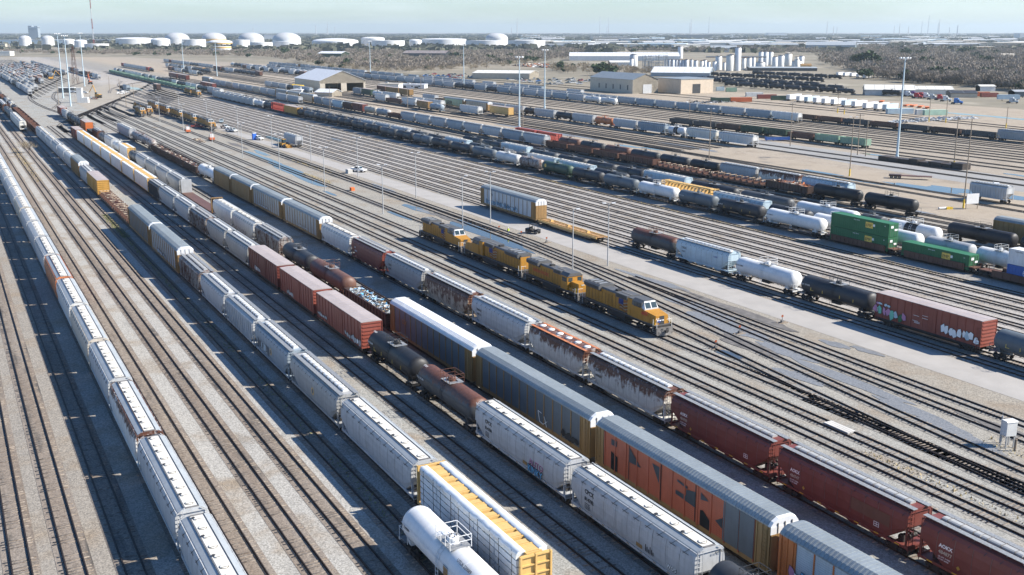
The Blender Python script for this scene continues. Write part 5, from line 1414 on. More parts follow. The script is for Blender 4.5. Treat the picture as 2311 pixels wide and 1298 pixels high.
def build_lettering(cars):
    A, B, C, D, E, G, H, LO, T = (cars[k] for k in ('A', 'B', 'C', 'D', 'E', 'G', 'H', 'LO', 'T'))
    y = 1.585
    for c, t in ((C[1], '814782'), (C[2], '814784')):
        letter(c, 'CPCX', 7.0, 1.56, 3.02, .62, 'blackp', offset=.012, spacing=1.2) if False else letter(c, 'CPCX', 7.0, 1.565, 3.05, .58, 'blackp', offset=.012)
        letter(c, t, 7.0, 1.575, 2.35, .52, 'blackp', offset=.012)
        for i in range(4): letter(c, 'LD LMT 216200', 7.0, 1.55, 2.02 - i * .16, .13, 'blackp')
        p = MB().box(-.45, .45, 0, .01, 0, .34, 'c:ochre'); link('placard', p.mesh('placard'), c, (-1.9, 1.55, 1.55))
        p = MB(); [p.box(-2.9 - k * .22, -2.8 - k * .22, 0, .008, .1, .75 - (k % 3) * .15, 'blackp') for k in range(6)]; link('data_panel', p.mesh('data_panel'), c, (0, 1.545, 1.5))
        letter(c, '814' + t[3:], -9.66, -.35, 4.0, .3, 'blackp', end=True)
        for k in range(9): p = MB().box(-.18, .18, 0, .012, 0, .09, 'c:ochre'); link('reflector', p.mesh('reflector'), c, (8 - 2 * k, 1.412, 1.0))
    letter(C[1], 'wos', -5.9, 1.53, 1.55, .8, 'blackp', 'graffiti', offset=.03); letter(C[1], 'wos', -5.88, 1.538, 1.57, .8, 'whitep', 'graffiti')
    # pink and blue piece low on the second CPCX car
    for (s, x, z, sl, off) in (('AUTO', -2.8, 1.95, 'blackp', .06), ('AUTO', -2.8, 1.95, 'c:faded red', .0), ('KINKY', -2.5, 1.15, 'blackp', .07), ('KINKY', -2.5, 1.15, 'c:sky', .01)):
        letter(C[2], s, x, 1.55 + (.012 if off < .05 else 0), z, 1.0, 'c:pink' if sl == 'c:faded red' else sl, 'graffiti', offset=off)
    for c, t in ((E[0], '484877'), (E[1], '484747'), (E[2], '484900')):
        letter(c, 'AOKX', 6.6, 1.575, 2.85, .46, 'whitep', offset=.015); letter(c, t, 6.6, 1.575, 2.3, .44, 'c:beige', offset=.008)
        letter(c, 'LD LMT 219000', 6.6, 1.56, 1.95, .18, 'whitep'); letter(c, 'LT WT 66900', 6.6, 1.545, 1.72, .18, 'whitep')
        q = MB().add([(0, 0, -.2), (.2, 0, 0), (0, 0, .2), (-.2, 0, 0)], [(0, 3, 2, 1), (0, 1, 2, 3)], 'goldp'); link('placard', q.mesh('placard'), c, (4.6, 1.56, 1.75)); 
        q = MB(); [q.box(a, a + .6, 0, .01, b, b + .05, 'whitep') for a, b in ((-5.4, 1.7), (-5.4, 2.1), (-5.4, 1.9))]; [q.box(a, a + .05, 0, .01, 1.7, 2.15, 'whitep') for a in (-5.4, -5.1, -4.8)]; link('data_panel', q.mesh('data_panel'), c, (0, 1.555, 0))
        for k in range(7): p = MB().box(-.28, .28, 0, .012, 0, .08, 'yellow'); link('reflector', p.mesh('reflector'), c, (7.5 - 2.5 * k, 1.412, 1.0))
        p = MB().box(-2.4, 2.4, 0, .006, 0, 1.1, 'c:brown') ; link('faded_panel', p.mesh('faded_panel'), c, (-4.2, 1.566, 2.2)) if c is E[1] else None
    for c, a, b in ((E[3], 'SHPX', '460066'), (E[5], 'NAHX', '480125'), (E[7], 'CEFX', '31206'), (E[8], 'BN', '448102')):
        s = 'blackp' if c is not E[8] else 'whitep'
        letter(c, a, 6.6, 1.575, 2.9, .55, s); letter(c, b, 6.6, 1.575, 2.25, .5, s)
    letter(G[4], 'CRDX', 6.6, 1.575, 3.0, .6, 'blackp'); letter(G[4], '19602', 6.6, 1.575, 2.35, .5, 'blackp'); letter(G[4], 'CLAIMS', -4.0, 1.575, 3.0, .4, 'bluep')
    letter(T, 'UTLX 220089', -2.6, 1.0, 3.86, .42, 'blackp', tilt=42); letter(T, 'UTLX 220089', 8.0, 1.54, 2.7, .4, 'blackp')
    p = MB().box(-.4, .4, 0, .02, 0, .45, 'c:ochre').box(-.4, .4, 0, .02, .5, .95, 'c:ochre'); link('placard', p.mesh('placard'), T, (.0 - 1.6, 1.50, 2.1))
    for c, x in ((C[3], 7.6), (C[4], 7.6)):
        for (s, dx, z) in (('UTLX', 0, 4.06), ('670', 1.3, 3.98)): letter(c, s, x - dx, .62, z, .42, 'whitep', tilt=66)
        letter(c, 'TILX 251240', x, 1.535, 2.75, .4, 'whitep')
    for c, s, x in ((H[3], 'GATX 206511', 8), (H[4], 'UTLX 644129', 8), (G[3], 'GATX 53894', 7.6), (G[2], 'TILX 191040', 7.6), (H[5], 'PROX 76210', 7)):
        letter(c, s, x, 1.53, 2.75, .42, 'whitep' if c not in (H[3], G[3]) else 'blackp')
    for c in (G[2], C[4], H[4], G[0]):
        q = MB(); [q.box(a, a + .12, 0, .012, 2.1, 2.6, 'goldp') for a in (-5, -1.9, 2.2, 5.0)]; q.box(4.4, 5.2, 0, .012, 2.1, 2.16, 'goldp'); link('reflector', q.mesh('reflector'), c, (0, 1.5, 0))
    q = MB().lathe([(.55, 0), (.55, .01)], 'y', 20, 'goldp'); link('emblem', q.mesh('emblem'), H[9], (5.2, 1.5, 2.9))
    # big block letters on the ochre autorack
    ar = D[1]; pz = 1.12
    P = MB().box(-11.9, -7.7, 0, .04, 0, 3.66, 'c:slate grey'); link('graffiti', P.mesh('graffiti'), ar, (0, 1.56, 1.2))
    Q = MB()
    def poly2(pts, slot='c:slate grey'): Q.add([(x, .03, z) for x, z in pts], [tuple(range(len(pts))), tuple(reversed(range(len(pts))))], slot)
    for pts in ([(10.6, 2.6), (9.6, 2.6), (9.6, 3.2), (10.6, 3.2)], [(7.2, 1.9), (5.2, 2.0), (7.2, 3.4)], [(3.3, 3.2), (1.9, 1.3), (1.9, 3.2)], [(-.6, 1.6), (-3.6, 1.4), (-3.6, 2.0), (-.6, 2.0)], [(-2.2, 2.0), (-3.6, 2.0), (-3.6, 2.9), (-2.2, 2.6)], [(-.8, 2.9), (-2.4, 2.7), (-2.4, 2.95), (-.8, 3.1)], [(-4.4, 2.5), (-5.6, 2.75), (-4.4, 3.2)], [(-6.6, 1.4), (-7.6, 1.0), (-7.6, 2.0)]): poly2(pts)
    poly2([(10.6, 0), (9.4, 0), (9.4, 1.6), (10.6, 1.9)], 'c:charcoal'); poly2([(-4.4, .05), (-5.9, .05), (-5.8, 1.0), (-4.8, 1.6), (-4.4, 1.5)], 'c:charcoal')
    for x in (7.3, 1.8, -3.65): Q.box(x - .05, x + .05, .028, .034, 0, 3.6, 'blackp')
    for x in (12, -7.7): Q.box(x - .12, x + .02, .02, .034, 0, 3.66, 'blackp')
    link('graffiti', Q.mesh('graffiti'), ar, (0, 1.56, 1.2))
    jag(D[2], 3.6, 1.1, 11, ['blackp', 'c:charcoal'], -8.2, 1.15, 1.63); jag(D[0], 4.5, 1.8, 12, ['c:sky', 'c:pink', 'whitep'], 12.2, 1.2, 1.63)
    gq = MB()
    for a, b in (((-4.2, 2.6), (-4.6, 1.4)), ((-4.6, 1.4), (-5.4, 1.3)), ((-4.2, 2.6), (-5.0, 2.5)), ((-5.6, 2.3), (-6.2, 1.2)), ((-5.4, 1.3), (-6.3, 1.9))): gq.rod((a[0], 0, a[1]), (b[0], 0, b[1]), .035, 4, 'whitep')
    link('graffiti', gq.mesh('graffiti'), D[2], (1.5, 1.62, 0))
    letter(D[3], 'CSX', 8.9, 1.63, 3.0, .9, 'c:ochre', offset=.02)
    # graffiti of the red boxcar
    jag(G[1], 5.4, 1.9, 21, ['c:mint', 'c:green', 'c:pale blue', 'c:pink'], 8.3, 1.15, 1.605); jag(G[1], 5.6, 1.9, 22, ['whitep', 'c:pale blue', 'whitep'], -2.6, 1.2, 1.605)
    jag(G[1], 2.6, .8, 23, ['c:pink', 'c:pale blue'], 8.2, 2.9, 1.60); jag(G[1], .9, 1.0, 24, ['whitep'], -7.6, 1.3, 1.605)
    q = MB(); [q.box(a, a + .9, 0, .01, z, z + .05, 'whitep') for a, z in ((.8, 3.0), (.9, 2.2), (.6, 2.05), (.6, 1.9), (-.6, 3.3), (-.6, 2.9))]; link('data_panel', q.mesh('data_panel'), G[1], (.2, 1.66, 0))
    for c, s in ((C[5], 31), (C[6], 32), (C[7], 33)): jag(c, 5.5, 1.1, s, ['c:pale grey', 'c:grey', 'whitep'], 4.5 if s != 31 else -2.8, 1.15, 1.605)
    jag(C[5], 4.0, .7, 38, ['c:grey', 'c:pale grey'], 7.8, 1.5, 1.605)
    jag(B[3], 6.0, 1.5, 41, ['c:slate grey', 'c:grey', 'c:pale blue'], 6.5, 1.5, 1.60)
    for c in (B[2], B[3]):
        q = MB().lathe([(.5, 0), (.5, .01)], 'y', 18, 'c:tan yellow'); q.lathe([(.3, 0), (.3, .014)], 'y', 18, 'c:slate grey'); link('emblem', q.mesh('emblem'), c, (-.3, 1.56, 2.5))
    jag(B[7], 9.0, .9, 51, ['c:pale blue', 'c:slate grey', 'c:grey'], 6, 1.2, 1.63); jag(E[10], 8.0, .8, 52, ['c:pale grey', 'c:grey'], 2, 1.2, 1.63); jag(E[11], 8, .8, 53, ['c:pale grey', 'c:grey'], 6, 1.2, 1.63)
    ay = bpy.data.objects['autorack_car']
    for o in [o for o in SC.objects if o.get('label', '').startswith('silver autorack with blue')]:
        jag(o, 16.0, 1.5, 61, ['c:blue spray', 'c:pale blue', 'c:blue spray'], 10.5, 1.2, 1.63); letter(o, 'TTX', 8.4, 1.63, 3.6, .7, 'blackp')
    # locomotives
    for o, n in ((LO[0], '6652'),):
        letter(o, n, -6.9, 1.53, 2.65, .75, 'redp', offset=.012)
        q = MB().add([(-10.66, -.1, 2.4), (-10.66, .62, 2.4), (-10.66, .62, 2.15), (-10.66, .26, 1.85), (-10.66, -.1, 2.15)], [(0, 1, 2, 3, 4), (4, 3, 2, 1, 0)], 'bluep')
        for k in range(3): q.box(-10.675, -10.665, -.6 + k * .5, -.3 + k * .5, 2.2, 2.34, 'whitep')
        link('emblem', q.mesh('emblem'), o, (.5, .3, 0))
    letter(LO[1], '7', -8.2, 1.34, 1.75, .6, 'whitep', offset=.02)
    letter(LO[1], 'UNION PACIFIC', 7.0, 1.02, 2.5, .85, 'redp', offset=.01)
    for o, x in ((LO[0], -.2), (LO[2], 1.0), (LO[3], -.4)):
        q = MB()
        for k in range(7):
            pts = [(x - .1 - i * .28, 1.02, 1.85 + k * .24 + .12 * math.sin(i * .9 + k * .2)) for i in range(10)]
            for a, b in zip(pts[:-1], pts[1:]): q.add([a, b, (b[0], 1.02, b[2] + .12), (a[0], 1.02, a[2] + .12)], [(0, 1, 2, 3), (3, 2, 1, 0)], 'c:bright red' if k % 2 == 0 else 'c:pale grey')
        q.add([(x + .2, 1.03, 2.7), (x - 1.1, 1.03, 2.75), (x - 1.1, 1.03, 3.6), (x + .2, 1.03, 3.55)], [(0, 1, 2, 3), (3, 2, 1, 0)], 'bluep')
        link('flag_decal', q.mesh('flag_decal'), o)
    # far graffiti letters
    for o in [o for o in SC.objects if 'dark graffiti letters' in o.get('label', '')]: letter(o, 'SIESPL', 9.5, 1.66, 1.4, 3.2, 'blackp', 'graffiti', offset=.06)
    n = sorted([o for o in SC.objects if 'long yard edge row' in o.get('label', '')], key=lambda o: o.location.y)
    if len(n) > 2: letter(n[2], 'JNDS', 7.5, 1.6, 1.3, 2.3, 'blackp', 'graffiti', offset=.08)
PAL.update({'sky': ((.12, .38, .62), 0, .1), 'pink': ((.5, .22, .36), 0, .15), 'mint': ((.16, .5, .36), 0, .15), 'blue spray': ((.10, .22, .32), .0, .3)})
# ---------------------------------------------------------------- poles, vehicles, people
def light_pole(u, v, h, label, heads=2, wood=False, collar=False):
    sh = MB(); s = 'c:pole' if not wood else 'c:timber'
    sh.rod((0, 0, 0), (0, 0, h), .13 if not wood else .17, 8, s, .085 if not wood else .11)
    parts = [('shaft', sh)]
    if collar: parts.append(('yellow_collar', MB().rod((0, 0, 0), (0, 0, 2.3), .24, 8, 'yellow')))
    ang = [0, 180] if heads == 2 else [0]
    for a in ang:
        m = MB(); c, s2 = math.cos(R(a)), math.sin(R(a))
        m.rod((0, 0, h - .1), (c * .7, s2 * .7, h + .06), .04, 5, s)
        m.add([(c * .55 + x * c - y * s2, s2 * .55 + x * s2 + y * c, h + z) for x, y, z in ((0, -.2, -.02), (.75, -.22, .05), (.75, .22, .05), (0, .2, -.02), (0, -.16, .16), (.7, -.16, .2), (.7, .16, .2), (0, .16, .16))],
              [(3, 2, 1, 0), (4, 5, 6, 7), (0, 1, 5, 4), (1, 2, 6, 5), (2, 3, 7, 6), (3, 0, 4, 7)], 'c:clean white')
        parts.append(('lamp_head', m))
    return thing('light_pole' if not wood else 'wooden_lamp_pole', W(u, v), random.Random(int(u)).uniform(-.2, .2), label, 'light pole', 'light poles in the yard' if not wood else 'wooden poles along the dirt road', parts)

def utility_pole(px, py, h, label, arms=1, collar=False, lean=0):
    p = ground(px, py); m = MB().rod((0, 0, 0), (lean, 0, h), .19, 7, 'c:timber', .13)
    parts = [('shaft', m)]
    for k in range(arms):
        a = MB().box(-1.5, 1.5, -.07, .07, h - .5 - k * 1.4, h - .32 - k * 1.4, 'c:timber')
        for x in (-1.3, -.5, .5, 1.3): a.rod((x, 0, h - .32 - k * 1.4), (x, 0, h - .08 - k * 1.4), .05, 5, 'c:white')
        parts.append(('crossarm', a))
    if collar: parts.append(('yellow_collar', MB().rod((0, 0, 0), (0, 0, 2.4), .27, 8, 'yellow')))
    return thing('utility_pole', p, 0, label, 'utility pole', 'utility poles around the yard', parts)

def high_mast(px, py, h, label):
    m = MB().rod((0, 0, 0), (0, 0, h), .45, 10, 'c:pale blue', .2); m.rod((0, 0, 0), (0, 0, 1.2), .6, 10, 'c:pale blue')
    ring = MB(); n = 8
    for i in range(n):
        a, b = 2 * math.pi * i / n, 2 * math.pi * (i + 1) / n
        ring.rod((1.5 * math.cos(a), 1.5 * math.sin(a), h - .3), (1.5 * math.cos(b), 1.5 * math.sin(b), h - .3), .06, 4, 'c:white')
        if i % 2 == 0: ring.rod((0, 0, h - .1), (1.5 * math.cos(a), 1.5 * math.sin(a), h - .3), .05, 4, 'c:white')
    parts = [('mast', m), ('ring', ring)]
    for i in range(n):
        a = 2 * math.pi * i / n; x, y = 1.7 * math.cos(a), 1.7 * math.sin(a)
        l = MB().lathe([(.25, h - .55), (.42, h - .1), (.3, h + .15)], 'z', 8, 'c:clean white', (x, y, 0)); parts.append(('lamp_head', l))
    return thing('high_mast_light', ground(px, py), 0, label, 'mast light', 'tall mast lights in the yard', parts)

def wheel_mb(x, y, r, w):
    return MB().lathe([(r * .6, y - w / 2), (r, y - w / 2 + .03), (r, y + w / 2 - .03), (r * .6, y + w / 2)], 'y', 12, 'blackp', (x, 0, r), True).lathe([(r * .55, y - w / 2 - .005), (r * .55, y + w / 2 + .005)], 'y', 10, 'steel', (x, 0, r))

def pickup(loc, rot, col, label, van=False):
    b = MB()
    prof = [(-2.75, .55), (2.7, .55), (2.75, 1.0), (1.25, 1.12), (.55, 1.78), (-.75, 1.80), (-.95, 1.18), (-2.75, 1.18)]
    W2 = .95
    def pro(p, w0, slot):
        n = len(p); vs = [(x, -w0, z) for x, z in p] + [(x, w0, z) for x, z in p]
        b.add(vs, [(i, n + i, n + (i + 1) % n, (i + 1) % n) for i in range(n)] + [tuple(range(n)), tuple(range(2 * n - 1, n - 1, -1))], slot)
    pro([(-2.75, .5), (2.7, .5), (2.76, .98), (1.2, 1.12), (-2.75, 1.12)], W2, 'paint')
    pro([(1.2, 1.12), (.5, 1.8), (-.85, 1.84), (-1.0, 1.12)], .84, 'paint')
    if van: pro([(-1.0, 1.1), (-.9, 1.84), (-2.7, 1.8), (-2.74, 1.1)], .86, 'paint')
    else: b.box(-2.65, -1.05, -.8, .8, 1.121, 1.13, 'dark'); [b.box(-2.75, -1.0, s * .88 - .06, s * .88 + .06, 1.12, 1.3) for s in (-1, 1)]; b.box(-2.76, -2.68, -.9, .9, 1.12, 1.3)
    win = MB()
    for s in (-1, 1): win.add([(.95, s * .852, 1.2), (.45, s * .852, 1.72), (-.8, s * .852, 1.74), (-.9, s * .852, 1.2)], [(0, 1, 2, 3) if s < 0 else (3, 2, 1, 0)], 'glass')
    win.add([(1.16, -.75, 1.17), (1.16, .75, 1.17), (.56, .72, 1.78), (.56, -.72, 1.78)], [(0, 1, 2, 3)], 'glass'); win.add([(-1.005, -.75, 1.2), (-1.005, .75, 1.2), (-.9, .72, 1.78), (-.9, -.72, 1.78)], [(3, 2, 1, 0)], 'glass')
    parts = [('body', b), ('window', win)] + [('wheel', wheel_mb(x, y, .4, .26)) for x in (-1.75, 1.75) for y in (-.85, .85)]
    parts.append(('headlight', MB().box(2.72, 2.77, -.85, -.5, .8, .98, 'lamp'))); parts.append(('headlight', MB().box(2.72, 2.77, .5, .85, .8, .98, 'lamp')))
    parts.append(('bumper', MB().box(2.7, 2.85, -.95, .95, .45, .62, 'steel')))
    return thing('pickup_truck' if not van else 'utility_vehicle', loc, rot, label, 'truck', 'pickup trucks in the yard', parts, col)

def small_car_mesh(col, kind=0):
    m = MB()
    L = (4.6, 4.9, 5.4)[kind]; h = (1.45, 1.75, 1.8)[kind]
    def pro(p, w0, slot):
        n = len(p); vs = [(x, -w0, z) for x, z in p] + [(x, w0, z) for x, z in p]
        m.add(vs, [(i, n + i, n + (i + 1) % n, (i + 1) % n) for i in range(n)] + [tuple(range(n)), tuple(range(2 * n - 1, n - 1, -1))], slot)
    pro([(-L / 2, .3), (L / 2, .3), (L / 2, .8), (L * .22, .95), (-L / 2, .98)], .9, 'c:' + col)
    pro([(L * .22, .95), (L * .08, h), (-L * .25, h), (-L * (.38 if kind < 2 else .28), .97)], .78, 'glass')
    pro([(L * .08, h), (L * .07, h + .03), (-L * .24, h + .03), (-L * .25, h)], .76, 'c:' + col)
    for x in (-L * .3, L * .3):
        for y in (-.8, .8): m.merge(wheel_mb(x, y, .33, .2))
    return m.mesh('parked_car')

def semi_tractor(loc, rot, col, label, bare=True):
    f = MB().box(-3.6, 2.6, -.45, .45, .7, .95, 'dark')
    cab = MB().box(-.2, 1.5, -1.15, 1.15, .95, 2.35).prism([(-1.15, 2.35), (1.15, 2.35), (1.0, 2.95), (-1.0, 2.95)], -.2, 1.15)
    if not bare: cab.box(-1.9, -.2, -1.2, 1.2, .95, 3.2); cab.prism([(-1.2, 3.2), (1.2, 3.2), (1.0, 3.7), (-1.0, 3.7)], -1.9, .4)
    hood = MB().loft([[(1.5, -1.05, .8), (1.5, 1.05, .8), (1.5, .95, 2.0), (1.5, -.95, 2.0)], [(3.4, -.75, .8), (3.4, .75, .8), (3.4, .65, 1.75), (3.4, -.65, 1.75)]])
    for s in (-1, 1): hood.box(2.1, 3.3, s * .95 - .25, s * .95 + .25, .95, 1.25)
    win = MB().add([(1.42, -1.0, 2.0), (1.42, 1.0, 2.0), (1.18, .92, 2.85), (1.18, -.92, 2.85)], [(0, 1, 2, 3)], 'glass')
    for s in (-1, 1): win.box(.1, 1.1, s * 1.16 - .01, s * 1.16 + .01, 1.75, 2.3, 'glass')
    gr = MB().box(3.38, 3.44, -.5, .5, .95, 1.65, 'steel').box(3.3, 3.6, -1.15, 1.15, .5, .8, 'steel')
    st = MB(); [st.rod((-.35, s * .95, .9), (-.35, s * .95, 3.2), .08, 6, 'c:silver') for s in (-1, 1)]
    fuel = MB(); [fuel.lathe([(.3, -.9), (.3, .5)], 'x', 10, 'c:silver', (0, s * .95, .75)) for s in (-1, 1)]
    parts = [('frame', f), ('cab', cab, [('window', win)]), ('hood', hood), ('grille', gr), ('exhaust_stack', st), ('fuel_tank', fuel), ('fifth_wheel', MB().box(-2.9, -1.9, -.5, .5, .95, 1.12, 'dark'))]
    parts += [('wheel', wheel_mb(x, y, .5, .34 if x > 0 else .55)) for x in (2.5, -1.8, -3.1) for y in (-.9, .9)]
    return thing('semi_truck', loc, rot, label, 'truck', 'truck tractors', parts, col)

def trailer(loc, rot, col, L, label, group='box trailers parked beyond the tracks'):
    b = MB().box(-L / 2, L / 2, -1.28, 1.28, 1.15, 4.0); 
    for s in (-1, 1):
        b.box(-L / 2, L / 2, s * 1.29 - .02, s * 1.29 + .02, 1.1, 1.3, 'c:silver'); b.box(-L / 2, L / 2, s * 1.29 - .02, s * 1.29 + .02, 3.9, 4.03, 'c:silver')
    b.box(-L / 2 - .03, -L / 2, -.02, .02, 1.2, 3.95, 'steel')
    parts = [('box', b), ('landing_gear', MB().box(L * .28, L * .28 + .15, -.9, -.7, 0, 1.15, 'dark').box(L * .28, L * .28 + .15, .7, .9, 0, 1.15, 'dark'))]
    parts += [('wheel', wheel_mb(x, y, .5, .5)) for x in (-L * .36, -L * .36 - 1.25) for y in (-.95, .95)]
    return thing('box_trailer', loc, rot, label, 'trailer', group, parts, col)

def person(loc, rot, top, trousers, label, hat='clean white', bend=0.0):
    J = {'pel': (0, 0, .95), 'chest': (bend, 0, 1.30), 'neck': (bend * 1.3, 0, 1.50), 'head': (bend * 1.5 + .02, 0, 1.66),
         'hl': (0, .1, .92), 'kl': (.06, .11, .50), 'al': (.0, .11, .09), 'tl': (.14, .12, .04), 'hr': (0, -.1, .92), 'kr': (-.04, -.11, .50), 'ar': (-.12, -.11, .09), 'tr': (.02, -.12, .04),
         'sl': (bend, .19, 1.42), 'el': (bend + .06, .25, 1.16), 'wl': (bend + .22, .22, .98), 'sr': (bend, -.19, 1.42), 'er': (bend + .03, -.26, 1.15), 'wr': (bend + .18, -.25, .95)}
    E = [('pel', 'chest'), ('chest', 'neck'), ('neck', 'head'), ('pel', 'hl'), ('hl', 'kl'), ('kl', 'al'), ('al', 'tl'), ('pel', 'hr'), ('hr', 'kr'), ('kr', 'ar'), ('ar', 'tr'), ('neck', 'sl'), ('sl', 'el'), ('el', 'wl'), ('neck', 'sr'), ('sr', 'er'), ('er', 'wr')]
    rad = {'pel': .15, 'chest': .17, 'neck': .065, 'head': .105, 'hl': .1, 'hr': .1, 'kl': .07, 'kr': .07, 'al': .05, 'ar': .05, 'tl': .045, 'tr': .045, 'sl': .075, 'sr': .075, 'el': .055, 'er': .055, 'wl': .042, 'wr': .042}
    ks = list(J); me = bpy.data.meshes.new('person'); me.from_pydata([J[k] for k in ks], [(ks.index(a), ks.index(b)) for a, b in E], [])
    o = link('person', me, None, loc, rot)
    md = o.modifiers.new('skin', 'SKIN'); o.modifiers.new('sub', 'SUBSURF').levels = 1
    if not me.skin_vertices: 
        me.attributes.new if False else None
    for sv in (me.skin_vertices[0].data if me.skin_vertices else []): sv.radius = (.06, .06)
    if me.skin_vertices:
        for i, k in enumerate(ks):
            me.skin_vertices[0].data[i].radius = (rad[k], rad[k]); me.skin_vertices[0].data[i].use_root = (k == 'pel')
    dg = bpy.context.evaluated_depsgraph_get(); m2 = bpy.data.meshes.new_from_object(o.evaluated_get(dg)); o.modifiers.clear(); o.data = m2
    m2.materials.clear(); skin = flat('skin_tone', (.42, .24, .16), .6)
    for m in (skin, pal(trousers), pal(top)): m2.materials.append(m)
    for p in m2.polygons:
        z = p.center.z; p.material_index = 0 if z > 1.5 or (z < 1.06 and abs(p.center.y) > .17) else 1 if z < .93 else 2; p.use_smooth = True
    v = MB().loft([[(bend * .5 - .18, -.2, 1.0), (bend * .5 + .18, -.2, 1.0), (bend * .5 + .18, .2, 1.0), (bend * .5 - .18, .2, 1.0)], [(bend - .17, -.22, 1.46), (bend + .17, -.22, 1.46), (bend + .17, .22, 1.46), (bend - .17, .22, 1.46)]], 'c:' + top)
    link('vest', v.mesh('vest'), o)
    h = MB().lathe([(.15, 1.70), (.13, 1.70), (.125, 1.76), (.09, 1.82), (.02, 1.84)], 'z', 12, 'c:' + hat, (bend * 1.5 + .02, 0, 0)); link('hard_hat', h.mesh('hard_hat'), o)
    tag(o, label, 'person')
    return o

def utv(loc, rot, label):
    b = MB().box(-1.5, 1.3, -.72, .72, .35, .7, 'blackp').box(.75, 1.5, -.6, .6, .6, .95, 'blackp').box(-1.5, -.5, -.72, .72, .7, 1.05, 'blackp').box(-1.42, -.58, -.64, .64, 1.0, 1.06, 'steel')
    seat = MB().box(-.45, .05, -.6, .6, .7, .9, 'dark').box(-.5, -.38, -.6, .6, .9, 1.4, 'dark')
    cage = MB()
    for s in (-1, 1): cage.poly([(.9, s * .65, .9), (.55, s * .62, 1.9), (-.5, s * .62, 1.9), (-.55, s * .68, .9)], .045, 'blackp')
    for x in (.55, -.5): cage.rod((x, -.62, 1.9), (x, .62, 1.9), .045, 4, 'blackp')
    roof = MB().box(-.52, .58, -.63, .63, 1.92, 1.97, 'c:charcoal')
    parts = [('body', b), ('seat', seat), ('roll_cage', cage), ('roof', roof)] + [('wheel', wheel_mb(x, y, .36, .28)) for x in (-1.05, 1.05) for y in (-.68, .68)]
    return thing('utility_cart', loc, rot, label, 'cart', None, parts, None, (1.08, 1.1, 1.12))

def loader(loc, rot, label):
    b = MB().box(-2.6, .2, -.9, .9, .8, 1.9, 'c:yellow').box(-2.7, -2.4, -.9, .9, .7, 1.7, 'dark').box(.4, 1.9, -.6, .6, .8, 1.3, 'c:yellow')
    cab = MB().box(-.6, .5, -.65, .65, 1.9, 3.2, 'glass').box(-.7, .6, -.75, .75, 3.2, 3.32, 'c:yellow')
    arm = MB(); [arm.rod((1.0, s * .5, 1.5), (2.8, s * .5, .8), .13, 5, 'c:yellow') for s in (-1, 1)]
    bk = MB().add([(2.7, -1.3, .2), (2.7, 1.3, .2), (3.7, 1.3, .15), (3.7, -1.3, .15), (2.6, -1.3, 1.2), (2.6, 1.3, 1.2)], [(0, 1, 2, 3), (3, 2, 1, 0), (0, 4, 5, 1), (1, 5, 4, 0), (0, 3, 4), (1, 5, 2)], 'c:yellow')
    return thing('wheel_loader', loc, rot, label, 'loader', None, [('body', b), ('cab', cab), ('lift_arm', arm), ('bucket', bk)] + [('wheel', wheel_mb(x, y, .75, .55)) for x in (-1.6, 1.4) for y in (-.95, .95)])

def crane(loc, rot, label, col='yellow'):
    b = MB().box(-2, 2, -1.2, 1.2, 1.0, 2.6, 'c:' + col).box(-2.6, -2, -1.2, 1.2, 1.1, 2.2, 'dark')
    tr = MB(); [tr.box(-2.3, 2.3, s * 1.1 - .3, s * 1.1 + .3, 0, .9, 'dark') for s in (-1, 1)]
    boom = MB().rod((1.5, 0, 2.2), (4.5, 0, 8.5), .32, 5, 'c:' + col).rod((4.5, 0, 8.5), (9.0, 0, 3.5), .25, 5, 'c:' + col)
    return thing('excavator', loc, rot, label, 'excavator', None, [('body', b), ('crawler_track', tr), ('boom', boom), ('cab', MB().box(.6, 1.9, .2, 1.1, 2.6, 3.8, 'glass'))])

def switch_stand(px, py, label):
    m = MB().box(-.9, .9, -.12, .12, .0, .12, 'c:timber').box(-.9, .9, .5, .7, .0, .12, 'c:timber').box(-.2, .2, .1, .5, .12, .45, 'steel')
    t = MB().rod((0, .3, .4), (0, .3, 1.0), .05, 5, 'steel').add([(-.2, .3, .95), (.2, .3, .95), (.2, .3, 1.3), (-.2, .3, 1.3)], [(0, 1, 2, 3), (3, 2, 1, 0)], 'c:orange')
    thing('switch_stand', ground(px, py), TRACK_ROT + R(90), label, 'switch stand', 'switch stands between the tracks', [('base', m), ('target', t)])

PAL.update({'pole': ((.36, .37, .37), .0, .2), 'timber': ((.24, .19, .14), .0, .4), 'high vis': ((.52, .68, .05), 0, .1), 'denim': ((.07, .10, .2), 0, .2), 'portable blue': ((.02, .12, .5), 0, .1), 'cone orange': ((.7, .16, .03), 0, .1), 'pale green paint': ((.45, .62, .48), .0, .1), 'purple': ((.1, .04, .16), 0, .1), 'truck blue': ((.03, .16, .45), 0, .1), 'truck red': ((.42, .03, .03), 0, .1)})

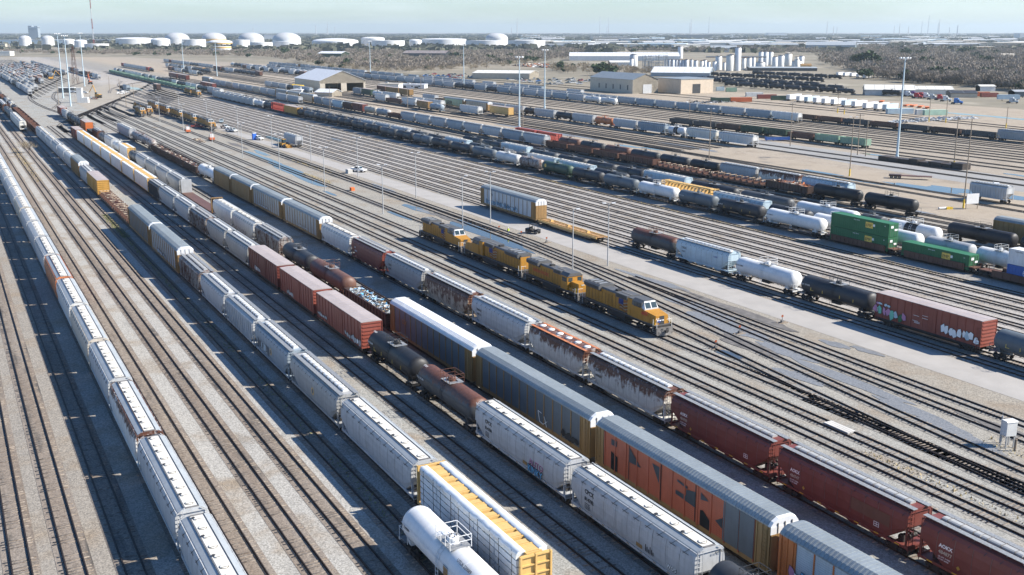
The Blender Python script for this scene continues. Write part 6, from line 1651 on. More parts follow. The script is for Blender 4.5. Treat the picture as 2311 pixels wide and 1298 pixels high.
def build_yard_things():
    words = ['nearest', 'second', 'third', 'fourth', 'fifth', 'sixth', 'seventh', 'eighth', 'ninth']
    for i, u in enumerate((247.7, 293.5, 339.3, 387.0, 444.4, 501.9, 560.0)):
        light_pole(u, 95.4 if u < 400 else 97.5, 12.3, f"grey light pole, {words[i]} in the line between the service tracks left of the puddles")
    for i, (u, v) in enumerate(((170.3, 111.9), (223.2, 113.1), (268.8, 113.3), (316.1, 113.7), (363.4, 113.6), (415, 114.2), (470, 114.5), (530, 114.5), (600, 115))):
        light_pole(u, v, 12.3, f"grey light pole with two lamp heads, {words[i]} in the line along the concrete road")
    for i, (u, v) in enumerate(((170.3, 103.9), (223.1, 105.7))): light_pole(u, v, 11.8, f"grey light pole, {words[i]} of two rising behind the line of locomotives", 1)
    for px, py, h, lab in ((2024, 358, 35.5, 'very tall pale blue mast light at the right beside stacked ties'), (1229, 245, 34, 'tall pale mast light right of mid yard behind the hopper row'), (1172, 290, 33, 'tall pale mast light in front of the mid yard tank cars'), (1047, 200, 34, 'tall pale mast light behind the low office'), (836, 165, 34, 'tall pale mast light left of the brush'), (415, 165, 34, 'tall mast light in the far middle yard'), (490, 172, 34, 'tall mast light below the orange banded tank'), (143, 222, 43, 'tall mast light at the left behind the white building'), (160, 240, 42, 'tall mast light at the left nearest the white tower'), (191, 195, 43, 'tall mast light at the left beside the lattice pylon')): high_mast(px, py, h, lab)
    for px, py, h, col, lab in ((1917, 398, 18.5, 1, 'wooden lamp pole with yellow base beside the pale blue hopper'), (2174, 470, 23, 1, 'wooden lamp pole with yellow base beside the white sign'), (1600, 362, 18.0, 0, 'wooden lamp pole left of the rust streaked hoppers')):
        u, v = guv(px, py); light_pole(u, v, h, lab, 2, True, bool(col))
    for px, py, h, a, c, lab in ((1783, 330, 17, 1, 0, 'utility pole near the blue flatcar load'), (1935, 350, 15, 2, 0, 'utility pole with two crossarms by the stacked ties'), (1953, 353, 13, 0, 0, 'bare pole by the green hoppers'), (2152, 380, 17, 0, 1, 'bare pole with yellow foot at the stacked ties'), (1890, 255, 12, 1, 1, 'pole with yellow foot left of the box trailers'), (1905, 258, 9, 0, 1, 'short pole with yellow foot left of the box trailers'), (2096, 275, 13, 0, 1, 'pole with yellow foot right of the pale green container'), (2134, 277, 12, 0, 1, 'dark pole with yellow foot at the spur'), (2270, 290, 10, 0, 1, 'pole with yellow foot at the right edge'), (1555, 280, 12, 1, 0, 'utility pole before the tan warehouse'), (1180, 290, 12, 1, 0, 'utility pole beside the mid yard mast light'), (1325, 187, 12, 1, 0, 'utility pole by the junk cars'), (1140, 262, 9, 0, 0, 'pole before the dark tank cars'),
                               (745, 250, 14, 0, 0, 'pole in front of the open shed'), (760, 205, 17, 0, 0, 'pole at the shed gable'), (950, 205, 12, 1, 0, 'utility pole at the low office'), (920, 245, 12, 0, 0, 'pole by the ochre boxcars'), (890, 180, 12, 1, 0, 'utility pole in the dry brush'), (980, 195, 14, 0, 0, 'pole beside the mid yard hoppers'), (134, 250, 17, 0, 0, 'pole at the red boxcar on the left'), (248, 210, 12, 0, 0, 'pole at the far loop'), (272, 225, 14, 0, 0, 'pole by the locomotives on the left'), (285, 240, 9, 0, 0, 'low pole beside the parked locomotives'), (302, 222, 10, 0, 0, 'pole at the service shed track')):
        utility_pole(px, py, h, lab, a, bool(c))
    # lattice pylon and the red and white mast
    def lattice(h, w, bands, base):
        m = MB(); n = int(h / 6)
        for i in range(n):
            z0, z1 = i * h / n, (i + 1) * h / n; a, b = w * (1 - z0 / h * .75), w * (1 - z1 / h * .75); s = bands[i * len(bands) // n] if len(bands) > 1 else bands[0]
            for sx, sy in ((1, 1), (1, -1), (-1, -1), (-1, 1)):
                m.rod((sx * a, sy * a, z0), (sx * b, sy * b, z1), base, 4, s); m.rod((sx * a, sy * a, z0), (-sx * b if sx == sy else sx * b, sy * b if sx == sy else -sy * b, z1), base * .6, 4, s)
        return m
    solid('lattice_pylon', lattice(32, 2.2, ['c:brown'], .16), ground(171, 190), 0, 'brown lattice pylon between the mast lights at the left', 'pylon')
    solid('radio_mast', lattice(190, 1.1, ['c:bright red', 'c:clean white'] * 4, .24), ground(213, 112), 0, 'red and white banded radio mast rising out of the picture', 'mast')
    # vehicles
    rd = TRACK_ROT + math.pi
    for px, py, rot, col, lab, van in ((810, 388, rd + .5, 'clean white', 'white pickup on the concrete road beside the concrete block', 0), (500, 277, rd + 2.9, 'pale blue', 'pale blue pickup nearest the parked locomotive line', 0), (508, 290, rd + .3, 'silver', 'silver pickup, farthest left of three parked together', 0), (519, 296, rd + .3, 'clean white', 'white pickup in the middle of three parked together', 0), (527, 298, rd + .2, 'white', 'white pickup, nearest of three parked together', 0), (583, 316, rd + .4, 'clean white', 'white utility van behind the blue portable toilet', 1), (445, 289, rd + 1.2, 'bright red', 'red pickup beside the parked locomotives', 0), (273, 213, rd + 1.5, 'clean white', 'white car by the far loop track', 1), (283, 210, rd + 1.5, 'clean white', 'second white car by the far loop track', 1), (166, 210, rd + 1, 'clean white', 'white car near the white tower', 1), (190, 211, rd + 1, 'clean white', 'white car right of the white tower', 1), (178, 206, rd + 1, 'charcoal', 'dark pickup near the white tower', 0)):
        pickup(ground(px, py), rot, col, lab, bool(van))
    utv(ground(1203, 527), rd + .5, 'dark utility cart with roll cage parked on the concrete road')
    person(ground(1147, 531), rd + .8, 'high vis', 'denim', 'worker in a yellow hi-vis vest and white hard hat walking by the rails')
    person(ground(968, 540), rd + 1.6, 'cone orange', 'denim', 'worker in an orange vest standing in the shade beside the locomotives', 'pale grey', .05)
    loader(ground(641, 333), rd + .4, 'yellow wheel loader beside the lone hopper')
    semi_tractor(ground(2243, 436), R(-20), 'clean white', 'white truck tractor without trailer at the wide puddle')
    fl = MB().box(-6, 6.5, -1.2, 1.2, .9, 1.1, 'c:brown').box(-6, -2.5, -1.2, 1.2, .75, 1.25, 'c:dark brown')
    thing('flat_trailer', ground(2052, 404), R(-22), 'low empty flat trailer parked beside the wide puddle', 'trailer', None, [('bed', fl)] + [('wheel', wheel_mb(x, y, .5, .5)) for x in (-5.2, -4.0, -2.9) for y in (-.9, .9)])
    bt = MB().box(-5, 5, -1.3, 1.3, .5, 1.6, 'c:blue').box(-4.5, 4.5, -1.1, 1.1, 1.6, 1.7, 'c:dark grey'); [bt.box(x - .1, x + .1, -1.35, 1.35, .3, 1.7, 'c:blue') for x in (-4.8, -2, 1, 4.8)]
    o = thing('dump_body', ground(1754, 318), R(4), 'low blue steel container on the ground beside the brown gondola', 'container', None, [('box', bt)]); letter(o, 'CAT', 2.5, 1.36, .7, .8, 'whitep')
    for (px, py, lab) in ((574, 316, 'blue portable toilet next to the white utility van'), (885, 202, 'blue portable toilet beside the low office')):
        m = MB().box(-.6, .6, -.6, .6, .1, 2.2, 'c:portable blue').box(-.62, -.58, -.45, .45, .2, 2.0, 'c:blue')
        thing('portable_toilet', ground(px, py), rd, lab, 'toilet', 'portable toilets', [('cabin', m), ('roof', MB().prism([(-.65, 2.2), (.65, 2.2), (.5, 2.4), (-.5, 2.4)], -.65, .65, 'c:white'))], None, (1.25, 1.25, 1.25))
    solid('concrete_block', MB().loft([[(-1.3, -.8, 0), (1.3, -.8, 0), (1.3, .8, 0), (-1.3, .8, 0)], [(-1.25, -.75, 1.3), (1.25, -.75, 1.3), (1.25, .75, 1.3), (-1.25, .75, 1.3)]], 'concrete'), ground(788, 391), rd, 'pale concrete block on the road beside the white pickup', 'block')
    # relay cabinet on legs
    lg = [('leg', MB().box(x - .06, x + .06, y - .06, y + .06, 0, 1.5, 'c:pole')) for x in (-.5, .5) for y in (-.4, .4)]
    cb = MB().box(-.65, .65, -.5, .5, 1.4, 3.0, 'c:white').prism([(-.56, 3.0), (.56, 3.0), (.4, 3.12), (-.4, 3.12)], -.7, .7, 'c:white')
    thing('relay_cabinet', ground(2272, 1008), R(15), 'white relay cabinet on legs at the right edge', 'cabinet', None, [('cabinet_box', cb, [('door', MB().box(.65, .68, -.4, .4, 1.5, 2.9, 'c:pale grey'))])] + lg)
    solid('pipe_post', MB().rod((0, 0, 0), (0, 0, 3.2), .08, 6, 'c:pole').rod((0, 0, 3.2), (0, 0, 3.9), .02, 4, 'c:pole'), ground(2256, 1000), 0, 'thin grey pipe post left of the relay cabinet', 'post')
    solid('timber_post', MB().rod((0, 0, 0), (0, 0, 1.4), .14, 6, 'c:timber'), ground(2290, 1018), 0, 'short timber post right of the relay cabinet', 'post')
    # crossing panel, sign board, barrels
    cp = MB(); [cp.box(-1.9, 1.9, -.62 + k * .43, -.24 + k * .43, .06, .22, 'concrete') for k in range(3)]
    u, v = guv(1893, 967); solid('crossing_panel', cp, W(u, v + .1), TRACK_ROT, 'pale concrete crossing panel between the rails', 'panel')
    sg = thing('sign_board', ground(2193, 472), R(18), 'white sign board on two posts beside the wooden lamp pole', 'sign', None, [('board', MB().box(-1.9, 1.9, -.06, .06, 1.4, 4.0, 'c:clean white')), ('post', MB().rod((-1.8, .1, 0), (-1.8, .1, 2.6), .1, 5, 'c:timber')), ('post', MB().rod((1.8, .1, 0), (1.8, .1, 2.6), .1, 5, 'c:timber'))])
    solid('pipe_stock', MB().rod((-1.2, 0, .35), (1.2, .2, .35), .3, 10, 'c:white').box(.9, 2.6, -.3, .6, 0, .6, 'yellow'), ground(2128, 473), R(10), 'white pipe and yellow block lying by the dirt road', 'pipe')
    for px, py, lab in ((1340, 830, 'orange topped switch stand right of the leading locomotive'), (1666, 752, 'switch stand by the merging tracks right of the locomotives'), (1612, 786, 'small orange switch stand nearest the maroon hoppers'), (1762, 728, 'switch stand at the edge of the concrete road'), (1232, 548, 'switch stand near the utility cart'), (1175, 534, 'small switch stand right of the worker'), (1125, 522, 'thin signal post left of the worker')): switch_stand(px, py, lab)
    for px, py, w, lab in ((795, 430, 1.0, 'orange box between the tracks in mid service yard'), (655, 455, 1.0, 'low blue grey service box by the light poles')):
        solid('service_box', MB().box(-.8, .8, -.5, .5, 0, .9, 'c:cone orange' if 'orange' in lab else 'c:blue grey'), ground(px, py), rd, lab, 'box')
    for px, py, lab in ((424, 300, 'red and white maintenance machine between the service tracks'), (478, 318, 'orange maintenance machine nearer the puddles')):
        m = MB().box(-1.6, 1.6, -1.0, 1.0, .6, 1.5, 'c:orange').box(-.6, .8, -.7, .7, 1.5, 2.8, 'c:white').rod((-1.2, 0, 1.5), (-1.8, .3, 3.4), .12, 5, 'c:bright red').box(-2.3, 2.3, -.5, .5, .3, .6, 'dark')
        solid('rail_machine', m, ground(px, py), rd, lab, 'machine', 'maintenance machines')
    heap('ballast_heap', *guv(450, 318), 16, 2.6, .05, .5, ['c:beige', 'c:brown', 'c:rusty beige'], 71, 'low heap of brown ties and rubble beside the service track', 120)
    crane(ground(222, 221), 2.6, 'orange yellow excavator with raised boom among scrap at the left'); crane(ground(204, 190), 2.2, 'red and yellow crane behind the lone hopper at the left', 'orange')
    crane(ground(115, 180), .5, 'yellow loader crane at the ladder tracks', 'yellow')
    heap('scrap_heap', *guv(205, 224), 16, 8, .0, 2.2, ['c:brown', 'c:charcoal', 'c:rusty orange', 'c:blue grey'], 72, 'scrap heap of brown and dark metal in front of the excavator', 160)
    # white tower and service sheds at the left
    solid('white_tower', MB().box(-1.6, 1.6, -1.6, 1.6, 0, 9, 'c:white').box(1.6, 5, -1.6, 2, 0, 3.4, 'c:white').box(-1.7, 1.7, -1.7, 1.7, 9, 9.3, 'c:white'), ground(182, 232), R(5), 'white concrete tower with a lower block at the left', 'tower')
    solid('dark_shed', MB().box(-5.5, 5.5, -3, 3, 0, 3.4, 'c:dark grey').box(-5.8, 5.8, -3.3, 3.3, 3.4, 3.7, 'c:white'), ground(152, 209), R(10), 'small dark shed with white roof behind the white tower', 'shed')
    # stacks of ties
    for i in range(8):
        m = MB(); rnd = random.Random(i)
        for lay in range(rnd.randint(6, 9)):
            for k in range(9):
                if lay % 2: m.box(-1.3, 1.3, -1.3 + k * .3, -1.05 + k * .3, lay * .2, lay * .2 + .18, 'c:tie')
                else: m.box(-1.3 + k * .3, -1.05 + k * .3, -1.3, 1.3, lay * .2, lay * .2 + .18, 'c:tie')
        a = guv(2000, 362); b = guv(2168, 382); t = i / 7
        for j in range(1):
            solid('tie_stack', m, W(a[0] + (b[0] - a[0]) * t, a[1] + (b[1] - a[1]) * t), TRACK_ROT, f"dark stack of old railway ties, {ORD[i]} from the left by the tall mast", 'tie stack', 'stacks of old railway ties', scale=(1.45 + .3 * (i % 3), 1.5, .9 + .15 * (i % 4)))
    # parked trailers, containers, tractors beyond the right hand tracks
    a, b = ground(1992, 251), ground(2040, 245); ta = math.atan2((b - a).y, (b - a).x)
    for i, (px, py) in enumerate(((1778, 228), (1800, 231), (1818, 233), (1838, 235), (1857, 237), (1878, 239), (1902, 242), (1925, 244), (1950, 248), (1975, 250), (1995, 252))):
        p = ground(px, py) + Vector((math.cos(ta), math.sin(ta), 0)) * 8
        trailer(p, ta, 'clean white' if i % 4 != 2 else 'pale blue', 16, f"white box trailer, {ORD[i]} from the left in the slanted row beyond the tracks" if i % 4 != 2 else f"pale blue box trailer, {ORD[i]} from the left in the slanted row beyond the tracks")
    for i, (px, py) in enumerate(((1885, 172), (1900, 173), (1915, 174), (1930, 176), (1945, 178))): trailer(ground(px, py) + Vector((6, 3, 0)), ta, 'clean white', 14, f"far white box trailer, {ORD[i]} from the left in the lot below the trees", 'far box trailers below the trees')
    C40 = {}
    for px, py, L, col, lab in ((2030, 257, 15, 'pale blue', 'pale blue container with a green end, left in the row of three beyond the tracks'), (2078, 259, 6, 'white', 'white short container between the pale blue and the pale green ones'), (2110, 260, 13, 'pale green paint', 'pale green container, right in the row beyond the tracks'), (1625, 231, 12, 'dark green', 'dark green container before the tan warehouse'), (1672, 230, 14, 'orange', 'orange container right of the dark green one'), (1702, 218, 12, 'white', 'white container above the orange one'), (1730, 223, 13, 'red brown', 'red container left of the box trailers'), (1762, 226, 13, 'dark green', 'green roofed container next to the box trailers'), (1650, 207, 8, 'pale green', 'pale green container behind the tan warehouse corner'), (1625, 205, 6, 'pale blue', 'pale blue container at the warehouse corner'),
                                (2195, 216, 6, 'yellow', 'yellow container in the far right lot'), (2213, 217, 12, 'orange', 'orange container in the far right lot'), (2232, 219, 12, 'red brown', 'red brown container in the far right lot'), (2188, 213, 8, 'maroon', 'maroon container behind the yellow one in the far right lot')):
        thing('shipping_container', ground(px, py), R(6), lab, 'container', 'containers standing on the ground', container(L), col)
    t = trailer(ground(2275, 228), R(178), 'pale blue', 14, 'pale blue container trailer with dark lettering in the far right lot', 'box trailers in the far right lot'); letter(t, 'MAERSK', 2.0, -1.31, 2.1, 1.5, 'blackp').rotation_euler = (R(90), 0, 0)
    t.children[-1].location = (-3.0, -1.31, 2.1)
    for i, (px, py, col) in enumerate(((2028, 214, 'truck red'), (2050, 218, 'clean white'), (2062, 218, 'purple'), (2070, 222, 'truck red'), (2080, 221, 'truck red'), (2091, 222, 'clean white'), (2105, 225, 'pale grey'), (2122, 226, 'truck red'), (2135, 229, 'clean white'), (2160, 235, 'truck blue'), (2285, 233, 'silver'))):
        semi_tractor(ground(px, py), R(-35), col, f"{col.replace('truck ', '').replace('clean ', '')} truck tractor, {ORD[i]} from the left in the lot by the long low office", False)
    oc = MB().box(-4, 4, -1.2, 1.2, .8, 1.1, 'c:cone orange').box(-4, -3, -1.2, 1.2, .4, 1.1, 'c:cone orange')
    for i, (px, py) in enumerate(((2048, 240), (2062, 241), (2078, 243), (1990, 231), (2092, 245))): solid('trailer_chassis', oc.mesh('trailer_chassis'), ground(px, py), ta + .1 * i, f"bright orange trailer chassis, {ORD[i]} of five near the box trailers", 'chassis', 'orange trailer chassis')
    # junk and parked cars
    rnd = random.Random(5); cols = ['clean white', 'clean white', 'white', 'silver', 'truck red', 'bright red', 'charcoal', 'slate grey', 'truck blue', 'beige']
    ms = {(c, k): small_car_mesh(c, k) for c in set(cols) for k in range(3)}
    def lot(n, x0, x1, y0, y1, word):
        for i in range(n):
            c = rnd.choice(cols); px, py = rnd.uniform(x0, x1), rnd.uniform(y0, y1)
            w = c.replace('truck ', '').replace('clean ', '')
            solid('parked_car', ms[(c, rnd.randint(0, 2))], ground(px, py), rnd.choice((.2, 1.75, 3.3)) + rnd.uniform(-.15, .15), f"{w} car parked in {word}", 'car', f"{w} cars parked in {word}")
    lot(70, 955, 1130, 168, 178, 'the crowded lot left of the flat white building'); lot(60, 1140, 1350, 178, 192, 'the junk lot left of the tan warehouse')
    heap('junk_heap', *guv(1230, 150), 90, 50, .0, 3.0, ['c:brown', 'c:rusty beige', 'c:beige', 'c:rusty orange', 'c:white', 'c:charcoal'], 81, 'wide scrap yard of brown and white junk left of the silos', 900, 4.5)
    heap('rubble_heap', *guv(2110, 272), 6, 62, .0, 1.6, ['c:pale grey', 'c:silver', 'c:grey'], 82, 'grey pile of wire and rubble below the pale green container', 300, 2.2)
    heap('rubble_heap', *guv(1600, 232), 8, 40, .0, 1.2, ['c:pale grey', 'c:silver', 'c:grey', 'c:charcoal'], 83, 'grey rubble and scrap in front of the tan warehouse', 200, 2.2)
PAL.update({'tie': ((.055, .042, .034), .1, .4)})
# ---------------------------------------------------------------- buildings and tanks beyond the yard
def scale_at(py): return F_ * math.cos(TH) / ground(CX, py).y

def gable_parts(L, Wd, h, rise, wall, roof, openings=(), door=None):
    """long axis x, gable ends at x = +-L/2; openings: (y0, y1, ztop) holes in the near gable (-x)"""
    w = MB(); t = .25
    for s in (-1, 1): w.box(-L / 2, L / 2, s * Wd / 2 - t / 2, s * Wd / 2 + t / 2, 0, h, wall)
    w.add([(L / 2, -Wd / 2, 0), (L / 2, Wd / 2, 0), (L / 2, Wd / 2, h), (L / 2, 0, h + rise), (L / 2, -Wd / 2, h)], [(0, 1, 2, 3, 4), (4, 3, 2, 1, 0)], wall)
    if not openings:
        w.add([(-L / 2, -Wd / 2, 0), (-L / 2, Wd / 2, 0), (-L / 2, Wd / 2, h), (-L / 2, 0, h + rise), (-L / 2, -Wd / 2, h)], [(0, 1, 2, 3, 4), (4, 3, 2, 1, 0)], wall)
    else:
        zt = max(o[2] for o in openings); ys = [-Wd / 2]
        for a, b, z in openings: ys += [a, b]
        ys.append(Wd / 2)
        for k in range(0, len(ys), 2): w.box(-L / 2 - t / 2, -L / 2 + t / 2, ys[k], ys[k + 1], 0, zt, wall)
        w.add([(-L / 2, -Wd / 2, zt), (-L / 2, Wd / 2, zt), (-L / 2, Wd / 2, h), (-L / 2, 0, h + rise), (-L / 2, -Wd / 2, h)], [(0, 1, 2, 3, 4), (4, 3, 2, 1, 0)], wall)
    r = MB(); o = .5
    for s in (-1, 1):
        y1 = s * (Wd / 2 + o); z1 = h - o * rise / (Wd / 2)
        r.add([(-L / 2 - o, 0, h + rise + .05), (L / 2 + o, 0, h + rise + .05), (L / 2 + o, y1, z1 + .05), (-L / 2 - o, y1, z1 + .05), (-L / 2 - o, 0, h + rise + .25), (L / 2 + o, 0, h + rise + .25), (L / 2 + o, y1, z1 + .25), (-L / 2 - o, y1, z1 + .25)],
              [(0, 1, 2, 3), (7, 6, 5, 4), (0, 4, 5, 1), (1, 5, 6, 2), (2, 6, 7, 3), (3, 7, 4, 0)], roof)
        n = int(L / 6)
        for i in range(n + 1):
            x = -L / 2 + i * L / n; r.add([(x - .1, 0, h + rise + .27), (x + .1, 0, h + rise + .27), (x + .1, y1, z1 + .27), (x - .1, y1, z1 + .27)], [(0, 1, 2, 3), (3, 2, 1, 0)], 'roofgrey' if roof != 'roofgrey' else 'roofwhite')
    return [('wall', w), ('roof', r)]

def flat_parts(L, Wd, h, wall, roof, windows=0, doors=0):
    w = MB().box(-L / 2, L / 2, -Wd / 2, Wd / 2, 0, h, wall)
    r = MB().box(-L / 2 - .3, L / 2 + .3, -Wd / 2 - .3, Wd / 2 + .3, h, h + .45, roof).box(-L / 4, -L / 4 + 2, -1, 1, h + .45, h + 1.4, 'c:grey')
    p = [('wall', w), ('roof', r)]
    for i in range(windows): x = -L / 2 + (i + .7) * L / (windows + .4); p.append(('window', MB().box(x - .7, x + .7, -Wd / 2 - .04, -Wd / 2 + .05, h * .45, h * .75, 'glass')))
    for i in range(doors): x = -L / 2 + (i + .35) * L / max(doors, 1); p.append(('door', MB().box(x - 1.6, x + 1.6, -Wd / 2 - .06, -Wd / 2 + .05, 0, h * .6, 'c:dark grey')))
    return p

def storage_tank(cx, yb, wpx, hpx, label, dome=0, band=None, col='clean white'):
    s = scale_at(yb); p = ground(cx, yb); r = wpx / s / 2; h = hpx / s
    w = MB().lathe([(r, 0), (r, h)], 'z', 36, 'c:' + col); n = 5
    for i in range(1, n): w.lathe([(r + .06, h * i / n - .08), (r + .06, h * i / n + .08)], 'z', 36, 'c:' + col)
    rf = MB()
    if dome: rf.lathe([(r * math.cos(t), h + (dome / s) * math.sin(t)) for t in [i * math.pi / 2 / 7 for i in range(8)]][:-1] + [(.2, h + dome / s)], 'z', 36, 'c:' + ('pale grey' if dome > 6 else col))
    else: rf.lathe([(r + .15, h - .2), (r + .15, h + .25), (r * .5, h + .5), (.3, h + .9)], 'z', 36, 'c:white')
    parts = [('wall', w), ('roof', rf)]
    if band: parts.append(('band', MB().lathe([(r + .12, h * .72), (r + .12, h)], 'z', 36, 'c:' + band)))
    st = MB(); m = 10
    for i in range(m):
        a, b = 3.4 + i * .09, 3.4 + (i + 1) * .09
        st.rod(((r + .5) * math.cos(a), (r + .5) * math.sin(a), h * i / m), ((r + .5) * math.cos(b), (r + .5) * math.sin(b), h * (i + 1) / m), .3, 4, 'c:grey')
    parts.append(('stairway', st))
    return thing('storage_tank', p, 0, label, 'tank', 'storage tanks of the far tank farm', parts)

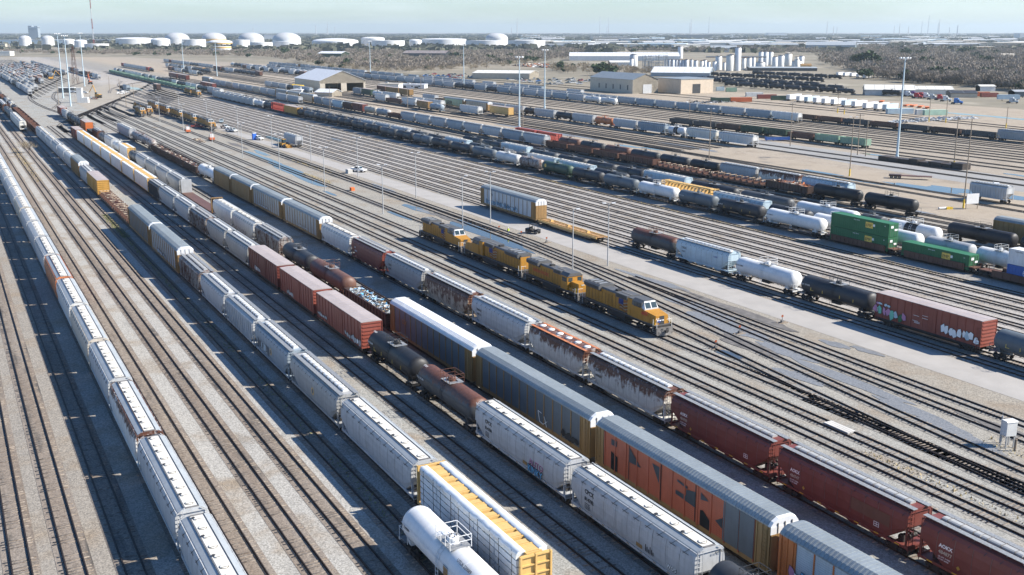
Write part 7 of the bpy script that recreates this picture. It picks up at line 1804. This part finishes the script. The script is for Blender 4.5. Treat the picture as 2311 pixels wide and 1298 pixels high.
def build_buildings():
    # open shed with white gable roof in mid yard
    a = guv(717, 207); b = guv(674, 198); c = guv(846, 208)
    L = b[0] - a[0]; Wd = c[1] - a[1]
    thing('open_shed', W(a[0] + L / 2 - 6, a[1] + Wd / 2), TRACK_ROT, 'open fronted shed with white gable roof and tan gable in mid yard', 'shed', None, gable_parts(L, Wd, 8.2, 7.0, 'c:beige', 'roofwhite', [(-Wd / 2 + 1.5, -3, 6.2), (1.5, Wd / 2 - 4, 6.0)]))
    m = MB(); rnd = random.Random(3)
    for i in range(7): x = -9 + i * 3; m.box(x, x + .5, -1, 1, 0, 4.5, 'yellow')
    solid('yellow_frame', m, W(a[0] + 22, a[1] - 9), TRACK_ROT + .2, 'row of yellow steel posts left of the open shed', 'frame')
    # tan warehouse: gabled block and flat block
    p1 = guv(1346, 203); p2 = guv(1428, 212); p3 = guv(1482, 210); p4 = guv(1536, 212); p5 = guv(1589, 208)
    L1 = p1[0] - p2[0]; W1 = p3[1] - p2[1]
    o = thing('warehouse', W(p2[0] + L1 / 2, p2[1] + W1 / 2), TRACK_ROT, 'tan gabled warehouse with pale roof right of mid yard', 'warehouse', None, gable_parts(L1, W1, 10.0, 4.0, 'c:beige', 'roofgalv') + [('door', MB().box(-L1 / 2 - .2, -L1 / 2 - .1, -W1 * .25, W1 * .1, 0, 6.5, 'c:pale grey'))] + [('window', MB().box(-L1 / 2 + (i + .6) * L1 / 6, -L1 / 2 + (i + .6) * L1 / 6 + 1.4, W1 / 2 + .1, W1 / 2 + .2, 2.5, 6, 'c:dark grey')) for i in range(5)])
    L2 = p3[0] - p4[0] + 14; W2 = p5[1] - p4[1]
    thing('warehouse', W(p4[0] + L2 / 2, p4[1] + W2 / 2), TRACK_ROT, 'tan flat roofed warehouse joined to the gabled one, dark door in its sunny end', 'warehouse', None, [('wall', MB().box(-L2 / 2, L2 / 2, -W2 / 2, W2 / 2, 0, 10.2, 'c:tan wall')), ('roof', MB().box(-L2 / 2 - .3, L2 / 2 + .3, -W2 / 2 - .3, W2 / 2 + .3, 10.2, 10.7, 'roofgalv')), ('door', MB().box(-L2 / 2 - .12, -L2 / 2 - .02, -W2 * .1, W2 * .14, 0, 6.8, 'c:charcoal'))])
    # other buildings: (x, base y, width, height) in survey marks, depth m, wall, roof, gable rise
    for (x0, x1, yb, h, dep, wall, roof, rise, rot, label) in (
        (722, 778, 134, 17, 30, 'c:dark green', 'roofwhite', 3, -18, 'dark green metal building among the bare bushes'),
        (915, 1010, 132, 15, 45, 'c:dark grey', 'c:rusty grey', 4, -12, 'dark open sided shed with rusty roof among the bushes'),
        (848, 852 + 16, 125, 5, 8, 'c:clean white', 'roofwhite', 0, 0, 'small white box building in the brush'),
        (1078, 1205, 178, 16, 40, 'c:beige', 'c:cream white', 2, -14, 'wide low building with cream roof behind the crowded car lot'),
        (1294, 1530, 137, 13, 60, 'c:clean white', 'roofwhite', 5, -4, 'very long white building left of the silos'),
        (1378, 1430, 148, 9, 25, 'c:white', 'c:cream white', 2, 0, 'low white building before the silos'),
        (1486, 1612, 173, 11, 45, 'c:blue grey', 'roofwhite', 5, -16, 'shed with wide white gable roof below the silos'),
        (1700, 1842, 160, 8, 30, 'c:dark grey', 'roofgrey', 1, -6, 'long flat grey roof right of the silos'),
        (1836, 1938, 116, 18, 80, 'c:blue grey', 'roofgrey', 7, -20, 'big blue grey hall with a gabled end above the woods'),
        (1655, 1800, 112, 14, 80, 'c:beige', 'roofgrey', 3, -3, 'long industrial building with many ducts behind the silos'),
        (1610, 1665, 118, 12, 50, 'c:silver', 'roofgrey', 5, -10, 'grey gabled building behind the silos'),
        (1535, 1605, 88, 9, 150, 'c:slate grey', 'c:cream white', 0, 0, 'far dark and cream warehouse on the plain'),
        (1340, 1420, 96, 11, 160, 'c:beige', 'c:white', 0, 0, 'far tan warehouse on the plain right of the tank farm'),
        (1405, 1500, 98, 9, 120, 'c:blue grey', 'c:white', 0, 0, 'far blue grey warehouse on the plain'),
        (1272, 1302, 87, 7, 80, 'c:beige', 'c:cream white', 0, 0, 'far cream building above the tank farm end'),
        (1640, 1720, 102, 7, 120, 'c:white', 'c:white', 0, 0, 'far low white warehouse behind the ducts'),
        (1480, 1570, 103, 8, 100, 'c:cream white', 'c:white', 0, 0, 'far cream warehouse left of the ducts'),
        (2060, 2210, 90, 7, 140, 'c:cream white', 'c:cream white', 2, 0, 'far long cream warehouse above the woods at the right'),
        (1995, 2100, 95, 6, 100, 'c:clean white', 'c:white', 0, 0, 'far white warehouse above the woods'),
        (1990, 2075, 110, 8, 60, 'c:maroon', 'c:cream white', 1, 0, 'far pinkish red building behind the woods'),
        (2085, 2240, 112, 8, 60, 'c:tan yellow', 'c:beige', 1, 0, 'far yellowish low building behind the woods'),
        (1735, 1775, 82, 7, 100, 'c:clean white', 'c:white', 0, 0, 'far white block near the horizon'),
        (2302, 2330, 88, 12, 80, 'c:white', 'c:white', 0, 0, 'far white block at the right edge'),
        (597, 632, 92, 12, 60, 'c:clean white', 'roofwhite', 0, 0, 'white square building between the domed tanks'),
        (0, 145, 99, 8, 60, 'c:pale blue', 'roofwhite', 0, 0, 'long pale building behind the two white domes at the left'),
        (100, 250, 96, 6, 60, 'c:blue grey', 'c:white', 0, 0, 'long low roof behind the small tanks at the left'),
        (-8, 22, 126, 9, 18, 'c:cream white', 'roofwhite', 0, 0, 'cream building at the left edge with a blue stripe'),
        (-5, 12, 112, 12, 12, 'c:beige', 'c:beige', 0, 0, 'tan plant block at the left edge'),
        (1962, 2065, 216, 17, 16, 'c:pale grey', 'c:cream white', 3, -13, 'long low office with pale gabled roof behind the truck tractors'),
        (2060, 2150, 213, 14, 14, 'c:cream white', 'c:cream white', 2, -8, 'cream part of the long low office'),
        (2150, 2205, 220, 12, 12, 'c:beige', 'c:charcoal', 1.5, -6, 'low dark roofed office at the right of the long one'),
        (2212, 2245, 206, 14, 8, 'c:clean white', 'c:cream white', 1, 0, 'small white house at the edge of the woods'),
        (2290, 2320, 218, 14, 10, 'c:slate grey', 'c:grey', 1, 0, 'grey shed at the right edge'),
        (2165, 2195, 168, 9, 9, 'c:clean white', 'c:grey', 3, 10, 'white gabled house among the bare trees'),
        (2075, 2102, 180, 9, 9, 'c:pale grey', 'c:clean white', 3, -15, 'pale house among the bare trees left of the white gabled one'),
        (2100, 2130, 172, 7, 9, 'c:white', 'c:silver', 3, 20, 'silver roofed house among the bare trees'),
        (2258, 2290, 137, 9, 14, 'c:beige', 'c:beige', 6, 0, 'tan hipped roof house deep in the woods'),
        (1810, 1832, 155, 9, 10, 'c:tan yellow', 'c:ochre', 2, -10, 'small ochre house beside the silos'),
        (857, 902, 204, 13, 14, 'c:cream white', 'c:beige', 0, -8, 'low cream office with dark doors right of the open shed'),
        (905, 960, 200, 8, 10, 'c:clean white', 'roofwhite', 0, -10, 'long white canopy right of the low cream office'),
        (663, 690, 212, 8, 16, 'c:white', 'roofwhite', 0, -20, 'flat white annex in front of the open shed'),
        (716, 760, 218, 12, 12, 'c:beige', 'roofwhite', 2, -24, 'small tan annex before the shed opening')):
        s = scale_at(yb); p = ground((x0 + x1) / 2, yb); L = (x1 - x0) / s; hh = h / s
        q = p + Vector((0, dep / 2, 0))
        parts = gable_parts(L, dep, hh * (.72 if rise else 1), rise, wall, roof) if rise else flat_parts(L, dep, hh, wall, roof, 3 if L > 20 and yb > 150 else 0, 2 if yb > 150 else 0)
        thing('industrial_building' if 'house' not in label else 'house', q, R(rot), label, 'house' if 'house' in label and 'warehouse' not in label else 'building', None, parts)
    # far horizon block
    solid('tower_block', MB().box(-28, -8, -15, 15, 0, 72, 'c:blue grey').box(-8, 6, -15, 15, 0, 66, 'c:blue grey').box(6, 24, -15, 15, 0, 70, 'c:blue grey').box(-28, 24, -16, 16, 60, 63, 'c:pale blue'), ground(80, 89), 0, 'blue grey tower block on the horizon at the left', 'building')
    # tank farm
    for i, (cx, yb, w, h, dome, lab) in enumerate(((401, 106, 51, 17, 13, 'grey domed storage tank, leftmost of the big domes'), (484, 106, 51, 17, 13, 'grey domed storage tank behind the orange banded tank'), (568, 107, 54, 17, 14, 'grey domed storage tank, third big dome from the left'), (648, 109, 60, 18, 15, 'grey domed storage tank right of the white square building'), (1121, 106, 48, 18, 11, 'grey domed storage tank at the right of the tank farm'),
        (305, 106, 77, 17, 3, 'wide white storage tank left of the big domes'), (363, 107, 40, 15, 5, 'white storage tank with cone roof before the leftmost dome'), (439, 112, 49, 21, 0, 'white storage tank between the first two domes'), (498, 109, 52, 12, 6, 'white storage tank with an orange band'), (545, 113, 36, 21, 0, 'narrow white storage tank below the third dome'), (590, 111, 48, 14, 0, 'low white storage tank right of the narrow one'), (646, 110, 60, 15, 0, 'white storage tank in front of the fourth dome'),
        (757, 107, 98, 13, 6, 'very wide white storage tank right of the domes'), (842, 106, 50, 18, 3, 'tall white storage tank in the middle of the tank farm'), (877, 108, 70, 15, 0, 'white storage tank before the tall middle one'), (938, 108, 27, 15, 3, 'small grey white storage tank in the middle'), (1002, 107, 96, 17, 2, 'very wide white storage tank left of the rightmost dome'), (1098, 109, 90, 16, 0, 'wide white storage tank below the rightmost dome'), (1188, 110, 80, 17, 0, 'white storage tank at the right end of the tank farm'),
        (58, 106, 25, 16, 8, 'white round topped tank, leftmost of two'), (109, 106, 26, 16, 8, 'white round topped tank, right one of two'), (156, 106, 25, 14, 3, 'small white storage tank left of the radio mast'), (183, 107, 26, 13, 3, 'small white storage tank beside the radio mast'), (219, 112, 50, 12, 0, 'low white storage tank right of the radio mast'), (500, 120, 42, 14, 0, 'low white block tank before the orange banded tank'))):
        storage_tank(cx, yb, w, h, lab, dome, 'tan yellow' if 'orange band' in lab else None)
    # silo plant
    k = 0
    for (x, yb, w, h, col) in ((1502, 157, 7, 20, 'silver'), (1510, 157, 7, 20, 'silver'), (1518, 157, 7, 20, 'silver'), (1526, 158, 7, 20, 'silver'), (1534, 158, 7, 20, 'silver'), (1541, 158, 7, 20, 'silver'), (1549, 158, 10, 21, 'white'), (1560, 158, 7, 21, 'silver'), (1570, 159, 9, 20, 'white'), (1583, 158, 8, 18, 'cream white'), (1590, 157, 9, 19, 'white'), (1599, 160, 9, 18, 'clean white'), (1612, 160, 9, 19, 'clean white'), (1621, 158, 14, 28, 'white'), (1634, 159, 7, 16, 'white'), (1647, 160, 17, 32, 'cream white'), (1664, 160, 13, 48, 'clean white'), (1678, 158, 9, 24, 'cream white'), (1690, 157, 11, 24, 'cream white'), (1700, 154, 8, 22, 'white'), (1716, 150, 10, 30, 'white'), (1727, 148, 12, 28, 'white'), (1738, 147, 11, 27, 'white'), (1748, 153, 12, 22, 'white'), (1762, 152, 13, 24, 'white'), (1778, 148, 16, 24, 'cream white'), (1798, 150, 22, 10, 'white'), (1797, 148, 10, 17, 'cream white'), (1716, 150, 20, 8, 'white'), (1828 - 30, 153, 12, 9, 'white'), (1818 - 20, 154, 10, 18, 'cream white'), (1808, 149, 11, 20, 'clean white'), (1535, 132, 11, 24, 'clean white'), (1425, 155, 8, 20, 'clean white'), (1430, 150, 17, 24, 'silver')):
        s = scale_at(yb); r = w / s / 2; hh = h / s; k += 1
        wl = MB().lathe([(r, 0), (r, hh), (r * .3, hh + r * .35)], 'z', 16, 'c:' + col)
        rl = MB(); [rl.rod((r * math.cos(a), r * math.sin(a), hh), (r * math.cos(a), r * math.sin(a), hh + 1.1), .1, 4, 'c:rusty beige') for a in np.arange(0, 6.28, .8)]; rl.lathe([(r + .05, hh + 1.0), (r + .05, hh + 1.15)], 'z', 12, 'c:rusty beige')
        thing('silo', ground(x, yb), 0, f"{col.replace('clean ', '')} silo, {ORD[k - 1]} counted along the silo plant from the left", 'silo', 'silos of the plant right of mid yard', [('wall', wl), ('railing', rl)])
    m = MB(); rnd = random.Random(8)
    for i in range(34):
        x, z = rnd.uniform(-14, 14), rnd.uniform(0, 17); m.rod((x, rnd.uniform(-6, 6), 0), (x, rnd.uniform(-6, 6), 18), .25, 4, 'c:grey'); m.rod((-14, rnd.uniform(-6, 6), z), (14, rnd.uniform(-6, 6), z + rnd.uniform(-4, 4)), .2, 4, 'c:silver')
    solid('pipe_rack', m, ground(1478, 162), 0, 'open steel pipe rack left of the silos', 'pipe rack'); solid('catwalk', MB().box(-38, 38, -1, 1, 12, 12.6, 'c:rusty beige').box(-38, 38, -1.1, -1, 12.6, 13.8, 'c:grey'), ground(1660, 152), 0, 'rusty catwalk across the silo tops', 'catwalk')
    # black tank cars stored in front of the silo plant
    for i, (x, yb, n, dx) in enumerate(((1860, 187, 9, 0), (1850, 198, 8, 0), (1905, 206, 10, 0), (1930, 215, 8, 0), (1900, 180, 7, 0))):
        u, v = guv(x, yb); fill(f"the {ORD[i]} stored tank row", v, 0, 0, (('TK', 'black'), ('TK', 'charcoal'), ('TK', 'black')), u0=u, u1=u + n * 18.2 - 5, seed=90 + i)
    place_car('TK', 'black', *guv(2012, 217), 18, 'black tank car alone left of the red truck tractor')
    # scattered far works on the plain
    rnd = random.Random(44); ms = {}
    for i in range(170):
        px, py = rnd.uniform(1180, 2330), 79 + rnd.random() ** .8 * 30; p = ground(px, py)
        c = rnd.choice(['clean white', 'cream white', 'white', 'pale grey', 'beige', 'pale blue'])
        if c not in ms: ms[c] = MB().box(-.5, .5, -.5, .5, 0, .9, 'c:' + c).prism([(-.52, .9), (.52, .9), (.52, .94), (0, 1.05), (-.52, .94)], -.52, .52, 'c:' + c).mesh('far_warehouse')
        solid('far_warehouse', ms[c], p, rnd.uniform(-.3, .3), f"tiny {c.replace('clean ', '')} warehouse far out on the plain towards the horizon", 'building', f"tiny {c.replace('clean ', '')} warehouses on the plain", scale=(rnd.uniform(45, 150), rnd.uniform(30, 70), rnd.uniform(8, 15)))
    rnd = random.Random(45)
    for i in range(26):
        px = rnd.choice([rnd.uniform(1350, 1700), rnd.uniform(1850, 2320), rnd.uniform(450, 1200)]); p = ground(px, rnd.uniform(77, 82)); h = rnd.uniform(60, 150) * p.y / 9000
        solid('chimney_stack', MB().rod((0, 0, 0), (0, 0, h), p.y / 2400, 6, 'c:pale grey', p.y / 4200), p, 0, 'thin pale stack standing up on the far horizon', 'chimney', 'thin pale stacks on the far horizon')
PAL.update({'tan wall': ((.52, .43, .33), .03, .25)})

# ---------------------------------------------------------------- trees
def crown_arrays(kind, seed, n, wide=1.0):
    """bare: slender twigs fanning upward; ever: leaf clumps through the crown volume"""
    rnd = np.random.default_rng(seed); co = []; q = []
    lob = [(rnd.uniform(-.5, .5), rnd.uniform(-.5, .5), rnd.uniform(.45, .8), rnd.uniform(.28, .5)) for _ in range(7)]
    for i in range(n):
        lx, ly, lz, lr = lob[rnd.integers(0, 7)]
        d = rnd.normal(0, 1, 3); d /= np.linalg.norm(d); r = lr * rnd.uniform(.25, 1.05)
        p = np.array((lx, ly, lz)) + d * r * np.array((1, 1, .75))
        if kind == 'bare':
            t = np.array((p[0] * .9 + rnd.normal(0, .3), p[1] * .9 + rnd.normal(0, .3), .8 + rnd.normal(0, .3))); t /= np.linalg.norm(t)
            l = rnd.uniform(.10, .26); w = rnd.uniform(.006, .016) * wide; s = np.cross(t, rnd.normal(0, 1, 3)); s /= np.linalg.norm(s) + 1e-6
            vs = [p - s * w, p + s * w, p + t * l + s * w * .3, p + t * l - s * w * .3]
        else:
            s = rnd.normal(0, 1, 3); s /= np.linalg.norm(s); t = np.cross(s, rnd.normal(0, 1, 3)); t /= np.linalg.norm(t) + 1e-6; l = rnd.uniform(.05, .12)
            vs = [p - s * l - t * l, p + s * l - t * l * .7, p + s * l * .8 + t * l, p - s * l + t * l * .8]
        o = len(co); co += vs; q.append((o, o + 1, o + 2, o + 3))
    return np.array(co), np.array(q)

def limb_mesh(seed):
    rnd = random.Random(seed); m = MB(); m.rod((0, 0, 0), (0, 0, .34), .026, 6, 'c:bark', .018)
    for i in range(11):
        a = rnd.uniform(0, 6.28); t = rnd.uniform(.3, .6); x, y, z = t * math.cos(a), t * math.sin(a), rnd.uniform(.55, .98)
        k = (x * .35, y * .35, .34 + (z - .34) * .5); m.rod((0, 0, .22 + .012 * i), k, .014, 4, 'c:bark', .009); m.rod(k, (x, y, z), .009, 4, 'c:bark', .004)
        for j in range(3): m.rod((x * .7, y * .7, .34 + (z - .34) * .8), (x + rnd.uniform(-.2, .2), y + rnd.uniform(-.2, .2), z + rnd.uniform(0, .2)), .006, 3, 'c:bark', .003)
    return m.mesh('trunk')
PAL.update({'bark': ((.15, .115, .09), 0, .3)})

def leaf_mat(key, a, b2):
    m, nt, b = new_mat(key)
    v = objvec(nt, True); geo = nt.nodes.new('ShaderNodeNewGeometry')
    f = math_n(nt, 'ADD', math_n(nt, 'MULTIPLY', geo.outputs['Random Per Island'], .6), math_n(nt, 'MULTIPLY', noise(nt, v, .12, 3), .4))
    nt.links.new(mixn(nt, f, a, b2), b.inputs['Base Color']); b.inputs['Roughness'].default_value = .95
    return m

def inside(p, poly):
    x, y = p; c = False; j = len(poly) - 1
    for i in range(len(poly)):
        (xi, yi), (xj, yj) = poly[i], poly[j]
        if (yi > y) != (yj > y) and x < (xj - xi) * (y - yi) / (yj - yi) + xi: c = not c
        j = i
    return c

def build_trees():
    mats = {'bare': leaf_mat('bare_twigs', (.16, .135, .11), (.29, .25, .205)), 'ever': leaf_mat('dark_evergreen_leaves', (.022, .045, .018), (.06, .09, .035)), 'scrub': leaf_mat('scrub_twigs', (.2, .165, .12), (.34, .28, .19)), 'pine': leaf_mat('far_wood_leaves', (.05, .062, .042), (.14, .135, .10))}
    rnd = random.Random(99)
    zones = [([(-20, 117), (240, 119), (560, 122), (560, 130), (300, 126), (-20, 121)], 420, 'bare', (5, 8)), ([(240, 117), (720, 118), (720, 124), (240, 121)], 260, 'bare', (5, 9)),
             ([(560, 119), (1225, 119), (1260, 135), (1120, 150), (900, 163), (760, 153), (560, 129)], 900, 'bare', (5, 10)), ([(600, 122), (1225, 122), (1250, 140), (1110, 156), (880, 166), (740, 155)], 600, 'scrub', (3, 6)), ([(640, 117), (1225, 118), (1225, 124), (640, 123)], 200, 'bare', (6, 10)),
             ([(1230, 116), (1300, 116), (1300, 135), (1240, 140)], 70, 'bare', (8, 12)), ([(1240, 152), (1500, 160), (1480, 172), (1250, 166)], 80, 'scrub', (4, 8)), ([(1290, 112), (1660, 114), (1660, 119), (1290, 120)], 110, 'bare', (6, 9)), ([(1530, 112), (1840, 116), (1840, 124), (1530, 119)], 100, 'bare', (8, 12)),
             ([(1850, 118), (2330, 108), (2330, 212), (2240, 196), (2120, 186), (1990, 178), (1930, 166), (1850, 150)], 1100, 'bare', (7, 12)), ([(1930, 170), (2330, 190), (2330, 205), (2180, 196), (1960, 180)], 110, 'bare', (7, 12)),
             ([(1860, 108), (2330, 98), (2330, 112), (1860, 120)], 300, 'bare', (9, 13))]
    trees = []
    keepout = [(1836, 1940, 92, 120), (1990, 2245, 102, 114), (722, 780, 118, 138), (915, 1012, 118, 136)]
    for poly, n, kind, hr in zones:
        xs = [p[0] for p in poly]; ys = [p[1] for p in poly]; k = 0
        while k < n:
            p = (rnd.uniform(min(xs), max(xs)), rnd.uniform(min(ys), max(ys)))
            if inside(p, poly):
                k += 1
                if any(a < p[0] < b and c < p[1] < d for a, b, c, d in keepout): continue
                kd = 'ever' if rnd.random() < .07 else kind
                trees.append((ground(*p), kd, rnd.uniform(*hr), p))
    for x, y, h in ((1950, 158, 21), (1942, 154, 17), (1962, 156, 17), (1985, 150, 10), (2045, 128, 14), (2170, 126, 16), (2190, 124, 14), (1365, 170, 13), (1960, 178, 9), (2090, 152, 12), (2215, 150, 13), (640, 124, 12), (690, 120, 11), (1430, 120, 9)): trees.append((ground(x, y), 'ever', h, (x, y)))
    trees.sort(key=lambda t: t[0].length)
    protos = {}
    for kind, n in (('bare', 460), ('ever', 620), ('scrub', 260)):
        for s in range(4 if kind != 'scrub' else 3):
            c, q = crown_arrays('ever' if kind == 'ever' else 'bare', s + 10, n, 1.7); protos[(kind, s)] = big_mesh('crown', c, q, [mats[kind]])
    limbs = [limb_mesh(s) for s in range(5)]
    rest = {}
    names = {'bare': ('bare_tree', 'bare grey brown tree in the winter woods beyond the yard'), 'ever': ('evergreen_tree', 'dark evergreen tree standing out among the bare woods'), 'scrub': ('bare_shrub', 'brown bare shrub in the rough ground left of the silos')}
    cnt = {}
    for i, (p, kind, h, pp) in enumerate(trees):
        cnt[kind] = cnt.get(kind, 0)
        right = pp[0] > 1800
        if cnt[kind] < (280 if kind == 'bare' else 120):
            cnt[kind] += 1
            lab = names[kind][1] + (' at the right' if right else ' behind mid yard' if pp[0] > 560 else ' at the left') if kind != 'scrub' else names[kind][1]
            o = link(names[kind][0], None, None, p, rnd.uniform(0, 6)); o.scale = (h * rnd.uniform(.85, 1.2),) * 2 + (h,)
            tag(o, lab, 'tree' if kind != 'scrub' else 'shrub', lab.replace('tree', 'trees').replace('shrub', 'shrubs'))
            link('crown', protos[(kind, rnd.randint(0, 2))], o); link('trunk', limbs[rnd.randint(0, 4)], o)
        else: rest.setdefault(kind, []).append((p, h))
    lite = {k: [crown_arrays('bare' if k != 'ever' else 'ever', s + 40, 150 if k != 'ever' else 260, 3.0) for s in range(4)] for k in rest}
    for kind, L in rest.items():
        co = []; q = []; o = 0
        for p, h in L:
            c, f = lite[kind][rnd.randint(0, 3)]; a = rnd.uniform(0, 6.28); ca, sa = math.cos(a), math.sin(a)
            w = h * rnd.uniform(.85, 1.25)
            cc = c.copy(); thick = 1.0
            X = (cc[:, 0] * ca - cc[:, 1] * sa) * w + p.x; Y = (cc[:, 0] * sa + cc[:, 1] * ca) * w + p.y; Z = cc[:, 2] * h
            co.append(np.stack((X, Y, Z), 1)); q.append(f + o); o += len(c)
        ob = link('far_woods' if kind != 'scrub' else 'far_scrub', big_mesh('far_woods', np.concatenate(co), np.concatenate(q), [mats[kind]])); tag(ob, f"far {'bare' if kind != 'ever' else 'evergreen'} woods running on behind the nearest trees", 'woods', None, 'stuff')
    # tree cover out to the horizon: ragged clumps of leaf faces
    rg = np.random.default_rng(5); co = []; q = []; o = 0
    N = 6400
    for i in range(N):
        D = 2300 + 12500 * rg.random() ** 1.35; X = rg.uniform(-.56, .56) * D
        px = CX + X / D * F_
        dens = .75 if px < 1200 or D > 4800 else .38
        if rg.random() > dens: continue
        if px < 240 and D < 5500 and rg.random() < .8: continue
        n = 9; s = (12 + D * .0045); hh = rg.uniform(8, 15)
        for k in range(n):
            cx, cy = X + rg.normal(0, s * .7), D + rg.normal(0, s * .6); a = rg.uniform(0, 3.14); w = s * rg.uniform(.25, .6); z = hh * rg.uniform(.6, 1.05); dx, dy = math.cos(a) * w, math.sin(a) * w * .6; t = rg.uniform(-.3, .3, 2) * w
            co += [(cx - dx, cy - dy, -1), (cx + dx, cy + dy, -1), (cx + dx * .7 + t[0], cy + dy * .7, z * rg.uniform(.7, 1)), (cx - dx * .7 + t[1], cy - dy * .7, z)]
            q.append((o, o + 1, o + 2, o + 3)); o += 4
    ob = link('far_forest', big_mesh('far_forest', np.array(co), np.array(q), [mats['pine']])); tag(ob, 'dark tree cover of the far plain running to the horizon', 'forest', None, 'stuff')
    # leafless shrub by the left tracks
    c, f = crown_arrays('bare', 77, 380); b = link('bare_shrub', None, None, ground(66, 345), 0); b.scale = (5.5, 5.5, 4.2); tag(b, 'leafless brown shrub between the tracks at the left', 'shrub')
    link('crown', big_mesh('crown', c, f, [mats['scrub']]), b); link('trunk', limbs[2], b)

# ---------------------------------------------------------------- sky, air, sun, camera
SUN_EL, SUN_AZ = R(37), R(-4)          # sun stands to the right, slightly behind the viewer
def build_light():
    w = bpy.data.worlds.new('World'); SC.world = w; w.use_nodes = True
    nt = w.node_tree; nt.nodes.clear()
    out = nt.nodes.new('ShaderNodeOutputWorld'); bg = nt.nodes.new('ShaderNodeBackground'); sky = nt.nodes.new('ShaderNodeTexSky')
    sky.sky_type = 'NISHITA'; sky.sun_disc = False; sky.sun_elevation = SUN_EL
    sky.sun_rotation = R(90) - SUN_AZ
    sky.air_density = 1.0; sky.dust_density = .25; sky.ozone_density = 2.5; sky.altitude = 50
    # thin high cloud over the blue
    tc = nt.nodes.new('ShaderNodeTexCoord'); mp = nt.nodes.new('ShaderNodeMapping'); mp.inputs['Scale'].default_value = (1.2, 1.2, 11)
    nt.links.new(tc.outputs['Generated'], mp.inputs['Vector'])
    cl = ramp(nt, noise(nt, mp.outputs[0], 3.2, 9, .62, .5), .44, .74)
    sz = nt.nodes.new('ShaderNodeSeparateXYZ'); nt.links.new(tc.outputs['Generated'], sz.inputs[0])
    mul = math_n(nt, 'MULTIPLY', math_n(nt, 'MULTIPLY', cl, .3), ramp(nt, sz.outputs[2], .22, .05))
    tint = nt.nodes.new('ShaderNodeMix'); tint.data_type = 'RGBA'; tint.blend_type = 'MULTIPLY'; tint.inputs[0].default_value = 1.0; nt.links.new(mixn(nt, ramp(nt, sz.outputs[2], .02, .45), (.81, .95, 1.11), (.60, .95, 1.28)), tint.inputs[7])
    nt.links.new(sky.outputs[0], tint.inputs[6])
    nt.links.new(mixn(nt, mul, tint.outputs[2], (8.6, 9.4, 10.0)), bg.inputs['Color'])
    bg.inputs['Strength'].default_value = .075
    nt.links.new(bg.outputs[0], out.inputs[0])
    sun = bpy.data.lights.new('sun', 'SUN'); sun.energy = 5.0; sun.angle = R(.53); sun.color = (1.0, .935, .835)
    s = link('sun', sun)
    dv = Vector((math.cos(SUN_EL) * math.cos(SUN_AZ), math.cos(SUN_EL) * math.sin(SUN_AZ), math.sin(SUN_EL)))
    s.rotation_euler = dv.to_track_quat('Z', 'Y').to_euler()
    # the air itself
    m = bpy.data.materials.new('haze_air'); m.use_nodes = True; nt = m.node_tree; nt.nodes.clear()
    o = nt.nodes.new('ShaderNodeOutputMaterial'); v = nt.nodes.new('ShaderNodeVolumePrincipled'); v.inputs['Color'].default_value = (.74, .87, .96, 1); v.inputs['Density'].default_value = 5.5e-5; v.inputs['Anisotropy'].default_value = .2
    nt.links.new(v.outputs[0], o.inputs['Volume'])
    mb = MB().box(-30500, 30500, -30500, 30500, -2, 205, m); hz = link('haze', mb.mesh('haze')); hz['kind'] = 'stuff'; hz['label'] = 'pale blue haze lying over the whole plain'; hz['category'] = 'haze'
    cam = bpy.data.cameras.new('camera'); cam.sensor_width = 36; cam.sensor_fit = 'HORIZONTAL'; cam.lens = F_ / 2311 * 36; cam.clip_end = 40000; cam.clip_start = .5
    c = link('camera', cam, None, (0, 0, CAMH)); c.rotation_euler = (math.pi / 2 - TH, 0, 0); SC.camera = c
    SC.view_settings.view_transform = 'Standard'; SC.view_settings.look = 'None'; SC.view_settings.exposure = .95; SC.view_settings.gamma = 1
    SC.cycles.max_bounces = 5; SC.cycles.diffuse_bounces = 2; SC.cycles.glossy_bounces = 2; SC.cycles.volume_bounces = 0; SC.cycles.transparent_max_bounces = 4
    SC.cycles.use_denoising = True

import time as _t
_t0 = _t.time()
def lap(s): print('LAP', s, round(_t.time() - _t0, 1))
build_light(); build_ground(); build_tracks(); build_water(); build_weeds(); lap('ground')
CARS = build_rows(); lap('rows')
build_loads(CARS); lap('loads')
build_lettering(CARS); lap('letters')
build_yard_things(); lap('yard')
build_buildings(); build_far_hoppers(); lap('buildings')
build_trees(); lap('trees')
for _o in SC.objects:
    if _o.parent is None and _o.get('label') and not 4 <= len(_o['label'].split()) <= 16: print('LONG', len(_o['label'].split()), _o['label'])
